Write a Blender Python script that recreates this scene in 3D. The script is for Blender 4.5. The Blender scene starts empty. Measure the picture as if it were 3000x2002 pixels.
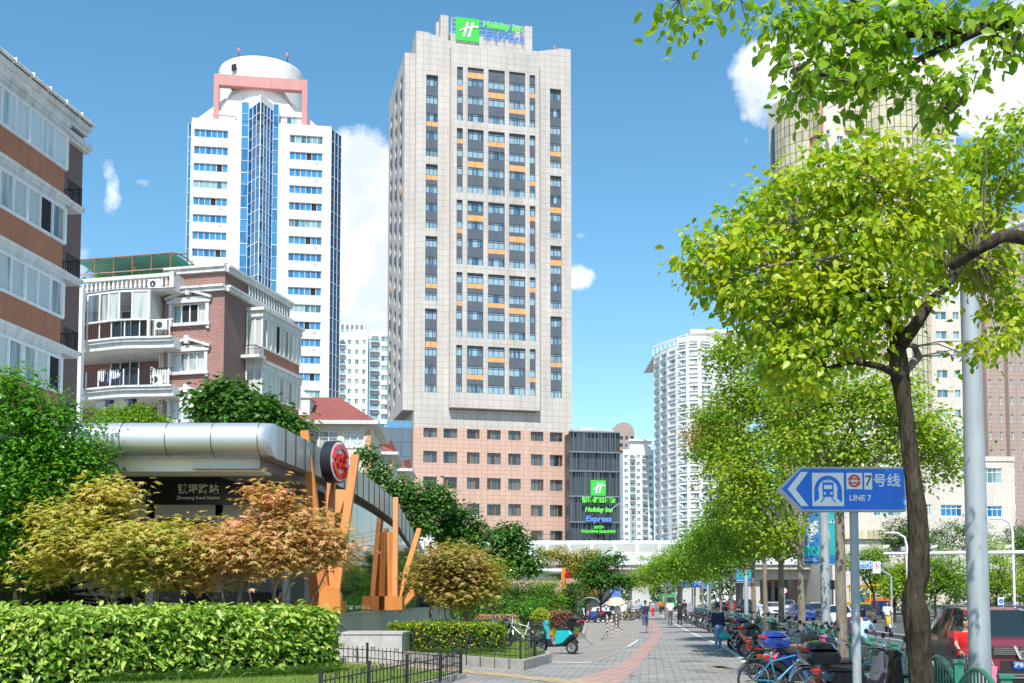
import bpy, bmesh, math, random
import numpy as np
from mathutils import Vector, Matrix, noise as mnoise
R = math.radians
random.seed(7)
RNG = np.random.default_rng(11)
SC = bpy.context.scene
COL = SC.collection
FPX, HOR, TH, CH = 3300.0, 1752.0, R(3.8), 1.85
PY0 = HOR - FPX * math.tan(TH)
cam_d = bpy.data.cameras.new('camera'); cam = bpy.data.objects.new('camera', cam_d); COL.objects.link(cam)
cam.location = (0, 0, CH); cam.rotation_euler = (R(90) + TH, 0, 0)
cam_d.sensor_width = 36; cam_d.lens = 36 * FPX / 3000; cam_d.shift_y = (PY0 - 1001) / 3000
cam_d.clip_start = 0.1; cam_d.clip_end = 20000
SC.camera = cam
SUN_AZ = Vector((-0.10, -0.995)).normalized()
SUN_EL = R(53)
w = bpy.data.worlds.new('World'); SC.world = w; w.use_nodes = True
EXPO = 0.55
SC.view_settings.view_transform = 'Standard'; SC.view_settings.look = 'None'
SC.view_settings.exposure = EXPO; SC.view_settings.gamma = 1; SC.view_settings.use_curve_mapping = False
SC.render.film_transparent = False
SC.cycles.max_bounces = 6; SC.cycles.diffuse_bounces = 3; SC.cycles.glossy_bounces = 3; SC.cycles.transmission_bounces = 4
SC.cycles.transparent_max_bounces = 6
sun_d = bpy.data.lights.new('sun', 'SUN'); sun = bpy.data.objects.new('sun', sun_d); COL.objects.link(sun)
sun_d.energy = 4.3; sun_d.angle = R(0.5); sun_d.color = (1, 0.97, 0.92)
sv = Vector((SUN_AZ.x * math.cos(SUN_EL), SUN_AZ.y * math.cos(SUN_EL), math.sin(SUN_EL)))
sun.rotation_euler = sv.to_track_quat('Z', 'Y').to_euler(); sun.location = sv * 300
def ray(px, py):
 xc = (px - 1500) / FPX; yc = (PY0 - py) / FPX
 return Vector((xc, math.cos(TH) - yc * math.sin(TH), math.sin(TH) + yc * math.cos(TH)))
def at(px, py, Y):
 r = ray(px, py); return Vector((0, 0, CH)) + r * (Y / r.y)
def gnd(px, py, z=0.0):
 r = ray(px, py); return Vector((0, 0, CH)) + r * ((z - CH) / r.z)
nt = w.node_tree; nt.nodes.clear()
def N(tree, t, **kw):
 n = tree.nodes.new(t)
 for k, v in kw.items():
  if k in ('inputs',):
   for i, x in v.items(): n.inputs[i].default_value = x
  else: setattr(n, k, v)
 return n
out = N(nt, 'ShaderNodeOutputWorld'); bg = N(nt, 'ShaderNodeBackground'); bg.inputs[1].default_value = 0.118
sky = N(nt, 'ShaderNodeTexSky', sky_type='NISHITA', sun_disc=False, sun_elevation=SUN_EL, air_density=1.0, dust_density=0.35, ozone_density=2.2)
sky.sun_rotation = math.atan2(SUN_AZ.x, SUN_AZ.y)
tc = N(nt, 'ShaderNodeTexCoord')
def vlink(tree, a, b): tree.links.new(a, b)
def math_n(tree, op, a, b=None, clamp=False):
 n = N(tree, 'ShaderNodeMath', operation=op, use_clamp=clamp)
 for i, x in enumerate((a, b)):
  if x is None: continue
  if isinstance(x, (int, float)): n.inputs[i].default_value = x
  else: tree.links.new(x, n.inputs[i])
 return n.outputs[0]
nz = N(nt, 'ShaderNodeTexNoise'); nz.inputs['Scale'].default_value = 9; nz.inputs['Detail'].default_value = 10; nz.inputs['Roughness'].default_value = 0.72
vlink(nt, tc.outputs['Generated'], nz.inputs['Vector'])
nz2 = N(nt, 'ShaderNodeTexNoise'); nz2.inputs['Scale'].default_value = 30; nz2.inputs['Detail'].default_value = 8; nz2.inputs['Roughness'].default_value = 0.7
vlink(nt, tc.outputs['Generated'], nz2.inputs['Vector'])
CLOUDS = [
 (1060, 560, 100, 135, 1.3), (1075, 760, 115, 180, 1.4), (1010, 460, 50, 65, 1.0), (1090, 900, 90, 80, 1.1),
 (312, 500, 24, 42, .55), (325, 580, 26, 60, .62), (448, 540, 45, 22, .52), (238, 770, 26, 90, .5),
 (1690, 815, 52, 36, .72), (1700, 690, 16, 12, .4), (2290, 215, 110, 85, 1.2), (2240, 250, 60, 90, .9), (2190, 335, 20, 20, .5), (2160, 895, 60, 30, .8),
 (2420, 170, 130, 60, 1.0), (2930, 250, 140, 100, 1.15), (3050, 150, 120, 120, 1.0), (2830, 120, 60, 70, .5), (2183, 410, 14, 20, .35), (1850, 1640, 200, 40, .4)]
acc = None
for px, py, a, b, s in CLOUDS:
 d = ray(px, py).normalized()
 rt = Vector((d.y, -d.x, 0)).normalized(); up = rt.cross(d)
 sc = 3300 / (1 + 0) * d.y
 def dot(vec, k):
  n = N(nt, 'ShaderNodeVectorMath', operation='DOT_PRODUCT'); vlink(nt, tc.outputs['Generated'], n.inputs[0])
  n.inputs[1].default_value = vec * k; return n.outputs['Value']
 x = math_n(nt, 'POWER', math_n(nt, 'ABSOLUTE', dot(rt, sc / a)), 2.0)
 y = math_n(nt, 'POWER', math_n(nt, 'ABSOLUTE', dot(up, sc / b)), 2.0)
 r2 = math_n(nt, 'ADD', x, y)
 front = math_n(nt, 'GREATER_THAN', dot(d, 1.0), 0.5)
 g = math_n(nt, 'MULTIPLY', math_n(nt, 'SUBTRACT', 1.0, math_n(nt, 'MULTIPLY', r2, .5), True), s)
 g = math_n(nt, 'MULTIPLY', g, front)
 acc = g if acc is None else math_n(nt, 'MAXIMUM', acc, g)
nn = math_n(nt, 'ADD', math_n(nt, 'MULTIPLY', nz.outputs[0], 2.1), math_n(nt, 'MULTIPLY', nz2.outputs[0], 1.0))
den = math_n(nt, 'SUBTRACT', math_n(nt, 'ADD', math_n(nt, 'MULTIPLY', acc, 1.5), nn), 2.16)
gate = math_n(nt, 'MULTIPLY', acc, 6.0, True)
den = math_n(nt, 'MULTIPLY', math_n(nt, 'MULTIPLY', den, 1.9, True), gate)
den = math_n(nt, 'MULTIPLY', den, .94)
nz3 = N(nt, 'ShaderNodeTexNoise'); nz3.inputs['Scale'].default_value = 14; nz3.inputs['Detail'].default_value = 6
mp = N(nt, 'ShaderNodeMapping'); mp.inputs['Location'].default_value = (0.01, 0.0, 0.03)
vlink(nt, tc.outputs['Generated'], mp.inputs[0]); vlink(nt, mp.outputs[0], nz3.inputs['Vector'])
cr = N(nt, 'ShaderNodeValToRGB'); cr.color_ramp.elements[0].position = .36; cr.color_ramp.elements[0].color = (5.2, 5.7, 6.3, 1)
cr.color_ramp.elements[1].position = .6; cr.color_ramp.elements[1].color = (8.4, 8.5, 8.5, 1)
vlink(nt, nz3.outputs[0], cr.inputs[0])
mx = N(nt, 'ShaderNodeMix', data_type='RGBA'); vlink(nt, den, mx.inputs[0])
hsv = N(nt, 'ShaderNodeHueSaturation'); hsv.inputs['Saturation'].default_value = 1.2; hsv.inputs['Value'].default_value = 1.14; hsv.inputs['Hue'].default_value = .484
vlink(nt, sky.outputs[0], hsv.inputs['Color'])
vlink(nt, hsv.outputs[0], mx.inputs[6]); vlink(nt, cr.outputs[0], mx.inputs[7])
vlink(nt, mx.outputs[2], bg.inputs[0]); vlink(nt, bg.outputs[0], out.inputs[0])
MATS = {}
def _bs(name):
 m = bpy.data.materials.new(name); m.use_nodes = True; t = m.node_tree; t.nodes.clear()
 o = N(t, 'ShaderNodeOutputMaterial'); b = N(t, 'ShaderNodeBsdfPrincipled'); t.links.new(b.outputs[0], o.inputs[0])
 MATS[name] = m
 return m, t, b, o
def rgba(c): return (c[0], c[1], c[2], 1)
def mat(name, col, rough=.6, metal=0, var=.12, scale=3.0, bump=0.0, bscale=None, stain=0.0, spec=None, emit=None, coat=0, stretch=(1, 1, 1)):
 m, t, b, o = _bs(name)
 tc = N(t, 'ShaderNodeTexCoord'); mp = N(t, 'ShaderNodeMapping'); mp.inputs['Scale'].default_value = stretch
 t.links.new(tc.outputs['Object'], mp.inputs[0])
 n = N(t, 'ShaderNodeTexNoise'); n.inputs['Scale'].default_value = scale; n.inputs['Detail'].default_value = 6; n.inputs['Roughness'].default_value = .6
 t.links.new(mp.outputs[0], n.inputs['Vector'])
 r = N(t, 'ShaderNodeValToRGB'); r.color_ramp.elements[0].position = .3; r.color_ramp.elements[1].position = .72
 r.color_ramp.elements[0].color = rgba([c * (1 - var) for c in col]); r.color_ramp.elements[1].color = rgba([min(1, c * (1 + var)) for c in col])
 t.links.new(n.outputs[0], r.inputs[0]); cout = r.outputs[0]
 if stain:
  mp2 = N(t, 'ShaderNodeMapping'); mp2.inputs['Scale'].default_value = (1.3, 1.3, .07); t.links.new(tc.outputs['Object'], mp2.inputs[0])
  n2 = N(t, 'ShaderNodeTexNoise'); n2.inputs['Scale'].default_value = 2.4; n2.inputs['Detail'].default_value = 7; n2.inputs['Roughness'].default_value = .7
  t.links.new(mp2.outputs[0], n2.inputs['Vector'])
  r2 = N(t, 'ShaderNodeValToRGB'); r2.color_ramp.elements[0].position = .48; r2.color_ramp.elements[1].position = .75
  r2.color_ramp.elements[0].color = (1, 1, 1, 1); g = 1 - stain; r2.color_ramp.elements[1].color = (g, g * .97, g * .92, 1)
  t.links.new(n2.outputs[0], r2.inputs[0])
  mm = N(t, 'ShaderNodeMix', data_type='RGBA', blend_type='MULTIPLY'); mm.inputs[0].default_value = 1
  t.links.new(cout, mm.inputs[6]); t.links.new(r2.outputs[0], mm.inputs[7]); cout = mm.outputs[2]
 t.links.new(cout, b.inputs['Base Color'])
 b.inputs['Roughness'].default_value = rough; b.inputs['Metallic'].default_value = metal
 if spec is not None: b.inputs['Specular IOR Level'].default_value = spec
 if coat: b.inputs['Coat Weight'].default_value = coat; b.inputs['Coat Roughness'].default_value = .06
 if bump:
  bn = N(t, 'ShaderNodeBump'); bn.inputs['Strength'].default_value = bump; bn.inputs['Distance'].default_value = .02
  nb = N(t, 'ShaderNodeTexNoise'); nb.inputs['Scale'].default_value = bscale or scale * 6; nb.inputs['Detail'].default_value = 8
  t.links.new(mp.outputs[0], nb.inputs['Vector']); t.links.new(nb.outputs[0], bn.inputs['Height']); t.links.new(bn.outputs[0], b.inputs['Normal'])
 if emit: b.inputs['Emission Color'].default_value = rgba(emit[:3]); b.inputs['Emission Strength'].default_value = emit[3]
 return m
def tile_mat(name, c1, c2, grout, bw, bh, mortar=.02, offset=.5, rough=.6, stain=.0, vary=.10, bump=.25, horiz=False, spec=.4, rot=0.0):
 m, t, b, o = _bs(name)
 tc = N(t, 'ShaderNodeTexCoord'); sx = N(t, 'ShaderNodeSeparateXYZ'); t.links.new(tc.outputs['Object'], sx.inputs[0])
 cb = N(t, 'ShaderNodeCombineXYZ')
 if horiz:
  t.links.new(sx.outputs[0], cb.inputs[0]); t.links.new(sx.outputs[1], cb.inputs[1])
 else:
  t.links.new(math_n(t, 'ADD', sx.outputs[0], sx.outputs[1]), cb.inputs[0]); t.links.new(sx.outputs[2], cb.inputs[1])
 vec = cb.outputs[0]
 if rot:
  mp = N(t, 'ShaderNodeMapping'); mp.inputs['Rotation'].default_value = (0, 0, rot); t.links.new(vec, mp.inputs[0]); vec = mp.outputs[0]
 br = N(t, 'ShaderNodeTexBrick'); t.links.new(vec, br.inputs['Vector'])
 br.offset = offset; br.inputs['Scale'].default_value = 1; br.inputs['Brick Width'].default_value = bw; br.inputs['Row Height'].default_value = bh
 br.inputs['Mortar Size'].default_value = mortar; br.inputs['Mortar Smooth'].default_value = .1; br.inputs['Bias'].default_value = 0
 br.inputs['Color1'].default_value = rgba(c1); br.inputs['Color2'].default_value = rgba(c2); br.inputs['Mortar'].default_value = rgba(grout)
 n = N(t, 'ShaderNodeTexNoise'); n.inputs['Scale'].default_value = .35 if not horiz else .8; n.inputs['Detail'].default_value = 8; n.inputs['Roughness'].default_value = .65
 mpn = N(t, 'ShaderNodeMapping'); mpn.inputs['Scale'].default_value = (1, 1, .25) if stain else (1, 1, 1)
 t.links.new(tc.outputs['Object'], mpn.inputs[0]); t.links.new(mpn.outputs[0], n.inputs['Vector'])
 r = N(t, 'ShaderNodeValToRGB'); r.color_ramp.elements[0].position = .3; r.color_ramp.elements[1].position = .75
 k = max(stain, vary); r.color_ramp.elements[0].color = (1 + vary * .5,) * 3 + (1,); r.color_ramp.elements[1].color = (1 - k, 1 - k, 1 - k * 1.02, 1)
 t.links.new(n.outputs[0], r.inputs[0])
 mm = N(t, 'ShaderNodeMix', data_type='RGBA', blend_type='MULTIPLY'); mm.inputs[0].default_value = 1
 t.links.new(br.outputs[0], mm.inputs[6]); t.links.new(r.outputs[0], mm.inputs[7]); t.links.new(mm.outputs[2], b.inputs['Base Color'])
 b.inputs['Roughness'].default_value = rough; b.inputs['Specular IOR Level'].default_value = spec
 if bump:
  bn = N(t, 'ShaderNodeBump'); bn.inputs['Strength'].default_value = bump; bn.inputs['Distance'].default_value = .01; bn.invert = True
  t.links.new(br.outputs['Fac'], bn.inputs['Height']); t.links.new(bn.outputs[0], b.inputs['Normal'])
 return m
def glass_mat(name, dark, light, rough=.06, curtain=.5, spec=.9, metal=0.0):
 m, t, b, o = _bs(name)
 tc = N(t, 'ShaderNodeTexCoord'); oi = N(t, 'ShaderNodeObjectInfo'); ge = N(t, 'ShaderNodeNewGeometry')
 rn = math_n(t, 'FRACT', math_n(t, 'ADD', oi.outputs['Random'], ge.outputs['Random Per Island']))
 mp = N(t, 'ShaderNodeMapping'); mp.inputs['Scale'].default_value = (4, 4, .25); t.links.new(tc.outputs['Object'], mp.inputs[0])
 n = N(t, 'ShaderNodeTexNoise', noise_dimensions='4D'); n.inputs['Scale'].default_value = 1.1; n.inputs['Detail'].default_value = 4
 t.links.new(mp.outputs[0], n.inputs['Vector']); t.links.new(math_n(t, 'MULTIPLY', rn, 40.0), n.inputs['W'])
 f = math_n(t, 'MULTIPLY', math_n(t, 'SUBTRACT', math_n(t, 'ADD', n.outputs[0], math_n(t, 'MULTIPLY', rn, .5)), .75 - curtain * .45), 4.0, True)
 mx = N(t, 'ShaderNodeMix', data_type='RGBA'); t.links.new(f, mx.inputs[0]); mx.inputs[6].default_value = rgba(dark); mx.inputs[7].default_value = rgba(light)
 t.links.new(mx.outputs[2], b.inputs['Base Color'])
 b.inputs['Roughness'].default_value = rough; b.inputs['Specular IOR Level'].default_value = spec; b.inputs['Metallic'].default_value = metal
 b.inputs['IOR'].default_value = 1.6
 return m
def leaf_mat(name, cols, trans=.4, rough=.45, patch=.35, pscale=.6):
 m, t, b, o = _bs(name)
 ge = N(t, 'ShaderNodeNewGeometry'); tc = N(t, 'ShaderNodeTexCoord')
 n = N(t, 'ShaderNodeTexNoise'); n.inputs['Scale'].default_value = pscale; n.inputs['Detail'].default_value = 3
 t.links.new(tc.outputs['Object'], n.inputs['Vector'])
 f = math_n(t, 'ADD', math_n(t, 'MULTIPLY', ge.outputs['Random Per Island'], 1 - patch), math_n(t, 'MULTIPLY', math_n(t, 'SUBTRACT', n.outputs[0], .25), 2 * patch), True)
 r = N(t, 'ShaderNodeValToRGB'); el = r.color_ramp.elements
 while len(el) < len(cols): el.new(.5)
 for i, c in enumerate(cols):
  el[i].position = i / (len(cols) - 1) if len(c) < 4 else c[3]; el[i].color = rgba(c)
 t.links.new(f, r.inputs[0]); t.links.new(r.outputs[0], b.inputs['Base Color']); b.inputs['Roughness'].default_value = rough
 b.inputs['Specular IOR Level'].default_value = .35
 tr = N(t, 'ShaderNodeBsdfTranslucent')
 mc = N(t, 'ShaderNodeMix', data_type='RGBA', blend_type='MULTIPLY'); mc.inputs[0].default_value = 1; mc.inputs[7].default_value = (1.5, 1.45, .5, 1)
 t.links.new(r.outputs[0], mc.inputs[6]); t.links.new(mc.outputs[2], tr.inputs[0])
 ms = N(t, 'ShaderNodeMixShader'); ms.inputs[0].default_value = trans
 t.links.new(b.outputs[0], ms.inputs[1]); t.links.new(tr.outputs[0], ms.inputs[2]); t.links.new(ms.outputs[0], o.inputs[0])
 return m
def clear_mat(name, tint=(.9, 1, 1), alpha=.25, rough=.03):
 m, t, b, o = _bs(name)
 g = N(t, 'ShaderNodeBsdfGlossy'); g.inputs['Roughness'].default_value = rough
 tp = N(t, 'ShaderNodeBsdfTransparent'); tp.inputs[0].default_value = rgba(tint)
 fr = N(t, 'ShaderNodeFresnel'); fr.inputs[0].default_value = 1.5
 ms = N(t, 'ShaderNodeMixShader'); t.links.new(math_n(t, 'ADD', fr.outputs[0], alpha, True), ms.inputs[0])
 t.links.new(tp.outputs[0], ms.inputs[1]); t.links.new(g.outputs[0], ms.inputs[2]); t.links.new(ms.outputs[0], o.inputs[0])
 return m
def new_mesh_obj(name, me, parent=None, loc=None, rot=None):
 o = bpy.data.objects.new(name, me); COL.objects.link(o)
 if parent is not None: o.parent = parent
 if loc is not None: o.location = loc
 if rot is not None: o.rotation_euler = rot
 return o
class MB:
 def __init__(s): s.v = []; s.f = []; s.m = []; s.mats = []
 def mi(s, m):
  m = MATS[m] if isinstance(m, str) else m
  if m not in s.mats: s.mats.append(m)
  return s.mats.index(m)
 def add(s, vs, fs, m):
  b = len(s.v); i = s.mi(m); s.v.extend([tuple(x) for x in vs])
  for f in fs: s.f.append(tuple(b + k for k in f)); s.m.append(i)
 def quad(s, a, b, c, d, m): s.add([a, b, c, d], [(0, 1, 2, 3)], m)
 def box(s, x0, x1, y0, y1, z0, z1, m):
  s.add([(x0, y0, z0), (x1, y0, z0), (x1, y1, z0), (x0, y1, z0), (x0, y0, z1), (x1, y0, z1), (x1, y1, z1), (x0, y1, z1)],
    [(0, 3, 2, 1), (4, 5, 6, 7), (0, 1, 5, 4), (1, 2, 6, 5), (2, 3, 7, 6), (3, 0, 4, 7)], m)
 def beam(s, p, q, w, h, m, up=(0, 0, 1), w2=None, h2=None):
  p, q = Vector(p), Vector(q); d = (q - p).normalized(); u = Vector(up)
  if abs(d.dot(u)) > .99: u = Vector((0, 1, 0))
  a = d.cross(u).normalized(); b = a.cross(d)
  w2 = w2 or w; h2 = h2 or h; vs = []
  for c, ww, hh in ((p, w, h), (q, w2, h2)):
   for i, j in ((-1, -1), (1, -1), (1, 1), (-1, 1)): vs.append(c + a * i * ww / 2 + b * j * hh / 2)
  s.add(vs, [(3, 2, 1, 0), (4, 5, 6, 7), (0, 1, 5, 4), (1, 2, 6, 5), (2, 3, 7, 6), (3, 0, 4, 7)], m)
 def loft(s, rings, m, caps=True, close=True):
  n = len(rings[0]); vs = [p for r in rings for p in r]; fs = []
  for k in range(len(rings) - 1):
   for i in range(n if close else n - 1):
    j = (i + 1) % n; fs.append((k * n + i, k * n + j, (k + 1) * n + j, (k + 1) * n + i))
  if caps: fs.append(tuple(range(n - 1, -1, -1))); fs.append(tuple((len(rings) - 1) * n + i for i in range(n)))
  s.add(vs, fs, m)
 def tube(s, pts, r, m, n=8, caps=True, jit=0):
  pts = [Vector(p) for p in pts]
  if not hasattr(r, '__len__'): r = [r] * len(pts)
  rings = []; a = None
  for i, p in enumerate(pts):
   d = (pts[min(i + 1, len(pts) - 1)] - pts[max(i - 1, 0)]).normalized()
   if a is None: a = d.orthogonal().normalized()
   else:
    a = (a - d * a.dot(d))
    a = a.normalized() if a.length > 1e-6 else d.orthogonal().normalized()
   b = d.cross(a)
   rings.append([p + (a * math.cos(2 * math.pi * k / n) + b * math.sin(2 * math.pi * k / n)) * r[i] * (1 + (random.uniform(-jit, jit) if jit else 0)) for k in range(n)])
  s.loft(rings, m, caps)
 def cyl(s, p, q, r, m, n=16, r2=None): s.tube([p, q], [r, r if r2 is None else r2], m, n)
 def ell(s, c, rad, m, n=12, k=8, M=None):
  c = Vector(c); rings = []
  for j in range(k + 1):
   ph = math.pi * j / k; z = -math.cos(ph); q = max(math.sin(ph), .02)
   rr = [Vector((q * math.cos(2 * math.pi * i / n) * rad[0], q * math.sin(2 * math.pi * i / n) * rad[1], z * rad[2])) for i in range(n)]
   rings.append([c + (M @ x if M else x) for x in rr])
  s.loft(rings, m)
 def torus(s, c, R_, r, m, axis='y', n=28, k=8, a0=0, a1=2 * math.pi, sq=1.0):
  c = Vector(c); rings = []; full = abs(a1 - a0 - 2 * math.pi) < 1e-6
  for i in range(n + (0 if full else 1)):
   a = a0 + (a1 - a0) * i / n; ring = []
   for j in range(k):
    b = 2 * math.pi * j / k; rr = R_ + r * math.cos(b); h = r * sq * math.sin(b)
    p = {'y': (rr * math.cos(a), h, rr * math.sin(a)), 'x': (h, rr * math.cos(a), rr * math.sin(a)), 'z': (rr * math.cos(a), rr * math.sin(a), h)}[axis]
    ring.append(c + Vector(p))
   rings.append(ring)
  if full: rings.append(rings[0]); s.loft(rings, m, caps=False)
  else: s.loft(rings, m)
 def slab(s, poly, y0, y1, bev, m, c=None):
  cx = sum(p[0] for p in poly) / len(poly); cz = sum(p[1] for p in poly) / len(poly)
  mr = max(math.hypot(p[0] - cx, p[1] - cz) for p in poly); k = 1 - bev / max(mr, .01) * 1.3
  ins = [(cx + (p[0] - cx) * k, cz + (p[1] - cz) * k) for p in poly]
  if bev: rings = [[(p[0], y0, p[1]) for p in ins], [(p[0], y0 + bev, p[1]) for p in poly], [(p[0], y1 - bev, p[1]) for p in poly], [(p[0], y1, p[1]) for p in ins]]
  else: rings = [[(p[0], y0, p[1]) for p in poly], [(p[0], y1, p[1]) for p in poly]]
  s.loft(rings, m)
 def prism(s, poly, z0, z1, m, top=None):
  n = len(poly)
  s.add([(p[0], p[1], z0) for p in poly] + [(p[0], p[1], z1) for p in poly],
    [tuple((i, (i + 1) % n, n + (i + 1) % n, n + i)) for i in range(n)] + [tuple(range(n - 1, -1, -1))], m)
  s.add([(p[0], p[1], z1) for p in poly], [tuple(range(n))], top or m)
 def wall(s, P, u0, u1, w0, w1, holes, depth, m, rev=None):
  rev = rev or m
  us = sorted({round(x, 4) for x in [u0, u1] + [h[0] for h in holes] + [h[1] for h in holes] if u0 <= x <= u1})
  ws = sorted({round(x, 4) for x in [w0, w1] + [h[2] for h in holes] + [h[3] for h in holes] if w0 <= x <= w1})
  for j in range(len(ws) - 1):
   wm = (ws[j] + ws[j + 1]) / 2; row = [h for h in holes if h[2] < wm < h[3]]; st = None
   for i in range(len(us) - 1):
    um = (us[i] + us[i + 1]) / 2; solid = not any(h[0] < um < h[1] for h in row)
    if solid and st is None: st = us[i]
    if st is not None and (not solid or i == len(us) - 2):
     e = us[i + 1] if solid else us[i]
     s.quad(P(st, ws[j], 0), P(e, ws[j], 0), P(e, ws[j + 1], 0), P(st, ws[j + 1], 0), m); st = None
  for h in holes:
   a, b, c, d = h[:4]
   s.quad(P(a, c, 0), P(a, c, depth), P(b, c, depth), P(b, c, 0), rev); s.quad(P(a, d, 0), P(b, d, 0), P(b, d, depth), P(a, d, depth), rev)
   s.quad(P(a, c, 0), P(a, d, 0), P(a, d, depth), P(a, c, depth), rev); s.quad(P(b, c, 0), P(b, c, depth), P(b, d, depth), P(b, d, 0), rev)
   if len(h) > 4 and h[4]: s.quad(P(a, c, depth), P(b, c, depth), P(b, d, depth), P(a, d, depth), h[4])
 def mesh(s, name, smooth=0):
  me = bpy.data.meshes.new(name); me.from_pydata(s.v, [], s.f)
  for m in s.mats: me.materials.append(m)
  me.polygons.foreach_set('material_index', s.m)
  if smooth:
   me.polygons.foreach_set('use_smooth', [True] * len(s.f)); me.update()
   me.set_sharp_from_angle(angle=R(smooth))
  me.update(); return me
 def build(s, name, parent=None, smooth=0, loc=None, rot=None):
  return new_mesh_obj(name, s.mesh(name, smooth), parent, loc, rot)
def tag(o, label=None, cat=None, group=None, kind=None):
 if label: o['label'] = label
 if cat: o['category'] = cat
 if group: o['group'] = group
 if kind: o['kind'] = kind
 return o
def thing(name, label, cat, loc=(0, 0, 0), rz=0, group=None):
 o = bpy.data.objects.new(name, None); COL.objects.link(o); o.location = loc; o.rotation_euler = (0, 0, rz); o.empty_display_size = .2
 return tag(o, label, cat, group)
def struct(mb, name, kind='structure', **k): return tag(mb.build(name, **k), kind=kind)
KIDS = {}
def copy_tree(o, parent=None, swap=None):
 c = o.copy(); COL.objects.link(c)
 if parent is not None: c.parent = parent
 if swap and c.type == 'MESH' and any(m and m.name in swap for m in c.data.materials):
  c.data = c.data.copy()
  for i, m in enumerate(c.data.materials):
   if m.name in swap: c.data.materials[i] = MATS[swap[m.name]]
 for ch in [x for x in o.children]: copy_tree(ch, c, swap)
 return c
def text(name, body, size, m, parent, loc, rot=(R(90), 0, 0), ext=.003, align='CENTER', sx=1.0, bold=0, shear=0, space=1.0):
 cu = bpy.data.curves.new(name, 'FONT'); cu.body = body; cu.size = size; cu.extrude = ext; cu.align_x = align; cu.align_y = 'CENTER'; cu.offset = bold
 cu.shear = shear; cu.space_line = .9; cu.space_character = space; cu.resolution_u = 3
 o = bpy.data.objects.new(name, cu); COL.objects.link(o)
 dg = bpy.context.evaluated_depsgraph_get(); me = bpy.data.meshes.new_from_object(o.evaluated_get(dg))
 bpy.data.objects.remove(o); bpy.data.curves.remove(cu)
 me.materials.clear(); me.materials.append(MATS[m])
 me.transform(Matrix.Diagonal((sx, 1, 1, 1)))
 return new_mesh_obj(name, me, parent, loc, rot)
def blobmesh(mb, name, vox, parent=None, smooth=2, loc=None):
 me = mb.mesh(name); o = bpy.data.objects.new(name, me); COL.objects.link(o)
 r = o.modifiers.new('r', 'REMESH'); r.mode = 'VOXEL'; r.voxel_size = vox; r.use_smooth_shade = True
 if smooth: s = o.modifiers.new('s', 'SMOOTH'); s.iterations = smooth; s.factor = .6
 dg = bpy.context.evaluated_depsgraph_get(); me2 = bpy.data.meshes.new_from_object(o.evaluated_get(dg))
 bpy.data.objects.remove(o); bpy.data.meshes.remove(me)
 me2.materials.clear(); me2.materials.append(mb.mats[0]); me2.name = name
 return new_mesh_obj(name, me2, parent, loc)
def np_mesh(name, V, Fc, mats, smooth=False):
 me = bpy.data.meshes.new(name); m, k = Fc.shape
 me.vertices.add(len(V)); me.vertices.foreach_set('co', V.astype(np.float32).ravel())
 me.loops.add(m * k); me.loops.foreach_set('vertex_index', Fc.astype(np.int32).ravel())
 me.polygons.add(m); me.polygons.foreach_set('loop_start', np.arange(0, m * k, k, dtype=np.int32))
 for x in mats: me.materials.append(MATS[x] if isinstance(x, str) else x)
 me.update(calc_edges=True)
 if smooth: me.polygons.foreach_set('use_smooth', np.ones(m, bool))
 return me
LEAF = {
 'oval': (np.array([[0, 0, 0], [-.3, .3, .06], [.3, .3, .06], [0, .5, -.02], [-.24, .7, .0], [.24, .7, .0], [0, 1, -.16]]),
    np.array([[0, 3, 1], [0, 2, 3], [1, 3, 4], [2, 5, 3], [3, 6, 4], [3, 5, 6]])),
 'quad': (np.array([[0, 0, 0], [-.32, .45, .07], [.32, .45, .07], [0, 1, -.12]]), np.array([[0, 3, 1], [0, 2, 3]])),
 'long': (np.array([[0, 0, 0], [-.2, .4, .05], [.2, .4, .05], [0, 1, -.15]]), np.array([[0, 3, 1], [0, 2, 3]])),
 'laurel': (np.array([[0, 0, 0], [-.19, .3, .06], [.19, .3, .06], [0, .5, -.02], [-.16, .7, .0], [.16, .7, .0], [0, 1, -.18]]),
    np.array([[0, 3, 1], [0, 2, 3], [1, 3, 4], [2, 5, 3], [3, 6, 4], [3, 5, 6]])),
 'star': (np.array([[0, 0, 0], [-.09, .45, .03], [.09, .45, .03], [0, 1, -.12], [-.75, .6, -.1], [-.28, .2, .03], [.75, .6, -.1], [.28, .2, .03], [-.62, -.02, -.1], [.62, -.02, -.1]]),
    np.array([[0, 2, 1], [1, 2, 3], [0, 1, 4], [0, 4, 5], [0, 6, 2], [0, 7, 6], [0, 5, 8], [0, 9, 7]])),
 'blade': (np.array([[-.03, 0, 0], [.03, 0, 0], [0, 1, 0]]), np.array([[0, 1, 2]])),
}
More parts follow.
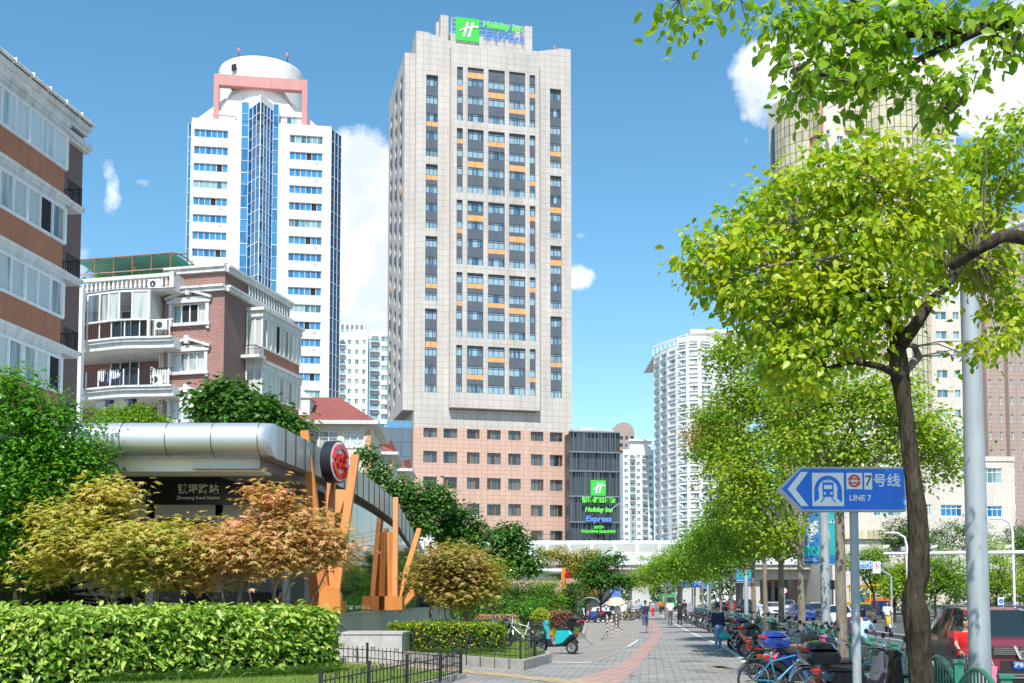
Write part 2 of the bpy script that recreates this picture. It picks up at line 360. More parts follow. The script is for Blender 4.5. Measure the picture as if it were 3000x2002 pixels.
def leaves(P, size, shape='quad', up=.6, droop=.3, out=None, var=.35, rng=RNG):
 n = len(P); T, TF = LEAF[shape]
 nrm = rng.normal(size=(n, 3)); nrm /= np.linalg.norm(nrm, axis=1)[:, None]; nrm[:, 2] = np.abs(nrm[:, 2]); nrm = nrm * (1 - up) + np.array([0, 0, up])
 if out is not None: nrm += out * .35
 nrm /= np.linalg.norm(nrm, axis=1)[:, None]
 d = rng.normal(size=(n, 3)); d[:, 2] = d[:, 2] * .5 - droop
 if out is not None: d += out * .9
 d -= nrm * np.sum(d * nrm, axis=1)[:, None]; d /= np.maximum(np.linalg.norm(d, axis=1)[:, None], 1e-6)
 s = np.cross(d, nrm); sz = size * (1 + rng.uniform(-var, var, n))
 V = (P[:, None, :] + sz[:, None, None] * (T[None, :, 0, None] * s[:, None, :] + T[None, :, 1, None] * d[:, None, :] + T[None, :, 2, None] * nrm[:, None, :])).reshape(-1, 3)
 Fc = (TF[None, :, :] + (np.arange(n) * len(T))[:, None, None]).reshape(-1, 3)
 return V, Fc
def blob_points(blobs, n, cl=.35, per=14, shell=.55, rng=RNG):
 B = np.array([list(b[:6]) for b in blobs], float); wgt = np.array([(b[6] if len(b) > 6 else 1) * (b[3] * b[4] * b[5]) ** .67 for b in blobs]); wgt /= wgt.sum()
 nc = max(1, n // per); idx = rng.choice(len(B), nc, p=wgt)
 d = rng.normal(size=(nc, 3)); d /= np.linalg.norm(d, axis=1)[:, None]
 r = shell + (1 - shell) * rng.random(nc) ** .6; r = np.where(rng.random(nc) < .2, rng.random(nc) * shell, r)
 r *= 1 + .12 * rng.normal(size=nc)
 C = B[idx, :3] + d * r[:, None] * B[idx, 3:6]
 ci = rng.integers(0, nc, n); off = rng.normal(size=(n, 3)) * cl * .5; off[:, 2] *= .6
 P = C[ci] + off; o = off + d[ci] * cl * .5; o /= np.maximum(np.linalg.norm(o, axis=1)[:, None], 1e-6)
 return P, o, C
def crown_obj(name, blobs, n, size, m, parent, shape='quad', cl=.4, per=14, up=.55, droop=.3, shell=.55, var=.35):
 P, o, C = blob_points(blobs, n, cl, per, shell); V, Fc = leaves(P, size, shape, up, droop, o, var)
 me = np_mesh(name, V, Fc, [m]); return new_mesh_obj(name, me, parent), C
def limb(mb, p, q, r0, r1, m, bend=.12, n=6, k=6, seed=None):
 p, q = Vector(p), Vector(q); L = (q - p).length; o = Vector([random.uniform(-1, 1) for _ in range(3)]) * L * bend
 pts = []; rr = []
 for i in range(n + 1):
  t = i / n; pts.append(p.lerp(q, t) + o * math.sin(math.pi * t) + Vector([random.uniform(-1, 1) for _ in range(3)]) * L * .02 * (0 < i < n)); rr.append(r0 + (r1 - r0) * t)
 mb.tube(pts, rr, m, k); return pts
tile_mat('hotel_stone', (.565, .515, .465), (.53, .48, .43), (.35, .325, .30), 1.15, 1.02, .035, 0, .5, .26, .10)
tile_mat('hotel_pink', (.55, .35, .26), (.59, .39, .30), (.38, .25, .2), 1.0, .68, .035, 0, .55, .10, .07)
mat('spandrel_grey', (.09, .105, .125), .4, 0, .08, .6)
mat('spandrel_orange', (.72, .34, .13), .45, 0, .06, .5)
glass_mat('hotel_glass', (.02, .055, .10), (.28, .40, .46), .08, .62, 1.0)
glass_mat('dark_glass', (.012, .016, .02), (.10, .12, .12), .06, .25, .8)
glass_mat('teal_glass', (.03, .10, .11), (.28, .42, .42), .08, .5, .9)
glass_mat('blue_glass', (.01, .09, .24), (.03, .22, .46), .05, .5, .6, .75)
glass_mat('navy_glass', (.008, .03, .08), (.02, .08, .18), .06, .4, .7, .3)
glass_mat('cyan_glass', (.015, .10, .26), (.05, .24, .46), .1, .6, .7)
glass_mat('bronze_glass', (.38, .33, .20), (.62, .55, .36), .16, .6, .6, .1)
glass_mat('house_glass', (.06, .08, .08), (.50, .52, .47), .06, .62, .8)
mat('frame_dark', (.05, .055, .06), .4); mat('frame_white', (.75, .76, .75), .45, 0, .06, 2, stain=.12)
mat('frame_brown', (.30, .12, .05), .5); mat('orange_trim', (.55, .20, .06), .5)
tile_mat('tower_white', (.72, .71, .68), (.77, .76, .73), (.55, .54, .51), .9, .3, .02, .5, .35, .12, .05, .1)
mat('render_white', (.80, .79, .76), .7, 0, .05, .2, stain=.22); mat('render_grey', (.50, .49, .46), .8, 0, .1, .3, stain=.2)
mat('pink_stone', (.52, .23, .21), .5, 0, .08, .5, stain=.15)
tile_mat('brick_red', (.25, .10, .08), (.30, .135, .11), (.42, .31, .27), .30, .115, .014, .5, .8, .1, .12)
tile_mat('brick_brown', (.20, .125, .105), (.235, .15, .125), (.15, .10, .085), .26, .09, .012, .5, .75, .15, .10)
mat('spandrel_brown', (.42, .17, .09), .75, 0, .12, .7, stain=.28)
mat('moulding', (.66, .66, .63), .75, 0, .07, 1.2, stain=.42, bump=.15)
tile_mat('beige_tile', (.64, .575, .495), (.68, .61, .53), (.50, .44, .38), .62, .3, .018, 0, .6, .22, .07)
tile_mat('brown_panel', (.36, .28, .235), (.39, .30, .25), (.24, .18, .15), 1.5, .75, .03, 0, .6, .1, .07)
mat('brown_panel_dark', (.20, .13, .10), .6); mat('stone_cream', (.66, .60, .50), .8, 0, .06, .6, stain=.2)
tile_mat('roof_red', (.26, .075, .06), (.30, .09, .07), (.17, .05, .04), .3, .3, .02, .5, .7, .15, .12)
mat('steel_dark', (.075, .09, .105), .45, .3, .1); mat('steel_fin', (.20, .235, .26), .4, .4, .1)
mat('room_dark', (.02, .02, .022), .9); mat('sign_green', (.04, .42, .05), .35, emit=(.03, .5, .04, .25)); mat('sign_green_dark', (.02, .24, .08), .4)
mat('sign_white', (.85, .86, .86), .4, 0, .03); mat('sign_blue', (.02, .12, .42), .4, 0, .05); mat('letter_blue', (.10, .22, .55), .4, emit=(.1, .2, .6, .15)); mat('letter_green', (.10, .55, .06), .4, emit=(.1, .6, .03, .3))
mat('galv', (.52, .55, .57), .45, .55, .12, 1.5, stain=.15)
mat('concrete', (.42, .40, .37), .85, 0, .16, 1.2, bump=.2, stain=.25); mat('white_metal', (.76, .77, .77), .5, 0, .06, .8, stain=.25)
mat('green_sheet', (.05, .38, .22), .4, 0, .1); mat('iron_black', (.018, .018, .02), .5, .2, .15); mat('ac_white', (.68, .68, .65), .5)
class Frm:
 def __init__(s, px, Y, deg, py=None):
  s.P = at(px, py or HOR, Y); s.P.z = 0; s.a = R(deg)
 def L(s, v):
  d = Vector((v.x - s.P.x, v.y - s.P.y)); c, k = math.cos(s.a), math.sin(s.a)
  return Vector((d.x * c + d.y * k, -d.x * k + d.y * c, v.z))
 def _o(s, px, py):
  o = s.L(Vector((0, 0, CH))); r = s.L(ray(px, py) + s.P); return o, r
 def hit(s, px, py, y=0.0):
  o, r = s._o(px, py); t = (y - o.y) / r.y; q = o + r * t; return q.x, q.z
 def side(s, px, py, x=0.0):
  o, r = s._o(px, py); t = (x - o.x) / r.x; q = o + r * t; return q.y, q.z
 def thing(s, name, label, cat, group=None): return thing(name, label, cat, s.P, s.a, group)
FRONT = lambda y=0.0: (lambda u, w, d: (u, y + d, w))
RIGHT = lambda x=0.0: (lambda u, w, d: (x - d, u, w))
LEFTW = lambda x=0.0: (lambda u, w, d: (x + d, u, w))
def win_mesh(w_, h, frame, glass, cols=2, rows=1, t=.06, d=.08, transom=0, sill=None, name='window', open_at=None):
 mb = MB()
 mb.quad((0, .02, 0), (w_, .02, 0), (w_, .02, h), (0, .02, h), glass) if cols == 1 else [mb.quad((w_ * i / cols, .02, 0), (w_ * (i + 1) / cols, .02, 0), (w_ * (i + 1) / cols, .02, h), (w_ * i / cols, .02, h), 'room_dark' if i == open_at else glass) for i in range(cols)]
 mb.box(0, w_, -d, .01, 0, t, frame); mb.box(0, w_, -d, .01, h - t, h, frame)
 mb.box(0, t, -d, .01, t, h - t, frame); mb.box(w_ - t, w_, -d, .01, t, h - t, frame)
 for i in range(1, cols): x = w_ * i / cols; mb.box(x - t / 2, x + t / 2, -d * .8, .01, t, h - t, frame)
 for i in range(1, rows): z = h * i / rows; mb.box(t, w_ - t, -d * .7, .008, z - t / 2, z + t / 2, frame)
 if transom: z = h * (1 - transom); mb.box(t, w_ - t, -d * .7, .008, z - t / 2, z + t / 2, frame)
 if sill: mb.box(-.1, w_ + .1, -.22, .0, -.1, 0, sill)
 return mb
class Wins:
 def __init__(s, root, cap=100): s.root = root; s.n = 0; s.cap = cap; s.rest = MB(); s.cache = {}
 def put(s, key, mbf, x, y, z, rz=0, name='window'):
  if key not in s.cache: mb = mbf(); s.cache[key] = (mb, mb.mesh(name))
  mb, me = s.cache[key]
  if s.n < s.cap: s.n += 1; return new_mesh_obj(name, me, s.root, (x, y, z), (0, 0, rz))
  M = Matrix.Translation((x, y, z)) @ Matrix.Rotation(rz, 4, 'Z'); b = len(s.rest.v); s.rest.v.extend(tuple(M @ Vector(v)) for v in mb.v)
  s.rest.f.extend(tuple(b + k for k in f) for f in mb.f); s.rest.m.extend(s.rest.mi(mb.mats[k]) for k in mb.m)
 def done(s):
  if s.rest.v: tag(s.rest.build('windows_beyond', s.root), kind='stuff')
def hotel():
 F = Frm(1210, 178, 14.0); root = F.thing('hotel_tower', 'tall beige stone hotel tower with grey and orange window strips and pink base', 'hotel')
 W = Wins(root, 99); BX = -1.25; mb = MB(); pod = MB()
 x1 = F.hit(1676, 1300)[0]; zt = F.hit(1217, 90)[1]; zlow = F.hit(1295, 117)[1]; zpod = F.hit(1215, 1249)[1]
 D = 18
 bx0, bzt = F.hit(1322, 132, BX); bx1 = F.hit(1581, 600, BX)[0]; bzb = F.hit(1320, 1193, BX)[1]
 fl = [F.hit(1265, 225 + 52.9 * k)[1] for k in range(18)]; fl_z0 = fl[0]; pitch = (fl[0] - fl[17]) / 17; wh = 1.42
 tops = [fl_z0 - pitch * k for k in range(18)]
 def strip(px0, px1, py, y, groups, orange, top_extra, cols, key, deep, open_dark=()):
  x0 = F.hit(px0, py, y)[0]; xx = F.hit(px1, py, y)[0]; holes = []
  for g0, g1 in groups:
   zt_ = tops[g0] + (top_extra if g0 == 0 else .28); zb_ = tops[g1] - wh
   holes.append((x0, xx, zb_, zt_))
   for k in range(g0, g1 + 1):
    za = tops[k] - wh; up = tops[k]
    nm = 'narrow' if key == 'n' else key
    W.put((nm, round(xx - x0, 2)), lambda: win_mesh(xx - x0, wh, 'frame_dark', 'hotel_glass', cols, 1, .07, .06, .22), x0, y + deep - .03, za)
    ztop = zt_ if k == g0 else tops[k - 1] - wh
    if ztop - up > .1:
     o = orange.get(k)
     zs = [(up, ztop, 'spandrel_grey')]
     if o == 'a': zs = [(up, up + .95 * min(1, (ztop - up)), 'spandrel_orange'), (up + .95 * min(1, (ztop - up)), ztop, 'spandrel_grey')]
     if o == 'b': zs = [(up, ztop - .75, 'spandrel_grey'), (ztop - .75, ztop, 'spandrel_orange')]
     for a, b, m in zs:
      if b - a > .05:
       mb.quad((x0, y + deep - .10, a), (xx, y + deep - .10, a), (xx, y + deep - .10, b), (x0, y + deep - .10, b), m)
       mb.box((x0 + xx) / 2 - .02, (x0 + xx) / 2 + .02, y + deep - .12, y + deep - .102, a, b, 'frame_dark')
  return holes
 G3 = [(0, 2), (3, 6), (7, 10), (11, 14), (15, 17)]; G4 = [(0, 4), (5, 8), (9, 12), (13, 17)]
 hl = strip(1248, 1283, 400, 0, G4, {3: 'b', 6: 'b', 12: 'b', 15: 'a'}, .3, 3, 'l', .5)
 hr = strip(1612, 1645, 600, 0, G4, {4: 'b', 7: 'a', 10: 'a', 16: 'b'}, .3, 3, 'l', .5)
 hA = strip(1338.5, 1356, 400, BX, G3, {1: 'b', 4: 'b', 9: 'b', 13: 'b'}, 1.6, 1, 'n', .35)
 hB = strip(1370, 1417, 400, BX, G3, {0: 'a', 5: 'a', 8: 'a', 12: 'b', 17: 'b'}, 1.7, 3, 'w', .35)
 hC = strip(1430.5, 1479, 400, BX, G3, {1: 'a', 4: 'b', 10: 'b', 13: 'b', 16: 'b'}, 1.75, 3, 'w', .35)
 hD = strip(1491.5, 1539, 400, BX, G3, {2: 'b', 5: 'a', 9: 'a', 13: 'a'}, 1.8, 3, 'w', .35)
 hE = strip(1551.5, 1568.5, 400, BX, G3, {1: 'b', 6: 'b', 8: 'b', 12: 'b', 17: 'b'}, 1.6, 1, 'n', .35)
 mb.wall(FRONT(0), 0, x1, zpod, zlow, hl + hr, .5, 'hotel_stone')
 mb.wall(FRONT(BX), bx0, bx1, bzb, bzt, hA + hB + hC + hD + hE, .35, 'hotel_stone')
 mb.quad((bx0, BX, bzb), (bx0, BX, bzt), (bx0, .01, bzt), (bx0, .01, bzb), 'hotel_stone'); mb.quad((bx1, BX, bzb), (bx1, .01, bzb), (bx1, .01, bzt), (bx1, BX, bzt), 'hotel_stone')
 mb.quad((bx0, BX, bzb), (bx0, .01, bzb), (bx1, .01, bzb), (bx1, BX, bzb), 'hotel_stone'); mb.quad((bx0, BX, bzt), (bx1, BX, bzt), (bx1, 3, bzt), (bx0, 3, bzt), 'hotel_stone')
 mb.quad((bx0 + .3, -.03, bzb - .1), (bx1 - .3, -.03, bzb - .1), (bx1 - .3, -.03, bzb - .2), (bx0 + .3, -.03, bzb - .2), 'frame_dark')
 xs = F.hit(1250, 95)[0]
 for (a, b, c) in ((0, xs, bx0), (x1, x1 - xs, bx1)):
  poly = [(a, zlow), (a, zt), (b, zt), (c, zlow)]
  if a > 0: poly = poly[::-1]
  mb.slab(poly, 0, 4, 0, 'hotel_stone')
 mb.quad((x1, 0, zpod), (x1, D, zpod), (x1, D, zlow), (x1, 0, zlow), 'hotel_stone'); mb.quad((0, D, zpod), (0, 0, zpod), (0, 0, zlow), (0, D, zlow), 'hotel_stone')
 mb.quad((0, D, zpod), (0, D, zlow), (x1, D, zlow), (x1, D, zpod), 'hotel_stone'); mb.quad((0, 0, zlow), (x1, 0, zlow), (x1, D, zlow), (0, D, zlow), 'render_grey')
 wx = F.hit(1183.5, 600, .9)[0]; wz = F.hit(1185, 154, .9)[1]; wzb = F.hit(1178, 1201, .9)[1]; wl = F.side(1137, 700, wx)[0]
 so = []
 for k in range(21):
  z = wz - 5.0 - k * 2.86 + 1.6
  for c in range(3):
   y0 = wl * (.12 + .29 * c) + 1; zz = z - 0.95 * (c % 3) + 1
   if zz - 1.7 > wzb + .6: so.append((y0, y0 + 2.6, zz - 1.7, zz))
 mb.wall(LEFTW(wx), .9, wl, wzb, wz, so, .9, 'hotel_stone', 'render_grey')
 mb.quad((wx, .9, wzb), (0.01, .9, wzb), (0.01, .9, wz), (wx, .9, wz), 'hotel_stone'); mb.quad((wx, .9, wz), (0, .9, wz), (0, wl, wz), (wx, wl, wz), 'hotel_stone'); mb.quad((wx, .9, wzb), (wx, wl, wzb), (0, wl, wzb), (0, .9, wzb), 'hotel_stone')
 for i, (a, b, c, d) in enumerate(so):
  W.put(('sw',), lambda: win_mesh(2.6, 1.7, 'frame_dark', 'hotel_glass', 2, 1, .07), wx + .85, b, c, -math.pi / 2)
  if i % 2: mb.box(wx - .04, wx - .004, a, b, d, d + (1.0 if i % 7 else .9), 'spandrel_grey' if i % 7 else 'spandrel_orange')
 zr = F.hit(1170, 1250, 3)[1]
 rows = [(1253, 1281), (1321, 1355), (1396, 1430), (1472, 1507), (1550, 1584), (1626, 1660)]
 cols = [(1240, 1280), (1299, 1339), (1368, 1405), (1427, 1467), (1489, 1526), (1555, 1592), (1611, 1648)]
 ph = []
 for a, b in cols:
  xa, xb = F.hit(a, 1350)[0], F.hit(b, 1350)[0]
  for c, d in rows:
   zc, zd = F.hit(1240, c)[1], F.hit(1240, d)[1]; ph.append((xa, xb, zd, zc))
 pod.wall(FRONT(0), -.12, x1, 0, zpod, ph, .45, 'hotel_pink'); pod.quad((x1, 0, 0), (x1, D, 0), (x1, D, zpod), (x1, 0, zpod), 'hotel_pink'); pod.quad((-.12, D, 0), (-.12, 0, 0), (-.12, 0, zpod), (-.12, D, zpod), 'hotel_pink')
 for i, (a, b, c, d) in enumerate(ph):
  k = (i * 7 + i // 5) % 3
  def pw(a=a, b=b, c=c, d=d, k=k):
   m = win_mesh(b - a, d - c, 'frame_dark', 'dark_glass', 3, 1, .05, .06, .28)
   q = (b - a) * (.3, .62, .78)[k]; m.box(q - .09, q + .09, -.12, 0, 0, d - c, 'frame_brown'); m.box(0, .05, -.2, 0, 0, d - c, 'frame_brown'); return m
  W.put(('p', k, round(b - a, 1), round(d - c, 1)), pw, a, .42, c)
 W.done(); mb.build('wall', root); pod.build('podium_wall', root)
 rf = MB(); y = 3.0
 for a, b, t in ((1291, 1314, 43), (1538, 1559, 76)):
  xa, za = F.hit(a, t, y); xb = F.hit(b, t, y)[0]; rf.box(xa, xb, y, y + 5, zlow - .5, za, 'hotel_stone')
 xa = F.hit(1300, 100, 5)[0]; xb = F.hit(1545, 100, 5)[0]; rf.box(xa, xb, 5.0, 10, zlow - .3, F.hit(1320, 96, 5)[1], 'hotel_stone')
 xa, za = F.hit(1285, 66, 5); rf.box(xa - .4, xa + .4, 5, 6, zlow, za, 'hotel_stone')
 xa, za = F.hit(1515, 76, 6.0); rf.box(xa - .5, xa + .5, 6, 7, zlow, za, 'hotel_stone')
 rf.build('roof_fin', root)
 m = MB(); xa, za = F.hit(1624, 134, 2); m.box(xa - .15, xa + .15, 2, 2.3, zlow, za, 'pink_stone')
 m.beam((xa - 1.1, 2, zlow), (xa, 2.1, za), .12, .12, 'iron_black'); m.build('mast', root)
 sg = thing('rooftop_sign', 'green square and hotel name lettering on steel lattice atop the beige tower', 'rooftop sign', F.P, F.a)
 y = -.2; fr = MB(); X = lambda px, py=90: F.hit(px, py, y); a, zb = X(1324, 130); b = X(1536, 150)[0]; zt_ = X(1324, 50)[1]
 for k in range(9): xx = a + (b - a) * k / 8; fr.beam((xx, y + .3, bzt - .2), (xx, y + .3, zt_), .09, .09, 'galv'); fr.beam((xx, y + .3, zt_), (xx, y + 2.2, bzt - .3), .07, .07, 'galv')
 for k in range(7): z = zb + (zt_ - zb) * k / 6; fr.beam((a, y + .25, z), (b, y + .25, z), .07, .07, 'galv')
 for k in range(8):
  p = a + (b - a) * k / 8; q = a + (b - a) * (k + 1) / 8; fr.beam((p, y + .3, bzt), (q, y + .3, zb), .06, .06, 'galv'); fr.beam((q, y + .3, bzt), (p, y + .3, zb), .06, .06, 'galv')
 fr.build('lattice', sg)
 def emblem(par, x0, z0, s, y, name='emblem_board'):
  e = MB(); e.box(x0, x0 + s, y, y + .25, z0, z0 + s, 'sign_green'); eb = e.build(name, par)
  e = MB(); P = lambda u, v: (x0 + u * s, v * s + z0)
  for (u0, v0, u1, v1) in ((.28, .17, .47, .82), (.50, .17, .69, .82)):
   e.slab([P(u0, v0), P(u0 + .10, v0), P(u1 + .09, v1), P(u1 - .01, v1)][::1], y - .06, y - .012, 0, 'sign_white')
  pts = [(.14, .36), (.3, .455), (.55, .55), (.78, .61), (.97, .625)]
  e.slab([P(u, v) for u, v in pts] + [P(u, v + .075 - .1 * abs(u - .6) * .3) for u, v in pts[::-1]], y - .1, y - .062, 0, 'sign_white')
  e.build('emblem', par); return eb
 x0, z0 = X(1335, 117); s = X(1403, 117)[0] - x0; emblem(sg, x0, z0, s, y - .1)
 xm, zm = X(1472, 79); text('lettering', 'Holiday Inn', 1.5, 'letter_green', sg, (xm, y, zm), ext=.12, bold=.05, shear=.15, sx=.98)
 xm, zm = X(1474, 110); text('lettering', 'Express', 1.95, 'letter_blue', sg, (xm, y, zm), ext=.12, bold=.02, shear=.25, sx=1.12)
 an = thing('glass_annex', 'low dark grey glass annex with roof railing left of the hotel base', 'annex', F.P, F.a)
 ya = 1.0; xa, za = F.hit(1118, 1252, ya); m = MB(); m.box(xa, -.13, ya, 14, 0, za, 'steel_dark'); m.build('wall', an)
 g = MB(); n = 3
 for j in range(9):
  for i in range(n):
   u0 = xa + (-.13 - xa) * i / n; u1 = xa + (-.13 - xa) * (i + 1) / n; w0 = za - (j + 1) * 2.3; g.quad((u0 + .03, ya - .02, w0 + .04), (u1 - .03, ya - .02, w0 + .04), (u1 - .03, ya - .02, w0 + 2.26), (u0 + .03, ya - .02, w0 + 2.26), 'annex_glass')
 g.build('glazing', an)
 r = MB()
 for k in range(14): u = xa + 1 + (-.2 - xa - 1) * k / 13; r.beam((u, ya + .4, za), (u, ya + .4, za + 1.2), .04, .04, 'galv')
 r.beam((xa + 1, ya + .4, za + 1.2), (-.2, ya + .4, za + 1.2), .06, .06, 'galv'); r.box(xa + 1, -.2, ya + .42, ya + .45, za + .1, za + 1.1, 'cyan_glass'); r.build('railing', an)
 S = Frm(1672, 180, 10); st = S.thing('slatted_tower', 'dark steel tower screened by vertical slats with hotel sign', 'tower')
 xb = S.hit(1817, 1400)[0]; zt2 = S.hit(1674, 1262)[1]; zb2 = 0; m = MB(); m.box(0, xb, .5, 9, 0, zt2 - .3, 'steel_dark'); m.box(2, 4.5, 2, 4, zt2 - .3, zt2 + .9, 'render_grey'); m.box(.8, xb - .6, 1.5, 7, zt2 - .3, zt2 + .5, 'render_grey')
 m.build('core', st); tiers = [1262, 1322, 1378, 1452, 1528, 1600, 1690]; m = MB()
 zz = [S.hit(1674, t)[1] for t in tiers]
 for j in range(len(zz) - 1):
  m.box(-.05, xb + .05, -.1, 1, zz[j] - .22, zz[j], 'steel_fin')
  x = .1
  while x < xb:
   wdt = random.choice((.05, .05, .08)); m.box(x, x + wdt, -.02, .3, zz[j + 1], zz[j] - .23, 'steel_fin' if random.random() < .75 else 'steel_dark'); x += random.choice((.2, .24, .3, .4, .6))
  for k in range(14): m.box(xb, xb + .06, .3 + k * .6, .4 + k * .6, zz[j + 1], zz[j] - .23, 'steel_fin')
 m.build('slat_screen', st)
 s2 = thing('vertical_hotel_sign', 'green and blue hotel sign stacked on the dark slatted tower', 'sign', S.P, S.a)
 x0, z0 = S.hit(1731, 1452, -.5); s_ = S.hit(1775, 1452, -.5)[0] - x0; emblem(s2, x0, z0, s_, -.5)
 for body, px, py, size, m, sx in (('智选假日酒店', 1754, 1466, .98, 'letter_green', .98), ('Holiday Inn', 1754, 1494, 1.02, 'letter_green', 1.0), ('Express', 1753, 1521, 1.3, 'letter_blue', 1.1), ('上海镇坪', 1754, 1546, .46, 'letter_green', .95), ('SHANGHAI ZHENPING', 1753, 1558, .58, 'letter_green', .98)):
  x, z = S.hit(px, py, -.5); text('lettering', body, size * .97, m, s2, (x, -.5, z), ext=.08, bold=.05 if 'H' not in body[1:] else .03, shear=.2 if body in ('Express', 'Holiday Inn') else 0, sx=sx)
glass_mat('annex_glass', (.07, .09, .11), (.10, .125, .15), .08, .5, .8)
hotel()
def office():
 F = Frm(535, 212, 9.0); root = F.thing('office_tower', 'white tiled office tower with blue glass spine and round rooftop drum', 'office tower')
 W = Wins(root, 56); mb = MB(); xl = 0; xr = F.hit(966, 800)[0]; zt = F.hit(535, 343)[1]; D = 26
 a0, a1 = F.hit(702, 700)[0], F.hit(812, 700)[0]; holes = []
 cl = (F.hit(563, 700)[0], F.hit(664, 700)[0]); cr_ = (F.hit(845, 700)[0], F.hit(943, 700)[0])
 zw = F.hit(568, 377)[1]; pit = 51.3 / (FPX / (212 * 1.02)); n = 19
 for k in range(n):
  z = zw - k * pit
  for c in (cl, cr_): holes.append((c[0], c[1], z - 1.55, z))
 mb.wall(FRONT(0), xl, a0, 0, zt, [h for h in holes if h[1] < a0], .3, 'tower_white'); mb.wall(FRONT(0), a1, xr, 0, zt, [h for h in holes if h[0] > a1], .3, 'tower_white')
 for i, (a, b, c, d) in enumerate(holes):
  k = i % 5
  W.put((k, i % 2), lambda: win_mesh(b - a, 1.55, 'frame_white', 'cyan_glass' if k != 1 else 'teal_glass', 6, 1, .09, .06, 0, open_at=(k if k > 2 else None)), a, .27, c)
  if k in (0, 3): mb.box(b - 1.6, b - .9, -.04, .02, c - .8, c - .4, 'render_grey')
 mb.quad((xr, 0, 0), (xr, D, 0), (xr, D, zt), (xr, 0, zt), 'render_grey'); mb.quad((0, D, 0), (0, 0, 0), (0, 0, zt), (0, D, zt), 'render_grey'); mb.quad((0, 0, zt), (xr, 0, zt), (xr, D, zt), (0, D, zt), 'render_white'); mb.quad((0, D, 0), (0, D, zt), (xr, D, zt), (xr, D, 0), 'render_grey')
 mb.build('wall', root)
 def curtain(name, p, q, z0, z1, glassm, nx, nz, y_in=.0):
  g = MB(); p, q = Vector(p), Vector(q); d = (q - p) / nx; nrm = Vector((d.y, -d.x, 0)).normalized()
  for i in range(nx):
   for j in range(nz):
    z = z0 + (z1 - z0) * j / nz; zz = z0 + (z1 - z0) * (j + 1) / nz; A = p + d * i; B = p + d * (i + 1)
    g.quad((A.x, A.y, z), (B.x, B.y, z), (B.x, B.y, zz), (A.x, A.y, zz), glassm)
  for i in range(nx + 1): A = p + d * i + nrm * .04; g.beam((A.x, A.y, z0), (A.x, A.y, z1), .085, .085, 'frame_white')
  for j in range(nz + 1):
   z = z0 + (z1 - z0) * j / nz; A = p + nrm * .035; B = q + nrm * .035; g.beam((A.x, A.y, z), (B.x, B.y, z), .08, .07 if j % 3 else .14, 'frame_white')
  return g.build(name, root)
 s0, s1 = F.hit(724, 700)[0], F.hit(795, 700)[0]; z35 = F.hit(710, 357)[1]; ztop = F.hit(757, 283, -4)[1]; vx = F.hit(758, 700, -4.2)[0]; zside = F.hit(703, 300)[1]
 curtain('glass_strip', (a0, .1, 0), (s0, .1, 0), 0, z35 + 4, 'cyan_glass', 1, 42); curtain('glass_strip', (s1, .1, 0), (a1, .1, 0), 0, z35 + 4, 'cyan_glass', 1, 42)
 curtain('glass_spine', (s0, 0, 0), (vx, -4.2, 0), 0, ztop - 1, 'blue_glass', 3, 46); curtain('glass_spine', (vx, -4.2, 0), (s1, 0, 0), 0, ztop - 1, 'blue_glass', 4, 46)
 c = MB(); c.prism([(a0, .15), (s0, .15), (vx, -4.0), (s1, .15), (a1, .15), (a1, 3), (a0, 3)], z35 - .5, z35 + 4, 'render_white'); c.build('spine_top', root)
 curtain('glass_strip', (-.7, .9, 0), (0.0, .0, 0), 0, zt - 1, 'cyan_glass', 1, 34)
 curtain('glass_strip', (xr, .05, 0), (xr + 2.0, 3.5, 0), 0, zt - .5, 'navy_glass', 3, 40)
 m = MB(); yd = 10; cx = F.hit(766, 250, yd)[0]; r = F.hit(889, 250, yd)[0] - cx; zd = F.hit(766, 164, yd - r)[1]
 rings = []
 for z, q in ((zt - 1, 1), (zd - 1.4, 1), (zd - .9, 1.004), (zd - .25, 1.004), (zd, .985)):
  rings.append([(cx + r * q * math.cos(2 * math.pi * i / 48), yd + r * q * math.sin(2 * math.pi * i / 48), z) for i in range(48)])
 m.loft(rings, 'render_white')
 dr = m.build('drum', root, smooth=30)
 for px, py in ((686, 208), (843, 222), (685, 264), (843, 277), (717, 260)):
  xx, z = F.hit(px, py, yd - r * .86); off = math.sqrt(max(0, r * r - (xx - cx) ** 2)); q = win_mesh(1.1, 1.3, 'frame_dark', 'dark_glass', 2); o = q.build('window', root); o.location = (xx - .5, yd - off - .12, z); o.rotation_euler = (0, 0, (xx - cx) / r)
 m = MB(); y = -.5 + 1
 xa, za = F.hit(627, 215, y); xb, zb = F.hit(642, 215, y); xc, _ = F.hit(884, 300, y); xd = F.hit(900, 300, y)[0]
 m.box(xa, xb, y, y + 1.6, zt - .5, za, 'pink_stone'); m.box(xc, xd, y, y + 1.6, zt - .5, za, 'pink_stone'); m.box(xb, xc, y + .05, y + 1.5, za - 2.2, za - .04, 'pink_stone'); m.build('portal', root)
 m = MB()
 rr = r * .92; pts = [(cx + rr * math.cos(t), zt + .1 + 7.4 * math.sin(t)) for t in [math.pi * i / 24 for i in range(25)]]
 m.slab(pts, 2.2, 3.2, 0, 'render_white')
 for s, px in ((-1, 562), (1, 948)):
  e = F.hit(px, 345, 5)[0]; h = F.hit(650, 300, 3)[1]; q = [(e, zt), (cx + s * r * .75, zt), (cx + s * r * .75, h + 1)]
  m.slab(q if s > 0 else q[::-1], 3, 9, 0, 'render_white')
 m.build('roof_shoulder', root)
 h = MB(); xa, za = F.hit(822, 345, 1.2); xb = F.hit(883, 345, 1.2)[0]; h.box(xa, xb, 1.2, 5, zt, za + .2, 'render_white'); h.box(xa - .3, xb + .3, .9, 5.2, za + .2, za + .5, 'render_white'); h.build('roof_room', root)
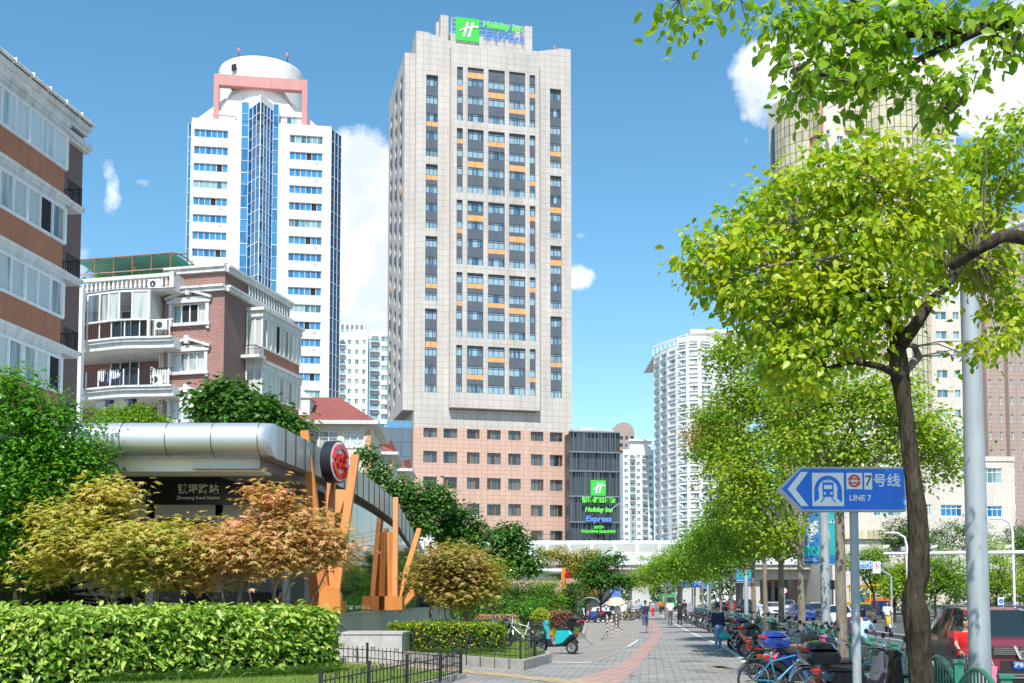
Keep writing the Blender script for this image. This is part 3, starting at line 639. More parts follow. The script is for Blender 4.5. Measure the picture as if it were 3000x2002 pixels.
 q = win_mesh(2.0, 1.3, 'frame_white', 'teal_glass', 2).build('window', root); q.location = (xa + 1.2, 1.15, zt + .4)
 h = MB(); xa = F.hit(622, 345, .8)[0]; xb = F.hit(688, 345, .8)[0]; h.box(xa, xb, .8, 4, zt, zt + 1.2, 'render_white'); h.slab([(xa - .2, zt + 1.2), (xb + .3, zt + 1.2), ((xa + xb) / 2, zt + 2.3)], .6, 4, 0, 'render_white'); h.build('roof_room', root)
 for px, py in ((700, 136), (842, 150)):
  mm = MB(); xx, z = F.hit(px, py, yd - 5); mm.tube([(xx, yd - 5, zd - 2), (xx, yd - 5, z)], .09, 'iron_black', 6); mm.ell((xx, yd - 5, z - .8), (.3, .3, .6), 'pink_stone', 8, 6); mm.build('lightning_rod', root)
 W.done()
office()
def grid_tower(name, label, cat, F, px_r, py_t, floors, cols, frac_w, frac_h, wallm, glassm, framem, depth, px_side=None, top_gap=1.2, pitch=3.0, side_right=True, balc=False, wcols=2, cap=60, side_cols=4, group=None):
 root = F.thing(name, label, cat, group); xr = F.hit(px_r, (py_t + 1500) / 2)[0]; zt = F.hit(px_r, py_t)[1]
 mb = MB(); W = Wins(root, cap); holes = []; cw = xr / cols; n = floors
 for k in range(n):
  z = zt - top_gap - k * pitch
  if z - pitch * frac_h < .3: break
  for c in range(cols):
   holes.append((c * cw + cw * (1 - frac_w) / 2, c * cw + cw * (1 + frac_w) / 2, z - pitch * frac_h, z))
 mb.wall(FRONT(0), 0, xr, 0, zt, holes, .25, wallm)
 for a, b, c, d in holes: W.put(round(b - a, 2), lambda: win_mesh(b - a, d - c, framem, glassm, wcols, 1, .08), a, .22, c)
 sx = xr if side_right else 0; sh = []
 for k in range(n):
  z = zt - top_gap - k * pitch
  if z - pitch * frac_h < .3: break
  for c in range(side_cols):
   dw = depth / side_cols; sh.append((c * dw + dw * .2, c * dw + dw * .7, z - pitch * frac_h, z))
 P = RIGHT(xr) if side_right else LEFTW(0)
 mb.wall(P, 0, depth, 0, zt, sh, .25, wallm)
 for a, b, c, d in sh: W.put(('s', round(b - a, 2)), lambda: win_mesh(b - a, d - c, framem, glassm, wcols, 1, .08), (xr - .22) if side_right else .22, a if side_right else b, c, math.pi / 2 if side_right else -math.pi / 2)
 ox = 0 if side_right else xr
 mb.quad((ox, depth, 0), (ox, 0, 0), (ox, 0, zt), (ox, depth, zt), wallm); mb.quad((0, depth, 0), (xr, depth, 0), (xr, depth, zt), (0, depth, zt), wallm)
 mb.build('wall', root); r = MB(); r.box(.01, xr - .01, .01, depth - .01, zt - .3, zt - .004, wallm); r.box(0, xr, -.01, .3, zt, zt + .9, wallm); r.box((0 if not side_right else xr - .3), (.3 if not side_right else xr), .3, depth, zt, zt + .9, wallm); r.build('roof', root)
 if balc:
  for c in balc:
   for k in range(n):
    z = zt - top_gap - k * pitch - pitch * frac_h - .1; bm = MB()
    if z < 12: break
    bm.box(c * cw + .1, (c + 1) * cw - .1, -1.1, 0, z - .2, z, wallm); bm.box(c * cw + .1, (c + 1) * cw - .1, -1.1, -1.03, z, z + .85, glassm); bm.build('balcony', root)
 W.done(); return root, xr, zt
F = Frm(985, 330, 6); rt, xr, zt = grid_tower('apartment_tower', 'white apartment tower with teal windows left of the hotel, curved roof pergola', 'apartment tower', F, 1076, 985, 30, 4, .5, .52, 'render_white', 'teal_glass', 'frame_white', 14, pitch=2.95, balc=[0], side_cols=3)
m = MB(); m.box(0, xr * .9, 1, 7, zt + 3.6, zt + 4.1, 'render_white')
for k in range(6): m.box(k * xr / 6, k * xr / 6 + .5, 1, 1.6, zt, zt + 3.6, 'render_white')
m.build('pergola', rt)
F = Frm(1078, 335, 6); rt, xr, zt = grid_tower('apartment_tower', 'narrower white apartment block with stacked balconies touching the hotel edge', 'apartment tower', F, 1140, 975, 30, 2, .72, .55, 'render_white', 'teal_glass', 'frame_white', 14, pitch=2.95, balc=[0], side_cols=3)
def curved():
 root = thing('curved_tower', 'tall white curved apartment tower with rows of balconies and roof canopy', 'apartment tower', at(2050, HOR, 370).xy.to_3d())
 W = Wins(root, 80); mb = MB(); pts = []
 for i, px in enumerate((1921, 1940, 1962, 1990, 2022, 2058, 2098, 2140, 2190)):
  Y = 385 - 20 * math.sin(min(1, i / 5) * math.pi / 2) + max(0, i - 5) * 2; p = at(px, HOR, Y); pts.append(Vector((p.x, p.y, 0)) - root.location)
 zt = at(1950, 1022, 375).z
 for i in range(len(pts) - 1):
  p, q = pts[i], pts[i + 1]; d = q - p; L = d.length; d.normalize(); nrm = Vector((d.y, -d.x, 0)); a = math.atan2(d.y, d.x)
  P = lambda u, w_, dd, p=p, d=d, nrm=nrm: (p.x + d.x * u - nrm.x * dd, p.y + d.y * u - nrm.y * dd, w_)
  holes = []; top = zt + (2 if 2 < i < 6 else 0)
  for k in range(27):
   z = top - 1.6 - k * 2.95
   if z > 4:
    holes.append((L * .12, L * .82, z - 1.75, z))
  mb.wall(P, 0, L, 0, top, holes, .5, 'render_white')
  for h in holes:
   pos = P(h[0], h[2], .42); W.put(round(h[1] - h[0], 1), lambda: win_mesh(h[1] - h[0], 1.75, 'frame_white', 'teal_glass' if i % 2 else 'house_glass', 3, 1, .09), pos[0], pos[1], h[2], a)
   mb.quad(P(h[0] - .2, h[2] - .15, -.35), P(h[1] + .2, h[2] - .15, -.35), P(h[1] + .2, h[2] + .05, -.35), P(h[0] - .2, h[2] + .05, -.35), 'render_white'); mb.quad(P(h[0] - .2, h[2] + .05, -.35), P(h[1] + .2, h[2] + .05, -.35), P(h[1] + .2, h[2] + .05, 0), P(h[0] - .2, h[2] + .05, 0), 'render_white')
 mb.prism([(p.x, p.y) for p in pts] + [(pts[-1].x, pts[-1].y + 30), (pts[0].x, pts[0].y + 30)], zt - .4, zt - .1, 'render_white')
 mb.build('wall', root)
 W.done(); t = MB(); e0 = at(2062, HOR, 372) - Vector((0, 0, CH)) - root.location
 z1 = at(2085, 965, 372).z
 t.box(e0.x, e0.x + 22, 4, 16, zt, z1 - 1, 'render_white'); t.box(e0.x - 3.5, e0.x + 24, 2, 18, z1 - 1, z1, 'render_white'); t.build('roof_canopy', root)
 t = MB()
 for k in range(9):
  p = pts[0].lerp(pts[4], k / 8); t.beam((p.x, p.y + 1, zt), (p.x, p.y + 1, zt + 3), .4, .4, 'render_white')
 t.beam((pts[0].x, pts[0].y + 1, zt + 3), (pts[4].x, pts[4].y + 1, zt + 3), .6, .5, 'render_white'); t.build('pergola', root)
 t = MB()
 for k in range(26): z = zt - 3 - k * 2.95; p = pts[3]; t.beam((p.x + .2, p.y - .8, z), (p.x + 3.4, p.y - .6, z - 2.2), .5, .3, 'render_white')
 t.build('stair_brace', root)
curved()
F = Frm(1828, 430, 4); rt, xr, zt = grid_tower('apartment_tower', 'distant white apartment block with stepped balconies right of the slatted tower', 'apartment tower', F, 1916, 1325, 22, 5, .6, .5, 'render_white', 'teal_glass', 'frame_white', 12, pitch=2.7, balc=[1, 3], side_cols=2)
m = MB(); m.box(xr * .25, xr * .95, 2, 9, zt, zt + 4.5, 'render_white'); m.box(xr * .2, xr, 1, 10, zt + 4.5, zt + 5.2, 'render_white'); m.build('roof_room', rt)
F = Frm(1800, 460, 3); rt, xr, zt = grid_tower('apartment_tower', 'brown tower with arched barrel top peeking over the slatted tower', 'apartment tower', F, 1860, 1270, 24, 4, .55, .5, 'brown_panel', 'dark_glass', 'frame_dark', 12, pitch=3, side_cols=2, cap=30)
m = MB(); m.slab([(xr / 2 + xr / 2 * math.cos(math.pi * i / 14), zt + .5 + 4.3 * math.sin(math.pi * i / 14)) for i in range(15)], 1, 10, 0, 'brown_panel'); m.box(0, xr, 1.02, 9.9, zt - .2, zt + .6, 'brown_panel'); m.build('barrel_roof', rt)
def beige():
 F = Frm(2436, 165, 4); root = F.thing('beige_tower', 'beige tiled tower with bulging bronze glass bays behind the street trees', 'tower'); mb = MB(); W = Wins(root, 70)
 xr = F.hit(2808, 700)[0]; zt = F.hit(2480, 205)[1]; zs = F.hit(2808, 262)[1]; hl = []
 x0, x1 = F.hit(2473, 340)[0], F.hit(2776, 340)[0]; g0, g1 = F.hit(2474, 385)[1], F.hit(2474, 270)[1]; b0, b1 = F.hit(2556, 600)[0], F.hit(2714, 600)[0]
 for k in range(26):
  z = F.hit(2436, 398)[1] - k * 2.95
  if z < 14: break
  for a, b in ((2452, 2470), (2485, 2517), (2728, 2760), (2778, 2795)): hl.append((F.hit(a, 420)[0], F.hit(b, 420)[0], z - 1.2, z))
 mb.wall(FRONT(0), 0, xr, 0, zt, hl, .25, 'beige_tile')
 mb.quad((0, 0, zt), (xr, 0, zt), (xr - 2, 0, zt + 2.6), (2.2, 0, zt + 2.6), 'beige_tile'); mb.quad((2.2, 0, zt + 2.6), (xr - 2, 0, zt + 2.6), (xr - 2, 8, zt + 2.6), (2.2, 8, zt + 2.6), 'beige_tile')
 for a, b, c, d in hl: W.put(round(b - a, 1), lambda: win_mesh(b - a, d - c, 'frame_white', 'teal_glass', 2, 1, .06), a, .2, c)
 p = Vector((0, 0, 0)); vq = at(2252, 400, 177); lq = F.L(Vector((vq.x, vq.y, 0))); q = Vector((lq.x, lq.y, 0)); d = (p - q); L = d.length; d.normalize(); nrm = Vector((d.y, -d.x, 0)); ang = math.atan2(d.y, d.x)
 P = lambda u, w_, dd: (q.x + d.x * u - nrm.x * dd, q.y + d.y * u - nrm.y * dd, w_)
 def uz(px, py):
  o, r = F._o(px, py);
  den = r.dot(nrm); t = (q - o).dot(nrm) / den; h = o + r * t; return (h - q).dot(d), h.z
 sh = []
 for k in range(26):
  z = uz(2395, 398)[1] - k * 2.95
  if z < 14: break
  u0 = uz(2391, 420)[0]; u1 = uz(2411, 420)[0]; sh.append((u0, u1, z - 1.2, z)); u0 = uz(2420, 420)[0]; u1 = uz(2430, 420)[0]; sh.append((u0, u1, z - 1.0, z))
 ztl = uz(2297, 286)[1]; mb.wall(P, 0, L, 0, ztl, sh, .25, 'beige_tile')
 u2 = uz(2297, 290)[0]; mb.add([P(u2, ztl, 0), P(L, ztl, 0), P(L, zt + 2, 0), P(u2 + 6, zt - 3, 0)], [(0, 1, 2, 3)], 'beige_tile')
 for a, b, c, e in sh: pos = P(a, c, .2); W.put(('l', round(b - a, 1)), lambda: win_mesh(b - a, e - c, 'frame_white', 'teal_glass', 2, 1, .06), pos[0], pos[1], c, ang)
 mb.quad((xr, 0, 0), (xr, 25, 0), (xr, 25, zt), (xr, 0, zt), 'beige_tile'); mb.quad((q.x + 12, 45, 0), (q.x, q.y, 0), (q.x, q.y, ztl), (q.x + 12, 45, ztl), 'beige_tile'); mb.build('wall', root)
 W.done()
 def bay(P, u0, u1, w0, w1, bulge, nx, nz, trim=True):
  g = MB(); f = lambda i: P(u0 + (u1 - u0) * i / nx, 0, -(.3 + bulge * math.sin(math.pi * i / nx) ** .8 if bulge else .3))
  for i in range(nx):
   a, b = f(i), f(i + 1)
   for j in range(nz):
    z = w0 + (w1 - w0) * j / nz; zz = w0 + (w1 - w0) * (j + 1) / nz; g.quad((a[0], a[1], z + .04), (b[0], b[1], z + .04), (b[0], b[1], zz - .04), (a[0], a[1], zz - .04), 'bronze_glass')
  bk = MB()
  for i in range(nx):
   a, b = f(i), f(i + 1); bk.quad((a[0], a[1] + .06, w0), (b[0], b[1] + .06, w0), (b[0], b[1] + .06, w1), (a[0], a[1] + .06, w1), 'frame_dark')
   bk.beam((a[0], a[1] - .02, w0), (a[0], a[1] - .02, w1), .07, .07, 'frame_dark')
  for w_ in (w0, w1):
   bk.add([P(u0, w_, 0)] + [(f(i)[0], f(i)[1], w_) for i in range(nx + 1)] + [P(u1, w_, 0)], [tuple(range(nx + 3))], 'orange_trim')
  for u in (u0, u1):
   a = P(u, w0, 0); b = P(u, w0, -.35); bk.quad((a[0], a[1], w0), (b[0], b[1], w0), (b[0], b[1], w1), (a[0], a[1], w1), 'orange_trim')
  a = f(0); b = f(nx); bk.beam((a[0], a[1] - .03, w0), (b[0], b[1] - .03, w0), .15, .15, 'orange_trim') if not bulge else None
  o = g.build('bay_glazing', root); bk.build('bay_frame', root); return o
 bay(FRONT(0), x0, b0, g0, g1, 0, 5, 4); bay(FRONT(0), b1, x1, g0, g1, 0, 4, 4); bay(FRONT(0), b0, b1, 16, g1 + 1, 1.9, 9, 36)
 ua, wa = uz(2266, 492); ub, wb = uz(2377, 420); uc = uz(2413, 400)[0]; w1 = uz(2300, 372)[1]
 bay(P, ua, ub, 16, w1, 1.8, 10, 40); bay(P, ub + .02, uc, uz(2400, 395)[1], uz(2400, 318)[1], 0, 3, 3)
 Q = Frm(2440, 140, 2); rt = Q.thing('beige_podium', 'stained beige podium building with square windows behind the lamp post', 'building'); mb = MB(); xr = Q.hit(2975, 1500)[0]; z1 = Q.hit(2960, 1352)[1]; W = Wins(rt, 99); h = []
 for a, b, c, d in ((2752, 2790, 1480, 1512), (2757, 2818, 1480, 1513), (2881, 2935, 1372, 1416), (2880, 2936, 1483, 1515), (2658, 2700, 1380, 1410), (2560, 2600, 1380, 1410), (2700, 2728, 1478, 1512), (2560, 2640, 1480, 1512)):
  if a == 2752: continue
  xa, zb = Q.hit(a, d); xb, za = Q.hit(b, c); h.append((xa, xb, zb, za))
 xs = Q.hit(2740, 1400)[0]
 mb.wall(FRONT(0), 0, xr, 0, z1, h, .25, 'beige_tile')
 for i, (a, b, c, d) in enumerate(h): W.put(i, lambda: win_mesh(b - a, d - c, 'frame_white', 'blue_glass' if i in (0, 2) else 'teal_glass', 4, 1, .07, .08, .3), a, .2, c)
 mb.quad((xr, 0, 0), (xr, 20, 0), (xr, 20, z1), (xr, 0, z1), 'beige_tile'); mb.quad((0, 20, 0), (0, 0, 0), (0, 0, z1), (0, 20, z1), 'beige_tile'); mb.quad((0, 0, z1), (xr, 0, z1), (xr, 20, z1), (0, 20, z1), 'render_grey'); mb.box(-.05, xr + .05, -.12, .3, z1, z1 + .6, 'beige_tile'); mb.build('wall', rt)
 b = MB(); n = 14; za, zb = Q.hit(2600, 1555)[1], Q.hit(2600, 1580)[1]
 for i in range(n):
  a = Q.hit(2420 + 17 * i, 1560)[0]; c = Q.hit(2436 + 17 * i, 1560)[0]; b.box(a, c, -.5, -.1, zb, za, 'bronze_glass')
 b.build('bronze_strip', rt); 
 B = Frm(2868, 190, 3); rt, xr, zt = grid_tower('brown_tower', 'brown panelled tower with small square windows at the right edge', 'tower', B, 3040, 640, 26, 6, .26, .45, 'brown_panel', 'dark_glass', 'frame_white', 14, pitch=3.0, side_right=False, cap=80, wcols=2)
 st = MB()
 for c in range(6): u = xr / 6 * (c + .5) ; st.box(u - 1.15, u - .5, -.03, 0, 5, zt - .9, 'brown_panel_dark') if c % 2 else None
 st.build('dark_band', rt)
beige()
def brick_block():
 F = Frm(643, 69, -13.8); root = F.thing('brick_apartment_block', 'red brick apartment block with white pediment windows and curved balconies', 'apartment block')
 D = F.side(884, 960, 1.1)[0] + .4; xl = -24; mb = MB(); tr = MB()
 Z = lambda py, px=560: F.hit(px, py)[1]
 ztop = Z(793, 640); zc = Z(838, 640)
 xb = F.hit(482, 950)[0]; holes = []; wn = []
 for (a, b, c, d) in ((505, 604, 882, 950), (502, 600, 1025, 1092), (500, 598, 1168, 1232), (498, 596, 1312, 1378)):
  xa, zb = F.hit(a, d); xx, za = F.hit(b, c + 4); holes.append((xa, xx, zb, za))
 mb.wall(FRONT(0), xb, 0, 0, ztop, holes, .25, 'brick_red'); mb.quad((xb, 2.2, 0), (xb, 0, 0), (xb, 0, ztop), (xb, 2.2, ztop), 'brick_red')
 for i, h in enumerate(holes):
  w_ = h[1] - h[0]; hh = h[3] - h[2]
  wm = MB(); wm.mats = []
  for k in range(4):
   u0 = h[0] + w_ * k / 4; u1 = h[0] + w_ * (k + 1) / 4
   wm.quad((u0, .16, h[2]), (u1, .16, h[2]), (u1, .16, h[3]), (u0, .16, h[3]), 'room_dark' if (i == 0 and k in (1, 2)) else 'house_glass')
  g = wm.build('window', root); fr = MB(); t = .07
  fr.box(h[0], h[1], .06, .15, h[2], h[2] + t, 'frame_white'); fr.box(h[0], h[1], .06, .15, h[3] - t, h[3], 'frame_white')
  for k in range(5): u = h[0] + w_ * k / 4; fr.box(u - t / 2, u + t / 2, .065, .148, h[2] + t, h[3] - t, 'frame_white')
  fr.build('frame', g)
  p = MB(); e = .34
  p.box(h[0] - .22, h[0], -.09, .02, h[2], h[3], 'moulding'); p.box(h[1], h[1] + .22, -.09, .02, h[2], h[3], 'moulding')
  p.box(h[0] - e, h[1] + e, -.22, .02, h[2] - .2, h[2] - .02, 'moulding'); p.box(h[0] - e + .05, h[0] - .1, -.15, .02, h[2] - .42, h[2] - .2, 'moulding'); p.box(h[1] + .1, h[1] + e - .05, -.15, .02, h[2] - .42, h[2] - .2, 'moulding')
  p.box(h[0] - e, h[1] + e, -.16, .02, h[3] + .02, h[3] + .22, 'moulding'); m = (h[0] + h[1]) / 2
  p.beam((h[0] - e - .1, -.12, h[3] + .3), (m, -.12, h[3] + .82), .3, .16, 'moulding'); p.beam((h[1] + e + .1, -.121, h[3] + .3), (m, -.121, h[3] + .82), .3, .158, 'moulding')
  p.box(h[0] - .1, h[1] + .1, -.07, .02, h[3] + .22, h[3] + .42, 'moulding'); p.box(m - .14, m + .14, -.32, 0, h[3] + .5, h[3] + 1.0, 'moulding'); p.build('pediment', root)
 for z0, z1, out in ((zc - .35, zc + .0, .28), (ztop - .1, ztop + .3, .22)):
  tr.box(xb, .12, -out, .02, z0, z1, 'moulding'); tr.box(xb + .02, .1, -out - .12, .0, z1 - .12, z1 + .02, 'moulding')
  tr.box(-.0, out, .02, D, z0, z1, 'moulding'); tr.box(0, out + .12, .03, D, z1 - .12, z1 + .02, 'moulding')
 mb.wall(RIGHT(0), 0, D, 0, ztop, [], .2, 'brick_brown')
 mb.quad((0, 0, ztop), (0, D, ztop), (xl, D, ztop), (xl, 0 + 2.2, ztop), 'render_grey'); mb.quad((xl, D, 0), (xl, D, ztop), (0, D, ztop), (0, D, 0), 'brick_brown')
 yb = 2.6; mb.wall(FRONT(yb), xl, xb, 0, ztop - 1.0, [], .2, 'brick_red')
 for zf, zt_ in ((Z(982, 400) + .4, 2.3), (Z(1125, 400) + .4, 2.3), (Z(1270, 400) + .4, 2.3)):
  for u0, u1 in ((F.hit(330, 900, yb)[0], F.hit(415, 900, yb)[0]), (F.hit(215, 900, yb)[0], F.hit(250, 900, yb)[0])):
   o = win_mesh(u1 - u0, 2.4, 'frame_white', 'dark_glass', 3, 1, .09, .08, .2).build('balcony_door', root); o.location = (u0, yb - .03, zf)
 tr.box(F.hit(475, 900, .5)[0], xb + .02, .5, 2.6, 0, ztop - 1.0, 'render_white')
 tr.build('cornice', root); mb.build('wall', root)
 def bal(py_top, py_bot, glazed, washing=False):
  x0 = F.hit(262, 950, -1.2)[0]; x1 = F.hit(505, 950, -1.2)[0]; zt_ = F.hit(400, py_top, -1.3)[1]; zb_ = F.hit(400, py_bot, -1.3)[1]; n = 24
  xs = [x0 - 5 + (x1 - x0 + 5) * i / n for i in range(n + 1)]
  f = lambda x: -1.15 - .42 * math.exp(-((x - (x0 + (x1 - x0) * .42)) / 1.9) ** 2) - .0
  m = MB()
  for zz0, zz1, o in ((zb_, zt_ - .3, -.18), (zt_ - .3, zt_ - .12, -.02), (zt_ - .12, zt_, .08)):
   for i in range(n):
    a, b = xs[i], xs[i + 1]; m.quad((a, f(a) - o, zz0), (b, f(b) - o, zz0), (b, f(b) - o, zz1), (a, f(a) - o, zz1), 'moulding')
    m.quad((a, f(a) - o, zz1), (b, f(b) - o, zz1), (b, 2.5, zz1), (a, 2.5, zz1), 'moulding'); m.quad((a, 2.5, zz0), (b, 2.5, zz0), (b, f(b) - o, zz0), (a, f(a) - o, zz0), 'moulding')
   b = xs[-1]; m.quad((b, f(b) - o, zz0), (b, .3, zz0), (b, .3, zz1), (b, f(b) - o, zz1), 'moulding')
  o = m.build('balcony', root); r = MB(); zr = zt_ + 1.05
  k = 0
  x = xs[0]
  while x < xs[-1] - .05:
   r.beam((x, f(x) + .1, zt_), (x, f(x) + .1, zr), .03, .03, 'iron_black')
   if k % 3 == 0: r.torus((x + .1, f(x) + .1, zt_ + .5), .1, .012, 'iron_black', 'y', 10, 4)
   if k % 6 == 0: r.box(x - .03, x + .03, f(x) + .07, f(x) + .13, zt_, zr, 'frame_white')
   x += .16; k += 1
  for i in range(n):
   a, b = xs[i], xs[i + 1]; r.beam((a, f(a) + .1, zr), (b, f(b) + .1, zr), .05, .05, 'frame_white' if glazed else 'iron_black'); r.beam((a, f(a) + .1, zt_ + .1), (b, f(b) + .1, zt_ + .1), .03, .03, 'iron_black')
  r.build('railing', o)
  if glazed:
   zg = F.hit(400, 855, -1.3)[1]; g = MB(); gf = MB(); c = [F.hit(p, 900, -1.3)[0] for p in (256, 295, 325, 358, 394, 438)]
   for i in range(len(c) - 1):
    a, b = c[i], c[i + 1]
    if i != 3: g.quad((a, f(a), zr + .02), (b, f(b), zr + .02), (b, f(b), zg), (a, f(a), zg), 'house_glass' if i else 'clear_pane')
    gf.beam((a, f(a) - .02, zr), (a, f(a) - .02, zg), .09, .09, 'frame_white'); gf.beam((a, f(a), zr + .03), (b, f(b), zr + .03), .09, .09, 'frame_white'); gf.beam((a, f(a), zg), (b, f(b), zg), .1, .1, 'frame_white')
   a = c[-1]; gf.beam((a, f(a) - .02, zt_), (a, f(a) - .02, zg), .16, .16, 'frame_white'); g.quad((a + .06, f(a), zr), (a + .06, 1.4, zr), (a + .06, 1.4, zg), (a + .06, f(a), zg), 'house_glass'); gf.beam((a + .05, 1.4, zt_), (a + .05, 1.4, zg), .1, .1, 'frame_white')
   gf.box(a, a + .1, -1.0, 1.4, zt_, zr, 'moulding')
   g.build('balcony_glazing', root); gf.build('glazing_frame', root)
   zs = F.hit(400, 846, -1.4)[1]; e = MB()
   for i in range(n):
    a, b = xs[i], xs[i + 1]
    for z0, z1, oo in ((zg, zg + .14, -.05), (zg + .14, zs, .1)):
     e.quad((a, f(a) - oo, z0), (b, f(b) - oo, z0), (b, f(b) - oo, z1), (a, f(a) - oo, z1), 'moulding'); e.quad((a, f(a) - oo, z1), (b, f(b) - oo, z1), (b, 2.5, z1), (a, 2.5, z1), 'moulding'); e.quad((a, f(a) - oo, z0), (a, 2.5, z0), (b, 2.5, z0), (b, f(b) - oo, z0), 'moulding')
   e.quad((xs[-1], f(xs[-1]), zg), (xs[-1], 2.5, zg), (xs[-1], 2.5, zs), (xs[-1], f(xs[-1]), zs), 'moulding'); e.build('terrace_slab', root); return zs, xs, f
  p = MB(); a = F.hit(437, 1000, -1.3)[0]; p.box(a, a + .14, -1.1, .6, zt_, zt_ + 1.15, 'moulding'); p.box(a, a + 1.2, -1.1, -1.0, zt_, zt_ + .95, 'moulding'); p.build('parapet', root)
  return zt_, xs, f
 clear_mat('clear_pane', (.8, .9, .92), .3)
 zter, xs, f = bal(988, 1020, True); bal(1130, 1162, False); bal(1275, 1307, False)
 zt1 = F.hit(400, 812, -1.2)[1]; b = MB(); x = xs[0]; yb_ = -1.0; z2 = F.hit(400, 815, yb_)[1]
 while x < xs[-1] - .3:
  h = z2 - zter; b.tube([(x, yb_, zter), (x, yb_, zter + h * .15), (x, yb_, zter + h * .35), (x, yb_, zter + h * .6), (x, yb_, zter + h * .85), (x, yb_, z2 - .05)], [.06, .05, .105, .06, .05, .07], 'moulding', 8); x += .31
 b.box(xs[0], xs[-1], yb_ - .12, yb_ + .12, z2 - .05, z2 + .16, 'moulding'); b.box(xs[0], xs[-1], yb_ - .1, yb_ + .1, zter, zter + .08, 'moulding'); b.box(xs[-1] - .3, xs[-1], yb_ - .15, yb_ + .15, zter, z2 + .2, 'moulding'); b.box(xs[-1]-.1, xs[-1], yb_+.15, 2.5, zter, z2 + .1, 'moulding'); b.build('balustrade', root)
 y0 = F.side(728, 900)[0]; y1 = F.side(884, 960, 1.1)[0]; y2 = D
 for (pa, pb, key) in ((912, 1000, 0), (1070, 1145, 1), (1215, 1290, 2)):
  za = F.side(728, pa, .9)[1]; zb = F.side(728, pb, .9)[1]; g = MB(); fr = MB(); ox = 1.0; n = 9
  for i in range(n):
   a = y0 + (y1 - y0) * i / n; c = y0 + (y1 - y0) * (i + 1) / n; g.quad((ox, a, zb), (ox, c, zb), (ox, c, za), (ox, a, za), 'room_dark' if (i, key) == (3, 0) else 'house_glass'); fr.beam((ox, a, zb), (ox, a, za), .1, .1, 'frame_white')
  fr.beam((ox, y1, zb), (ox, y1, za), .12, .12, 'frame_white')
  for z in (zb, za): fr.beam((ox, y0, z), (ox, y1, z), .1, .1, 'frame_white'); fr.beam((0, y0, z), (ox, y0, z), .1, .1, 'frame_white')
  g.quad((0, y0, zb), (ox, y0, zb), (ox, y0, za), (0, y0, za), 'house_glass'); fr.beam((.5, y0 - .01, zb), (.5, y0 - .01, za), .08, .08, 'frame_white')
  q = g.build('bay_window', root); fr.build('frame', q); s = MB(); zn = F.side(728, pb + 62, .9)[1]
  s.box(.02, ox - .05, y0 + .05, y1, zn, zb - .06, 'spandrel_brown'); s.box(.0, ox - .02, y0 - .02, y0 + .3, zn, zb - .05, 'moulding'); s.build('spandrel', root)
  s = MB(); s.box(0, ox + .12, y0 - .15, y1 + .1, za + .06, za + .45, 'moulding'); s.box(0, ox + .25, y0 - .3, y1 + .2, za + .45, za + .65, 'moulding')
  if key: s.box(0, ox + .3, y0 - .95, y0, za + .66, za + .85, 'moulding')
  s.build('bay_cornice', root)
  if key:
   r = MB()
   for k in range(9): r.beam((ox * .95, y0 - .9 + k * .1, za + .85), (ox * .95, y0 - .9 + k * .1, za + 1.45), .02, .02, 'iron_black')
   for k in range(10): r.beam((.1 + k * .1, y0 - .9, za + .85), (.1 + k * .1, y0 - .9, za + 1.45), .02, .02, 'iron_black')
   r.beam((.1, y0 - .9, za + 1.45), (ox, y0 - .9, za + 1.45), .04, .04, 'iron_black'); r.beam((ox, y0 - .9, za + 1.45), (ox, y0, za + 1.45), .04, .04, 'iron_black'); r.build('ledge_railing', root)
 s = MB(); yy = F.side(735, 800, .3)[0]
 k = yy
 while k < y1: s.tube([(.2, k, ztop - 1.05), (.2, k, ztop - .7), (.2, k, ztop - .2)], [.05, .09, .05], 'moulding', 6); k += .4
 s.build('flank_balustrade', root)
 o = thing('roof_shelter', 'arched green sheet shelter on the brick block rooftop', 'shelter', F.P, F.a); m = MB(); xa = F.hit(232, 770, 3)[0]; xr_ = F.hit(552, 790, 3)[0]; zr = F.hit(500, 760, 3)[1]; zz = F.hit(540, 790, 3)[1]
 arc = [(.8 + 5 * i / 10, zz + .1 + (zr + .1 - zz) * math.sin(math.pi * (.1 + .8 * i / 10))) for i in range(11)]
 for i in range(10): m.quad((xa, arc[i][0], arc[i][1]), (xr_ - .8, arc[i][0], arc[i][1]), (xr_ - .8, arc[i + 1][0], arc[i + 1][1]), (xa, arc[i + 1][0], arc[i + 1][1]), 'green_sheet')
 m.build('sheet_roof', o); m = MB()
 for k in range(7):
  x = xa + (xr_ - xa) * k / 6; m.tube([(x - (.6 if k == 6 else 0), a, z + .05) for a, z in arc], .05, 'frame_brown', 5)
  m.beam((x, .8, ztop - .3), (x, .8, arc[0][1]), .06, .06, 'frame_brown')
 for j in (0, 4): m.tube([(xa, arc[j][0], arc[j][1] + .08), (xr_, arc[j][0], arc[j][1] + .06)], .05, 'frame_brown', 5)
 m.tube([(xa, .3, ztop + .5), (0, .3, ztop + .5)], .035, 'pink_stone', 5); m.build('shelter_frame', o)
 P, ou, _ = blob_points([(xa + 3 + 2.2 * i, 1.2, ztop + .45, 1.1, .8, .45) for i in range(4)], 900, .3, 10); V, Fc = leaves(P, .16, 'quad', .4, .3, ou)
 o = new_mesh_obj('roof_plants', np_mesh('roof_plants', V, Fc, ['leaf_mid']), None, (F.P.x, F.P.y, 0), (0, 0, F.a)); tag(o, 'low green plants growing under the green rooftop shelter', 'plants')
 p = MB(); u = F.hit(236, 1000, -1.9)[0]; za = F.hit(240, 845, -1.9)[1]; p.box(u - .17, u + .17, -2.05, -1.75, 0, za, 'frame_white'); p.build('column', root)
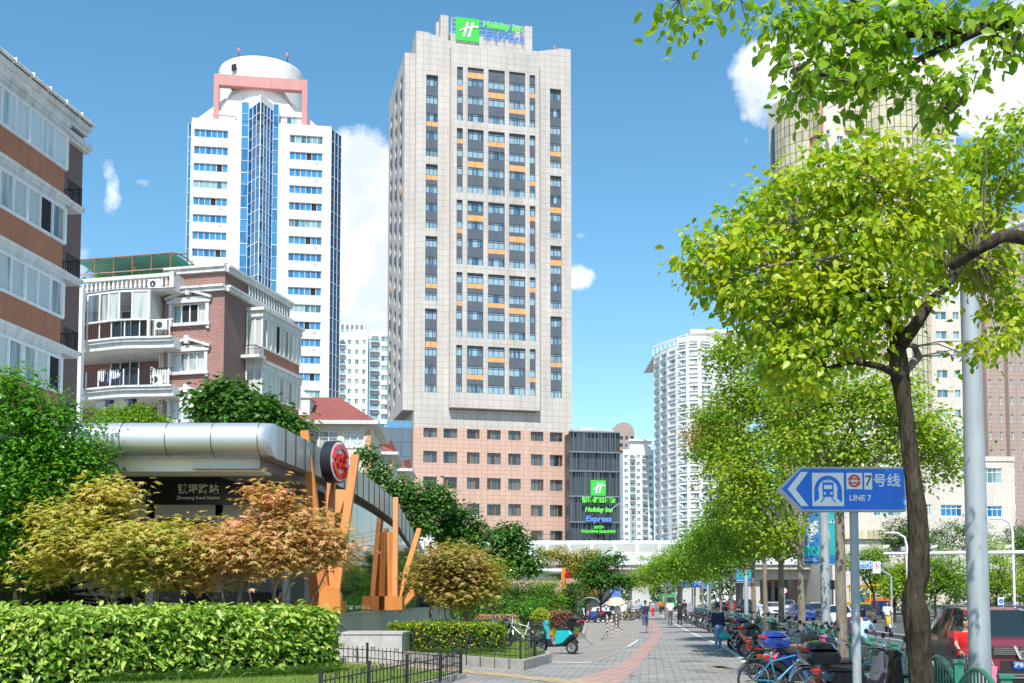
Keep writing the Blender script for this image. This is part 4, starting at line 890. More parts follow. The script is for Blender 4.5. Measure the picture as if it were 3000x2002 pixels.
 p = MB(); u = F.hit(470, 1000, .3)[0]; p.tube([(u, .3, 0), (u, .3, ztop - 1)], .07, 'moulding', 8); u = F.hit(720, 1000)[0]; p.tube([(.08, F.side(718, 1100)[0], 0), (.08, F.side(718, 1100)[0], ztop - 2)], .06, 'moulding', 8); p.build('drain_pipe', root)
 return F, ztop, zter
leaf_mat('leaf_mid', [(.035, .09, .012), (.07, .17, .02), (.14, .27, .035)], .35)
FB, ZTOPB, ZTER = brick_block()
def ac_unit(label, pos, rz):
 o = thing('air_conditioner', label, 'air conditioner', pos, rz, 'outdoor units on the brick block'); m = MB(); m.box(-.42, .42, -.16, .16, 0, .6, 'ac_white'); m.box(-.4, .4, -.175, -.16, .03, .57, 'ac_white'); m.build('case', o)
 m = MB(); m.torus((-.1, -.18, .3), .2, .012, 'iron_black', 'y', 20, 4); m.torus((-.1, -.18, .3), .13, .008, 'iron_black', 'y', 20, 4); m.torus((-.1, -.18, .3), .06, .008, 'iron_black', 'y', 16, 4); m.cyl((-.1, -.165, .3), (-.1, -.176, .3), .2, 'steel_dark', 20)
 m.build('fan', o); return o
def bpos(px, py, y): x, z = FB.hit(px, py, y); c, s = math.cos(FB.a), math.sin(FB.a); return (FB.P.x + x * c - y * s, FB.P.y + x * s + y * c, z)
ac_unit('white air conditioner on terrace beside the balustrade end', bpos(456, 848, -.9), FB.a)
ac_unit('white air conditioner outside the glazed balcony', bpos(475, 968, -1.0), FB.a)
ac_unit('white air conditioner under slab inside the open balcony', bpos(278, 1045, .2), FB.a)
ac_unit('white air conditioner in cage beside the lower balcony', bpos(462, 1128, -1.0), FB.a)
mat('cloth_white', (.75, .77, .8), .9); mat('cloth_blue', (.12, .22, .45), .9); mat('cloth_dark', (.05, .05, .08), .9); mat('cloth_red', (.45, .05, .06), .9)
def laundry(label, px, py, y, L, n, cols):
 p = bpos(px, py, y); o = thing('washing_line', label, 'washing', p, FB.a); m = MB(); m.tube([(0, 0, 0), (L, 0, 0)], .015, 'frame_white', 5); m.build('rod', o)
 for i in range(n):
  x = L * (i + .5) / n; w_ = random.uniform(.15, .28); h = random.uniform(.45, .95); g = MB(); N_ = 5
  vs = [[(x - w_ + 2 * w_ * a / N_, random.uniform(-.06, .06), -h * b / 3 * (1 if 0 < a < N_ else .8)) for a in range(N_ + 1)] for b in range(4)]
  for b in range(3):
   for a in range(N_): g.quad(vs[b + 1][a], vs[b + 1][a + 1], vs[b][a + 1], vs[b][a], cols[i % len(cols)])
  g.build('garment', o, smooth=60)
laundry('row of white and blue washing under the lowest balcony', 285, 1172, -.6, 2.7, 9, ['cloth_white', 'cloth_white', 'cloth_blue', 'cloth_dark', 'cloth_white'])
laundry('small dark and white washing behind the open balcony railing', 295, 1085, -.4, 1.6, 6, ['cloth_white', 'cloth_dark', 'cloth_blue', 'cloth_white'])
laundry('two pale shirts hanging outside the lowest pediment window', 525, 1176, -.5, 1.4, 3, ['cloth_white', 'cloth_white'])
def left_block():
 F = Frm(185, 43, -7.8, 700); root = F.thing('orange_white_block', 'near apartment block with orange brown bands and long white bay windows', 'apartment block')
 yA, yB = -26, 0; bx = 0; mb = MB(); xw = -1.1
 yC = F.side(242, 500, xw)[0]
 sz = lambda py, px=150, x=0.0: F.side(px, py, x)[1]
 ytop_px = 470; 
 levels = []
 zref = sz(492, 184); zb0 = sz(378 + 100 - 0, 184)
 za = F.side(184, 392)[1]; z1 = F.side(184, 492)[1]
 zc2 = F.side(180, 595)[1]; zd2 = F.side(180, 710)[1]
 pitch = (z1 - zd2); gh = za - z1
 for k in range(5):
  t = za - pitch * k; b = t - gh; g = MB(); fr = MB(); n = 30
  for i in range(n):
   a = yA + (yB - yA) * i / n; c = yA + (yB - yA) * (i + 1) / n
   g.quad((bx, a, b), (bx, c, b), (bx, c, t), (bx, a, t), 'room_dark' if (i * 5 + k * 3) % 11 == 0 and k else 'curtain_glass' if k == 0 else 'house_glass'); fr.beam((bx + .02, a, b), (bx + .02, a, t), .11 if i % 3 else .17, .09, 'frame_white')
  fr.beam((bx + .02, yB, b), (bx + .02, yB, t), .16, .16, 'frame_white')
  for z in (b, t): fr.beam((bx + .02, yA, z), (bx + .02, yB + .08, z), .12, .1, 'frame_white')
  g.quad((xw, yB, b), (bx, yB, b), (bx, yB, t), (xw, yB, t), 'house_glass')
  q = g.build('bay_window', root); fr.build('frame', q)
  s = MB(); nb = b - pitch + gh; s.box(xw, bx - .02, yA, yB + .0, nb + .53, b - .07, 'spandrel_brown'); s.build('spandrel', root)
  s = MB(); s.box(xw, bx + .03, yA, yB + .05, t + .07, t + .22, 'moulding'); s.box(xw, bx + .07, yA, yB + .08, t + .22, t + .38, 'moulding'); s.box(xw, bx + .14, yA, yB + .14, t + .38, t + .52, 'moulding')
  if k: s.box(xw, bx + .06, yB + .15, yB + 1.5, t + .4, t + .54, 'moulding'); s.box(xw, bx + .0, yB + .15, yB + 1.35, t + .28, t + .4, 'moulding')
  s.build('bay_cornice', root)
  if k:
   r = MB(); zt = t + .54
   for j in range(11): r.beam((bx, yB + .25 + j * .1, zt), (bx, yB + .25 + j * .1, zt + .75), .022, .022, 'iron_black')
   for j in range(10): r.beam((bx - j * .1, yB + 1.3, zt), (bx - j * .1, yB + 1.3, zt + .75), .022, .022, 'iron_black')
   for z in (zt + .1, zt + .75): r.beam((bx, yB + .25, z), (bx, yB + 1.3, z), .035, .035, 'iron_black'); r.beam((bx, yB + 1.3, z), (bx - 1, yB + 1.3, z), .035, .035, 'iron_black')
   for j in range(4): r.torus((bx, yB + .4 + j * .25, zt + .42), .1, .012, 'iron_black', 'x', 10, 4)
   r.build('ledge_railing', root)
 ze = F.side(245, 380, xw)[1]
 mb.wall(RIGHT(xw), yA, yC, 0, ze - .2, [], .2, 'brick_brown'); mb.quad((xw, yC, 0), (xw - 9, yC, 0), (xw - 9, yC, ze), (xw, yC, ze), 'brick_brown'); mb.build('wall', root)
 zl = F.side(225, 425, xw)[1]; zl = F.side(242, 438, xw)[1]
 c = MB(); c.box(xw, xw + .3, yB + .3, yC + .25, zl, zl + .22, 'moulding'); c.box(xw, xw + .2, yB + .3, yC + .15, zl - .15, zl, 'moulding')
 c.box(xw - 1, xw + .32, yA, yC + .05, ze - .15, ze + .1, 'moulding'); c.box(xw - 1, xw + .2, yA, yC + .02, ze - .35, ze - .15, 'moulding'); c.build('eaves_cornice', root)
 g = MB(); g.tube([(xw + .42, yA, ze + .16), (xw + .42, yC + .1, ze + .16)], .07, 'moulding', 8)
 for k in range(12): g.box(xw + .32, xw + .52, yC - 1 - k * 1.2, yC - .92 - k * 1.2, ze + .1, ze + .28, 'moulding')
 g.build('gutter', root)
 r = MB(); r.quad((xw + .4, yA, ze + .22), (xw + .4, yC + .3, ze + .22), (xw - 4, yC + .3, ze + 2.6), (xw - 4, yA, ze + 2.6), 'roof_red'); r.quad((xw - 9, yA, ze + .2), (xw - 4, yA, ze + 2.6), (xw - 4, yC + .3, ze + 2.6), (xw - 9, yC + .3, ze + .2), 'roof_red'); r.add([(xw + .4, yC + .3, ze + .22), (xw - 9, yC + .3, ze + .2), (xw - 4, yC + .3, ze + 2.6)], [(0, 1, 2)], 'roof_red'); r.build('roof', root)
glass_mat('curtain_glass', (.30, .36, .38), (.62, .68, .68), .12, .9, .7)
left_block()
def house(label, px0, pxr, pxend, Y, deg, py_eave, py_ridge, wins, depth=9, ridge_px=None):
 F = Frm(px0, Y, deg); root = F.thing('cream_house', label, 'house', 'cream houses with red roofs'); xr = F.hit(pxr, 1350)[0]; ze = F.hit(pxr, py_eave)[1]; zr = F.hit(px0 + 20, py_ridge, depth / 2)[1]; mb = MB(); h = []
 for a, b, c, d in wins: h.append((F.hit(a, d)[0], F.hit(b, d)[0], F.hit(a, d)[1], F.hit(a, c)[1]))
 mb.wall(FRONT(0), 0, xr, 0, ze, h, .2, 'stone_cream'); mb.quad((xr, 0, 0), (xr, depth, 0), (xr, depth, ze), (xr, 0, ze), 'stone_cream'); mb.quad((0, depth, 0), (0, 0, 0), (0, 0, ze), (0, depth, ze), 'stone_cream'); mb.build('wall', root)
 for i, (a, b, c, d) in enumerate(h): o = win_mesh(b - a, d - c, 'frame_white', 'blue_glass' if 'blue' in label else 'house_glass', 3, 1, .09, .1, .28, sill='moulding').build('window', root); o.location = (a, .16, c)
 r = MB(); e = .5; q = depth * .42
 A, B, C, D_ = (-e, -e, ze + .15), (xr + e, -e, ze + .15), (xr + e, depth + e, ze + .15), (-e, depth + e, ze + .15); R1, R2 = (q, depth / 2, zr), (xr - q * .7, depth / 2, zr)
 r.quad(A, B, R2, R1, 'roof_red'); r.quad(C, D_, R1, R2, 'roof_red'); r.add([B, C, R2], [(0, 1, 2)], 'roof_red'); r.add([D_, A, R1], [(0, 1, 2)], 'roof_red'); r.build('roof', root)
 c = MB(); c.box(-e - .1, xr + e + .1, -e - .12, -e + .1, ze - .08, ze + .2, 'moulding'); c.box(xr + e - .1, xr + e + .14, -e + .1, depth + e, ze - .08, ze + .2, 'moulding'); c.box(-e, xr + e, -e + .1, 0, ze - .05, ze + .08, 'moulding'); c.box(xr, xr + e - .1, 0, depth + e, ze - .05, ze + .08, 'moulding'); c.build('eaves', root)
 k = MB(); z = ze - .4; i = 0
 while z > 1:
  w_ = .42 if i % 2 else .28; k.box(xr - w_, xr + .03, -.03, .02, z - .22, z, 'quoin'); z -= .24; i += 1
 k.build('quoin', root); return F, root, ze
mat('quoin', (.62, .34, .17), .8, 0, .15)
F, rt, ze = house('cream house with a broad red tiled roof and grey windows', 700, 1085, 1128, 84, 2, 1243, 1163, [(905, 990, 1262, 1330), (1004, 1068, 1262, 1310)], 10)
dm = MB(); x0, z0 = F.hit(893, 1222, 1.5); dm.box(x0 - .8, x0 + .5, .6, 3, z0, z0 + 1.3, 'moulding'); dm.slab([(x0 - 1, z0 + 1.3), (x0 + .7, z0 + 1.3), (x0 - .15, z0 + 2)], .5, 3, 0, 'moulding'); dm.build('dormer', rt)
house('narrow cream house with blue curtained window and red roof', 1030, 1148, 1175, 105, 2, 1332, 1290, [(1119, 1148, 1346, 1384)], 8)
house('small cream house with red roof nearest the pink podium', 1110, 1192, 1214, 118, 2, 1380, 1345, [(1178, 1190, 1400, 1430)], 7)
tile_mat('viaduct_white', (.76, .77, .77), (.80, .80, .80), (.55, .56, .56), 1.2, 1.0, .03, 0, .5, .2, .05)
mat('barrier_panel', (.46, .48, .42), .5, 0, .15, .4, stain=.2); mat('concrete_light', (.50, .46, .40), .8, 0, .08, .5, stain=.2)
def viaduct():
 F = Frm(1135, 150, -1.5); root = F.thing('elevated_viaduct', 'white elevated rail viaduct with noise barriers crossing behind the trees', 'viaduct'); xr = F.hit(2620, 1600)[0]
 z3 = F.hit(1800, 1574)[1]; z2 = F.hit(1800, 1592)[1]; z1 = F.hit(1800, 1619)[1]; z0 = F.hit(1800, 1655)[1]; zb = F.hit(2300, 1698)[1]
 d = MB(); d.box(0, xr, 0, 10, z0, z1, 'viaduct_white'); d.box(0, xr, .3, 9.7, z0 - .01 - .6, z0 - .01, 'concrete_light'); d.box(0, xr, 1.5, 8.5, zb, z0 - .62, 'concrete_light'); d.build('deck', root)
 b = MB(); b.box(0, xr, 9, 9.2, z1, z3, 'viaduct_white'); x = 0; b.box(0, xr, .1, .25, z2 - .15, z2, 'white_metal')
 n = int(xr / 3)
 for k in range(n + 1): b.box(k * 3, k * 3 + .35, .05, .3, z1, z2, 'white_metal'); b.box(k * 3, k * 3 + .15, 8.9, 9.0, z2, z3, 'white_metal')
 for k in range(n): b.box(k * 3 + .4, k * 3 + 2.95, .15, .2, z1, z2 - .16, 'barrier_panel')
 b.build('noise_barrier', root)
 for px in (1880, 2030, 2210, 2490): u = F.hit(px, 1700)[0]; p = MB(); p.box(u - 1.1, u + 1.1, 2, 8, 0, z0 - .62, 'concrete_light'); p.box(u - 1.12, u + 1.12, 1.98, 8.02, 0, 2.6, 'render_grey'); p.build('pier', root)
 for px in (1848, 1965, 2525):
  u, z = F.hit(px, 1495, 5); m = MB(); m.tube([(u, 5, z1), (u, 5, z)], .16, 'galv', 8); m.tube([(u, 5, z), (u - 3, 5, z), (u - 5, 5, z - 1.2), (u - 5, 5, z1)] if px == 1965 else [(u, 5, z), (u - 1.6, 5, z + .9), (u - 2.6, 5, z + .2)], .07, 'galv', 6); m.build('catenary_mast', root)
 w_ = MB()
 for i in range(3): zz = F.hit(1900, 1535)[1] - i * .6; w_.tube([(xr * t, 5, zz - 1.2 * math.sin(math.pi * ((t * 5) % 1))) for t in [k / 40 for k in range(41)]], .03, 'iron_black', 3)
 w_.build('overhead_wire', root)
viaduct()
F = Frm(1225, 95, 0); o = F.thing('white_shed', 'white ribbed metal shed roof behind the orange struts', 'shed'); m = MB(); a = F.hit(1372, 1600)[0]; z1 = F.hit(1230, 1566)[1]; z0 = F.hit(1230, 1610)[1]
m.box(0, a * .68, 0, 5, z0, z1, 'white_metal'); m.box(a * .7, a, .5, 5, z0, z1 - .5, 'white_metal'); m.build('cladding', o); m = MB()
for k in range(9): u = a * k / 8; m.tube([(u, -.08, z0 - .5), (u, -.08, z1 - .6), (u, .2, z1 - .02), (u, 3, z1 + .1)], .06, 'galv', 5)
m.build('rib', o)
for u in (.3, a * .5, a - .3): m = MB(); m.box(u - .15, u + .15, 1, 1.3, 0, z0, 'white_metal'); m.build('post', o)
def shops():
 F = Frm(2190, 162, -2); root = F.thing('shop_front', 'beige shop building with yellow fascia and red sign under the viaduct', 'shop building'); xr = F.hit(2640, 1750)[0]; zt = F.hit(2300, 1640)[1]; h = []; mb = MB()
 for a, b, c in ((2243, 2285, 1722), (2314, 2333, 1722), (2362, 2380, 1722), (2393, 2405, 1725), (2422, 2435, 1725), (2560, 2600, 1725)): h.append((F.hit(a, 1750)[0], F.hit(b, 1750)[0], .6, F.hit(2300, c)[1]))
 mb.wall(FRONT(0), 0, xr, 0, zt, h, .3, 'beige_tile'); mb.build('wall', root)
 for a, b, c, d in h: o = win_mesh(b - a, d - c, 'frame_dark', 'teal_glass', 2, 1, .1).build('window', root); o.location = (a, .25, c)
 m = MB(); a, z1 = F.hit(2240, 1692, -.8); b, z0 = F.hit(2334, 1706, -.8); m.box(a, b, -.9, 0, z0, z1, 'shop_yellow'); m.build('yellow_fascia', root)
 m = MB(); a, z1 = F.hit(2356, 1694, -.6); b, z0 = F.hit(2377, 1722, -.6); m.box(a, b, -.7, 0, z0, z1, 'cloth_red'); m.build('red_sign_board', root)
 for k in range(7): u = F.hit(2265 + k * 18, 1750, -1)[0]; m = MB(); m.box(u - .2, u + .2, -1.2, -.8, 0, F.hit(2300, 1706)[1], 'white_metal'); m.build('pilaster', root)
 G = Frm(2190, 175, 0); o = G.thing('orange_canopy_shop', 'low shop with orange canopy beyond the parked scooters', 'shop'); m = MB(); b = G.hit(2236, 1750)[0]; m.box(0, b, 0, 6, 0, 6, 'stone_cream'); m.build('wall', o); m = MB(); m.box(-.3, b + .3, -1.5, 0, 3.6, 4.4, 'orange_trim'); m.build('canopy', o)
 K = Frm(2560, 150, 0); o = K.thing('gabled_kiosk', 'grey gabled pavilion with wide eaves beyond the road', 'pavilion'); b = K.hit(2640, 1750)[0]; z = K.hit(2600, 1745)[1]; zr = K.hit(2620, 1700)[1]; m = MB(); m.box(.5, b - .5, .5, 6, 0, z, 'render_grey'); m.build('wall', o)
 m = MB(); m.slab([(-.5, z - .5), (b / 2, zr), (b + .5, z - .5), (b + .5, z - .2), (b / 2, zr + .4), (-.5, z - .2)][::-1], 0, 6.5, 0, 'brown_panel'); m.build('roof', o); q = win_mesh(1.6, 1.6, 'frame_dark', 'dark_glass', 3).build('window', o); q.location = (b / 2 - .8, .45, .8)
mat('shop_yellow', (.72, .38, .02), .5); mat('shop_red', (.4, .03, .03), .5)
shops()
mat('canopy_metal', (.60, .62, .64), .36, .6, .05, .7); mat('canopy_panel', (.48, .47, .44), .4, .5, .10, .6, stain=.25); mat('soffit', (.86, .84, .78), .6, 0, .04, .4)
mat('orange_steel', (.60, .22, .05), .5, 0, .10, 1.5, stain=.25, bump=.1); mat('panel_black', (.012, .012, .014), .3); mat('seam', (.05, .05, .05), .5); mat('logo_red', (.60, .015, .02), .25, coat=.5); mat('letter_pale', (.8, .8, .78), .5)
clear_mat('station_glass', (.55, .68, .66), .10); mat('granite', (.46, .44, .41), .6, 0, .14, 6, bump=.05, stain=.3)
def sideX(Y):
 P = [(20, -6.9), (30, -6.4), (57, -4.4), (75, -3.2)]
 for (a, x), (b, y) in zip(P, P[1:]):
  if Y <= b: return x + (y - x) * (Y - a) / (b - a)
 return P[-1][1]
TOPZ = [(28.5, 6.35), (30, 6.52), (33, 6.56), (36.3, 6.55), (40.4, 6.5), (44, 6.36), (48.7, 6.05), (52.3, 5.25), (56.4, 4.25), (60, 3.2), (63, 2.3)]
def station():
 root = thing('station_entrance', 'station entrance with silver rolled canopy curving down over orange struts', 'station entrance', (0, 0, 0))
 th = .92; XL = -19; c = MB(); s = MB()
 T = []
 for i in range(len(TOPZ) - 1):
  for k in range(3): t = k / 3; T.append((TOPZ[i][0] + (TOPZ[i + 1][0] - TOPZ[i][0]) * t, TOPZ[i][1] + (TOPZ[i + 1][1] - TOPZ[i][1]) * t))
 T.append(TOPZ[-1]); T = [p for p in T if p[0] >= 30]
 for (a, za), (b, zb) in zip(T, T[1:]):
  A, B = sideX(a), sideX(b)
  c.quad((XL, a, za), (A - .05, a, za), (B - .05, b, zb), (XL, b, zb), 'canopy_metal')
 for (a, za), (b, zb) in zip(T, T[1:]):
  A, B = sideX(a) - .35, sideX(b) - .35; s.quad((XL, a, za - th + .05), (XL, b, zb - th + .05), (B, b, zb - th + .05), (A, a, za - th + .05), 'soffit')
 c.build('canopy_top', root); s.build('soffit', root)
 f = MB(); n = len(T)
 for (a, za), (b, zb) in zip(T, T[1:]):
  A, B = sideX(a), sideX(b); f.quad((A, a, za - th), (B, b, zb - th), (B, b, zb), (A, a, za), 'canopy_panel'); f.quad((A, a, za), (B, b, zb), (B - .35, b, zb), (A - .35, a, za), 'canopy_panel')
  f.quad((A - .5, a, za - th), (B - .5, b, zb - th), (B, b, zb - th), (A, a, za - th), 'canopy_panel'); f.quad((A - .35, a, za - th - .3), (B - .35, b, zb - th - .3), (B - .35, b, zb - th), (A - .35, a, za - th), 'frame_dark')
  f.quad((A - 2.2, a, za - th - .3), (B - 2.2, b, zb - th - .3), (B - .35, b, zb - th - .3), (A - .35, a, za - th - .3), 'canopy_panel')
 y = 31.2
 while y < 60:
  z = np.interp(y, [p[0] for p in T], [p[1] for p in T]); f.beam((sideX(y) + .012, y, z - th), (sideX(y) + .012, y, z + .01), .025, .03, 'seam'); y += 1.05
 f.build('side_fascia', root)
 m = MB(); rz_ = .46; zc = 6.52 - rz_; xs = [XL + (sideX(30) - .35 - XL) * i / 9 for i in range(10)]
 prof = [(30 - .62 * math.sin(math.pi * k / 14) ** .8, zc + rz_ * math.cos(math.pi * k / 14)) for k in range(15)]
 rings = [[(x, p[0], p[1]) for p in prof] + [(x, 30.3, zc - rz_)] + [(x, 30.3, zc + rz_)] for x in xs]
 xe = xs[-1]
 for i in range(1, 7):
  q = math.sin(math.pi / 2 * i / 6); xx = xe + .38 * q; k = math.cos(math.pi / 2 * i / 6) * .35 + .65
  rings.append([(xx, 30 + (p[0] - 30) * (.35 + .65 * math.cos(math.pi / 2 * i / 6)), zc + (p[1] - zc) * (1 - .03 * q)) for p in prof] + [(xx, 30.3, zc - rz_)] + [(xx, 30.3, zc + rz_)])
 m.loft(rings, 'canopy_metal'); m.build('rolled_edge', root, smooth=50)
 for px in (349, 482, 617, 753, 215):
  g = MB(); X = at(px, 1290, 29.4).x; g.tube([(X, p[0] - .008, p[1]) for p in prof], .012, 'seam', 4); g.build('seam', root)
 q = MB(); q.box(XL, sideX(31) - .42, 30.3, 31.4, 5.66 - .4, 5.6, 'soffit'); q.build('soffit_step', root)
 L = [(-5.55, 33.0), (-5.5, 35), (-5.3, 48), (-3.9, 62.6), (-2.6, 85)]
 w_ = MB()
 for (x0, y0), (x1, y1) in zip(L, L[1:]):
  w_.quad((x0, y0, .0), (x1, y1, .0), (x1, y1, 1.28), (x0, y0, 1.28), 'granite'); w_.prism([(x0 - 1.1, y0), (x0 + .06, y0), (x1 + .06, y1), (x1 - 1.1, y1)], 1.28, 1.36, 'granite')
 w_.quad((-8, 33, 0), (-5.55, 33, 0), (-5.55, 33, 1.36), (-8, 33, 1.36), 'granite'); w_.build('ledge_wall', root)
 b = MB(); p0, p1 = at(300, 1400, 34), at(835, 1400, 34); z1, z0 = at(800, 1398, 34).z, at(800, 1478, 34).z; b.box(p0.x, p1.x, 34, 34.25, z0, z1, 'panel_black'); b.box(p0.x - .05, p1.x + .05, 33.96, 34.3, z1, z1 + .05, 'canopy_panel'); bo = b.build('name_board', root)
 h = MB()
 for px in (425, 588, 755): X = at(px, 1390, 34).x; h.beam((X, 34.1, z1), (X, 34.1, 5.7), .04, .04, 'frame_dark')
 h.build('hanger', root)
 o = MB(); P = at(383, 1440, 33.95); o.box(P.x - .33, P.x + .12, 33.95, 33.99, P.z - .23, P.z + .23, 'orange_sign'); o.build('route_square', bo)
 T_ = lambda body, px, py, size, m='letter_pale', bold=0, al='CENTER': text('lettering', body, size, m, bo, tuple(at(px, py, 33.93)), bold=bold, align=al)
 T_('7', 383, 1441, .34, 'panel_black', .006); T_('号线', 421, 1446, .23); T_('LINE 7', 420, 1464, .12); T_('镇坪路站', 581, 1435, .315, bold=.006); T_('Zhenping Road Station', 581, 1459, .142, bold=.002); T_('6', 744, 1436, .34); T_('上', 792, 1440, .24)
 k = MB(); k.box(-19, -7.2, 47, 47.3, 0, 5.6, 'soffit'); k.box(-7.6, -7.2, 38, 47, 4.9, 5.6, 'soffit'); k.box(-19, at(840, 1500, 35.5).x - .0, 36, 36.4, 4.4, 5.7, 'soffit'); k.build('inner_wall', root)
 k = MB()
 for px in (440, 640, 840, 905): X = at(px, 1600, 36).x; k.box(X - .12, X + .12, 36, 36.25, 0, 5.6, 'white_metal')
 k.build('inner_post', root)
 k = MB(); X0, X1 = at(470, 1750, 35).x, at(545, 1750, 35).x; k.box(X0, X1, 35, 38, 0, at(500, 1735, 35).z, 'steel_dark'); X0, X1 = at(620, 1750, 35).x, at(735, 1750, 35).x; k.box(X0, X1, 35, 38, 0, at(500, 1735, 35).z, 'steel_dark'); k.build('escalator_housing', root)
 gl = MB()
 ys = [35.6, 38, 40.5, 43, 45.5, 48.3, 51, 54]
 for a, b_ in zip(ys, ys[1:]):
  za = np.interp(a, [p[0] for p in T], [p[1] for p in T]) - 1.3; zb = np.interp(b_, [p[0] for p in T], [p[1] for p in T]) - 1.3; gl.quad((sideX(a) + .15 - .1, a + .03, 1.37), (sideX(b_) + .05, b_ - .03, 1.37), (sideX(b_) + .05, b_ - .03, zb), (sideX(a) + .05, a + .03, za), 'station_glass')
 gl.build('side_glazing', root)
 def strut(name, pts, w_=.42, d=.3, w2=None):
  m = MB(); m.beam(pts[0], pts[1], w_, d, 'orange_steel', up=(0, 1, .001), w2=w2, h2=d); return m.build(name, root)
 A = lambda px, py, Y: tuple(at(px, py, Y))
 strut('strut', (A(957, 1790, 34.6), A(893, 1262, 34.0)), .30, .3, .24)
 strut('strut', (A(935, 1795, 35.2), A(895, 1395, 35.6)), .45, .4, .34)
 strut('strut', (A(964, 1780, 34.8), A(971, 1405, 35.6)), .24, .22, .24)
 strut('strut', (A(975, 1790, 34.6), A(1042, 1335, 35.2)), .26, .3, .24); strut('strut', (A(968, 1780, 36), A(1005, 1440, 36.8)), .42, .4, .42)
 strut('strut', (A(930, 1560, 39), A(950, 1440, 40)), .2, .2, .2)
 ft = MB(); p = at(970, 1800, 34.5); ft.slab([(p.x - .34, 1.36), (p.x + .34, 1.36), (p.x + .34, 1.75)] + [(p.x + .34 * math.cos(t), 1.8 + .42 * math.sin(t)) for t in [math.pi * i / 10 for i in range(11)]] + [(p.x - .34, 1.75)], p.y - .35, p.y + .1, .03, 'orange_steel'); ft.box(p.x - 1.15, p.x + .3, p.y + .12, p.y + 1.2, 1.36, 1.75, 'orange_steel'); ft.build('strut_foot', root)
 strut('strut', (A(1103, 1785, 46), A(1100, 1560, 46)), .46, .35, .42); strut('strut', (A(1143, 1785, 46.4), A(1145, 1560, 46.4)), .42, .4, .42)
 strut('strut', (A(1157, 1785, 45.6), A(1160, 1460, 46.6)), .2, .3, .2); strut('strut', (A(1165, 1760, 46.2), A(1227, 1556, 50)), .22, .3, .2); strut('strut', (A(1170, 1778, 46.6), A(1250, 1690, 50)), .34, .4, .34)
 strut('strut', (A(1120, 1690, 50), A(1152, 1600, 52)), .2, .2, .2)
 ft = MB(); p = at(1125, 1790, 45.6); ft.box(p.x - .55, p.x - .02, p.y - .12, p.y + .7, 1.36, 1.9, 'orange_steel'); q = at(1157, 1790, 45.4); ft.box(q.x - .4, q.x + .3, q.y - .15, q.y + .9, 1.36, 1.92, 'orange_steel'); ft.build('strut_foot', root)
 P0 = at(982, 1354, 34.9); m = MB(); nrm = Vector((.955, -.297, 0)).normalized(); tg_ = Vector((-nrm.y, nrm.x, 0)); r = .665
 L_ = thing('round_emblem', 'round red and white station emblem disc fixed above the orange struts', 'emblem sign', P0, math.atan2(nrm.y, nrm.x) + math.pi / 2)
 m.cyl((0, .2, 0), (0, -.15, 0), r, 'steel_black', 48); m.cyl((0, -.151, 0), (0, -.157, 0), r * .93, 'sign_white', 48); m.build('disc', L_, smooth=30)
 m = MB(); y = -.18
 for a0, a1 in ((R(18), R(172)), (R(188), R(342))):
  ro, ri = r * .82, r * .6; pts = [(ro * math.cos(a0 + (a1 - a0) * i / 24), ro * math.sin(a0 + (a1 - a0) * i / 24)) for i in range(25)] + [(ri * math.cos(a1 - (a1 - a0) * i / 24), ri * math.sin(a1 - (a1 - a0) * i / 24)) for i in range(25)]
  m.slab(pts, -.235, -.157, 0, 'logo_red')
 zz = [(-.62, 0.08), (-.36, .08), (-.20, .36), (0, .06), (.20, .36), (.40, .08)]
 for sgn, off in ((1, .03), (-1, -.03)):
  P_ = [(-.56, .02), (-.38, .02), (-.2, .30), (0, .0), (.2, .30), (.42, -.04)]
  P_ = [(a * r, (b * sgn + off + (.0)) * r) for a, b in P_]
  for (a, b), (c_, d_) in zip(P_, P_[1:]): m.beam((a, -.2, b), (c_, -.2, d_), .08, .075 * 1.3, 'logo_red', up=(0, 1, 0))
 m.build('emblem', L_)
mat('steel_black', (.03, .035, .045), .35, .3); mat('orange_sign', (.62, .16, .03), .5)
station()
def entrance2():
 root = thing('far_station_entrance', 'second silver rolled station canopy with orange frame beyond the shrubs', 'station entrance', (0, 0, 0)); Y = 92
 A = lambda px, py, y=Y: at(px, py, y); a, b = A(1470, 1675), A(1645, 1675); z1, z0 = A(1500, 1665).z, A(1500, 1683).z; m = MB(); r = (z1 - z0) / 2
 m.cyl((a.x, Y, z0 + r), (b.x, Y, z0 + r), r, 'canopy_metal', 18); m.box(a.x, b.x, Y, Y + 8, z0 + .1, z1 - .06, 'canopy_panel'); m.build('rolled_edge', root, smooth=40)
 m = MB()
 for px, w_ in ((1646, .2), (1652, .16)): m.beam(A(px, 1664), A(px + 8, 1785), w_, .3, 'orange_steel')
 m.beam(A(1655, 1725), A(1663, 1785), .3, .3, 'orange_steel'); m.build('orange_frame', root); m = MB(); p, q = A(1652, 1695, 95), A(1722, 1710, 95); m.box(p.x, q.x, 95, 99, q.z, p.z, 'hotel_pink'); m.box(p.x + .3, q.x - .3, 95.3, 98, 0, q.z, 'steel_dark'); m.build('lintel', root)
 m = MB(); m.cyl((A(1650, 1680).x + .25, Y - .3, A(1650, 1685).z), (A(1650, 1680).x + .4, Y - .4, A(1650, 1685).z), .3, 'logo_red', 20); m.build('emblem', root)
 g = thing('blue_gate', 'tall blue grey barred gate under the viaduct', 'gate', tuple(gnd(1795, 1777))); p = at(1791, 1700, 140); q = at(1818, 1760, 140); g.location = (p.x, 140, 0); m = MB(); W_ = q.x - p.x
 for k in range(12): m.box(W_ * k / 12, W_ * k / 12 + .06, 0, .08, 0, 4.4, 'letter_blue')
 m.build('bars', g); m = MB(); m.box(-.1, W_ + .1, -.05, 0, 2.4, 2.9, 'cloth_blue'); m.build('banner', g)
entrance2()
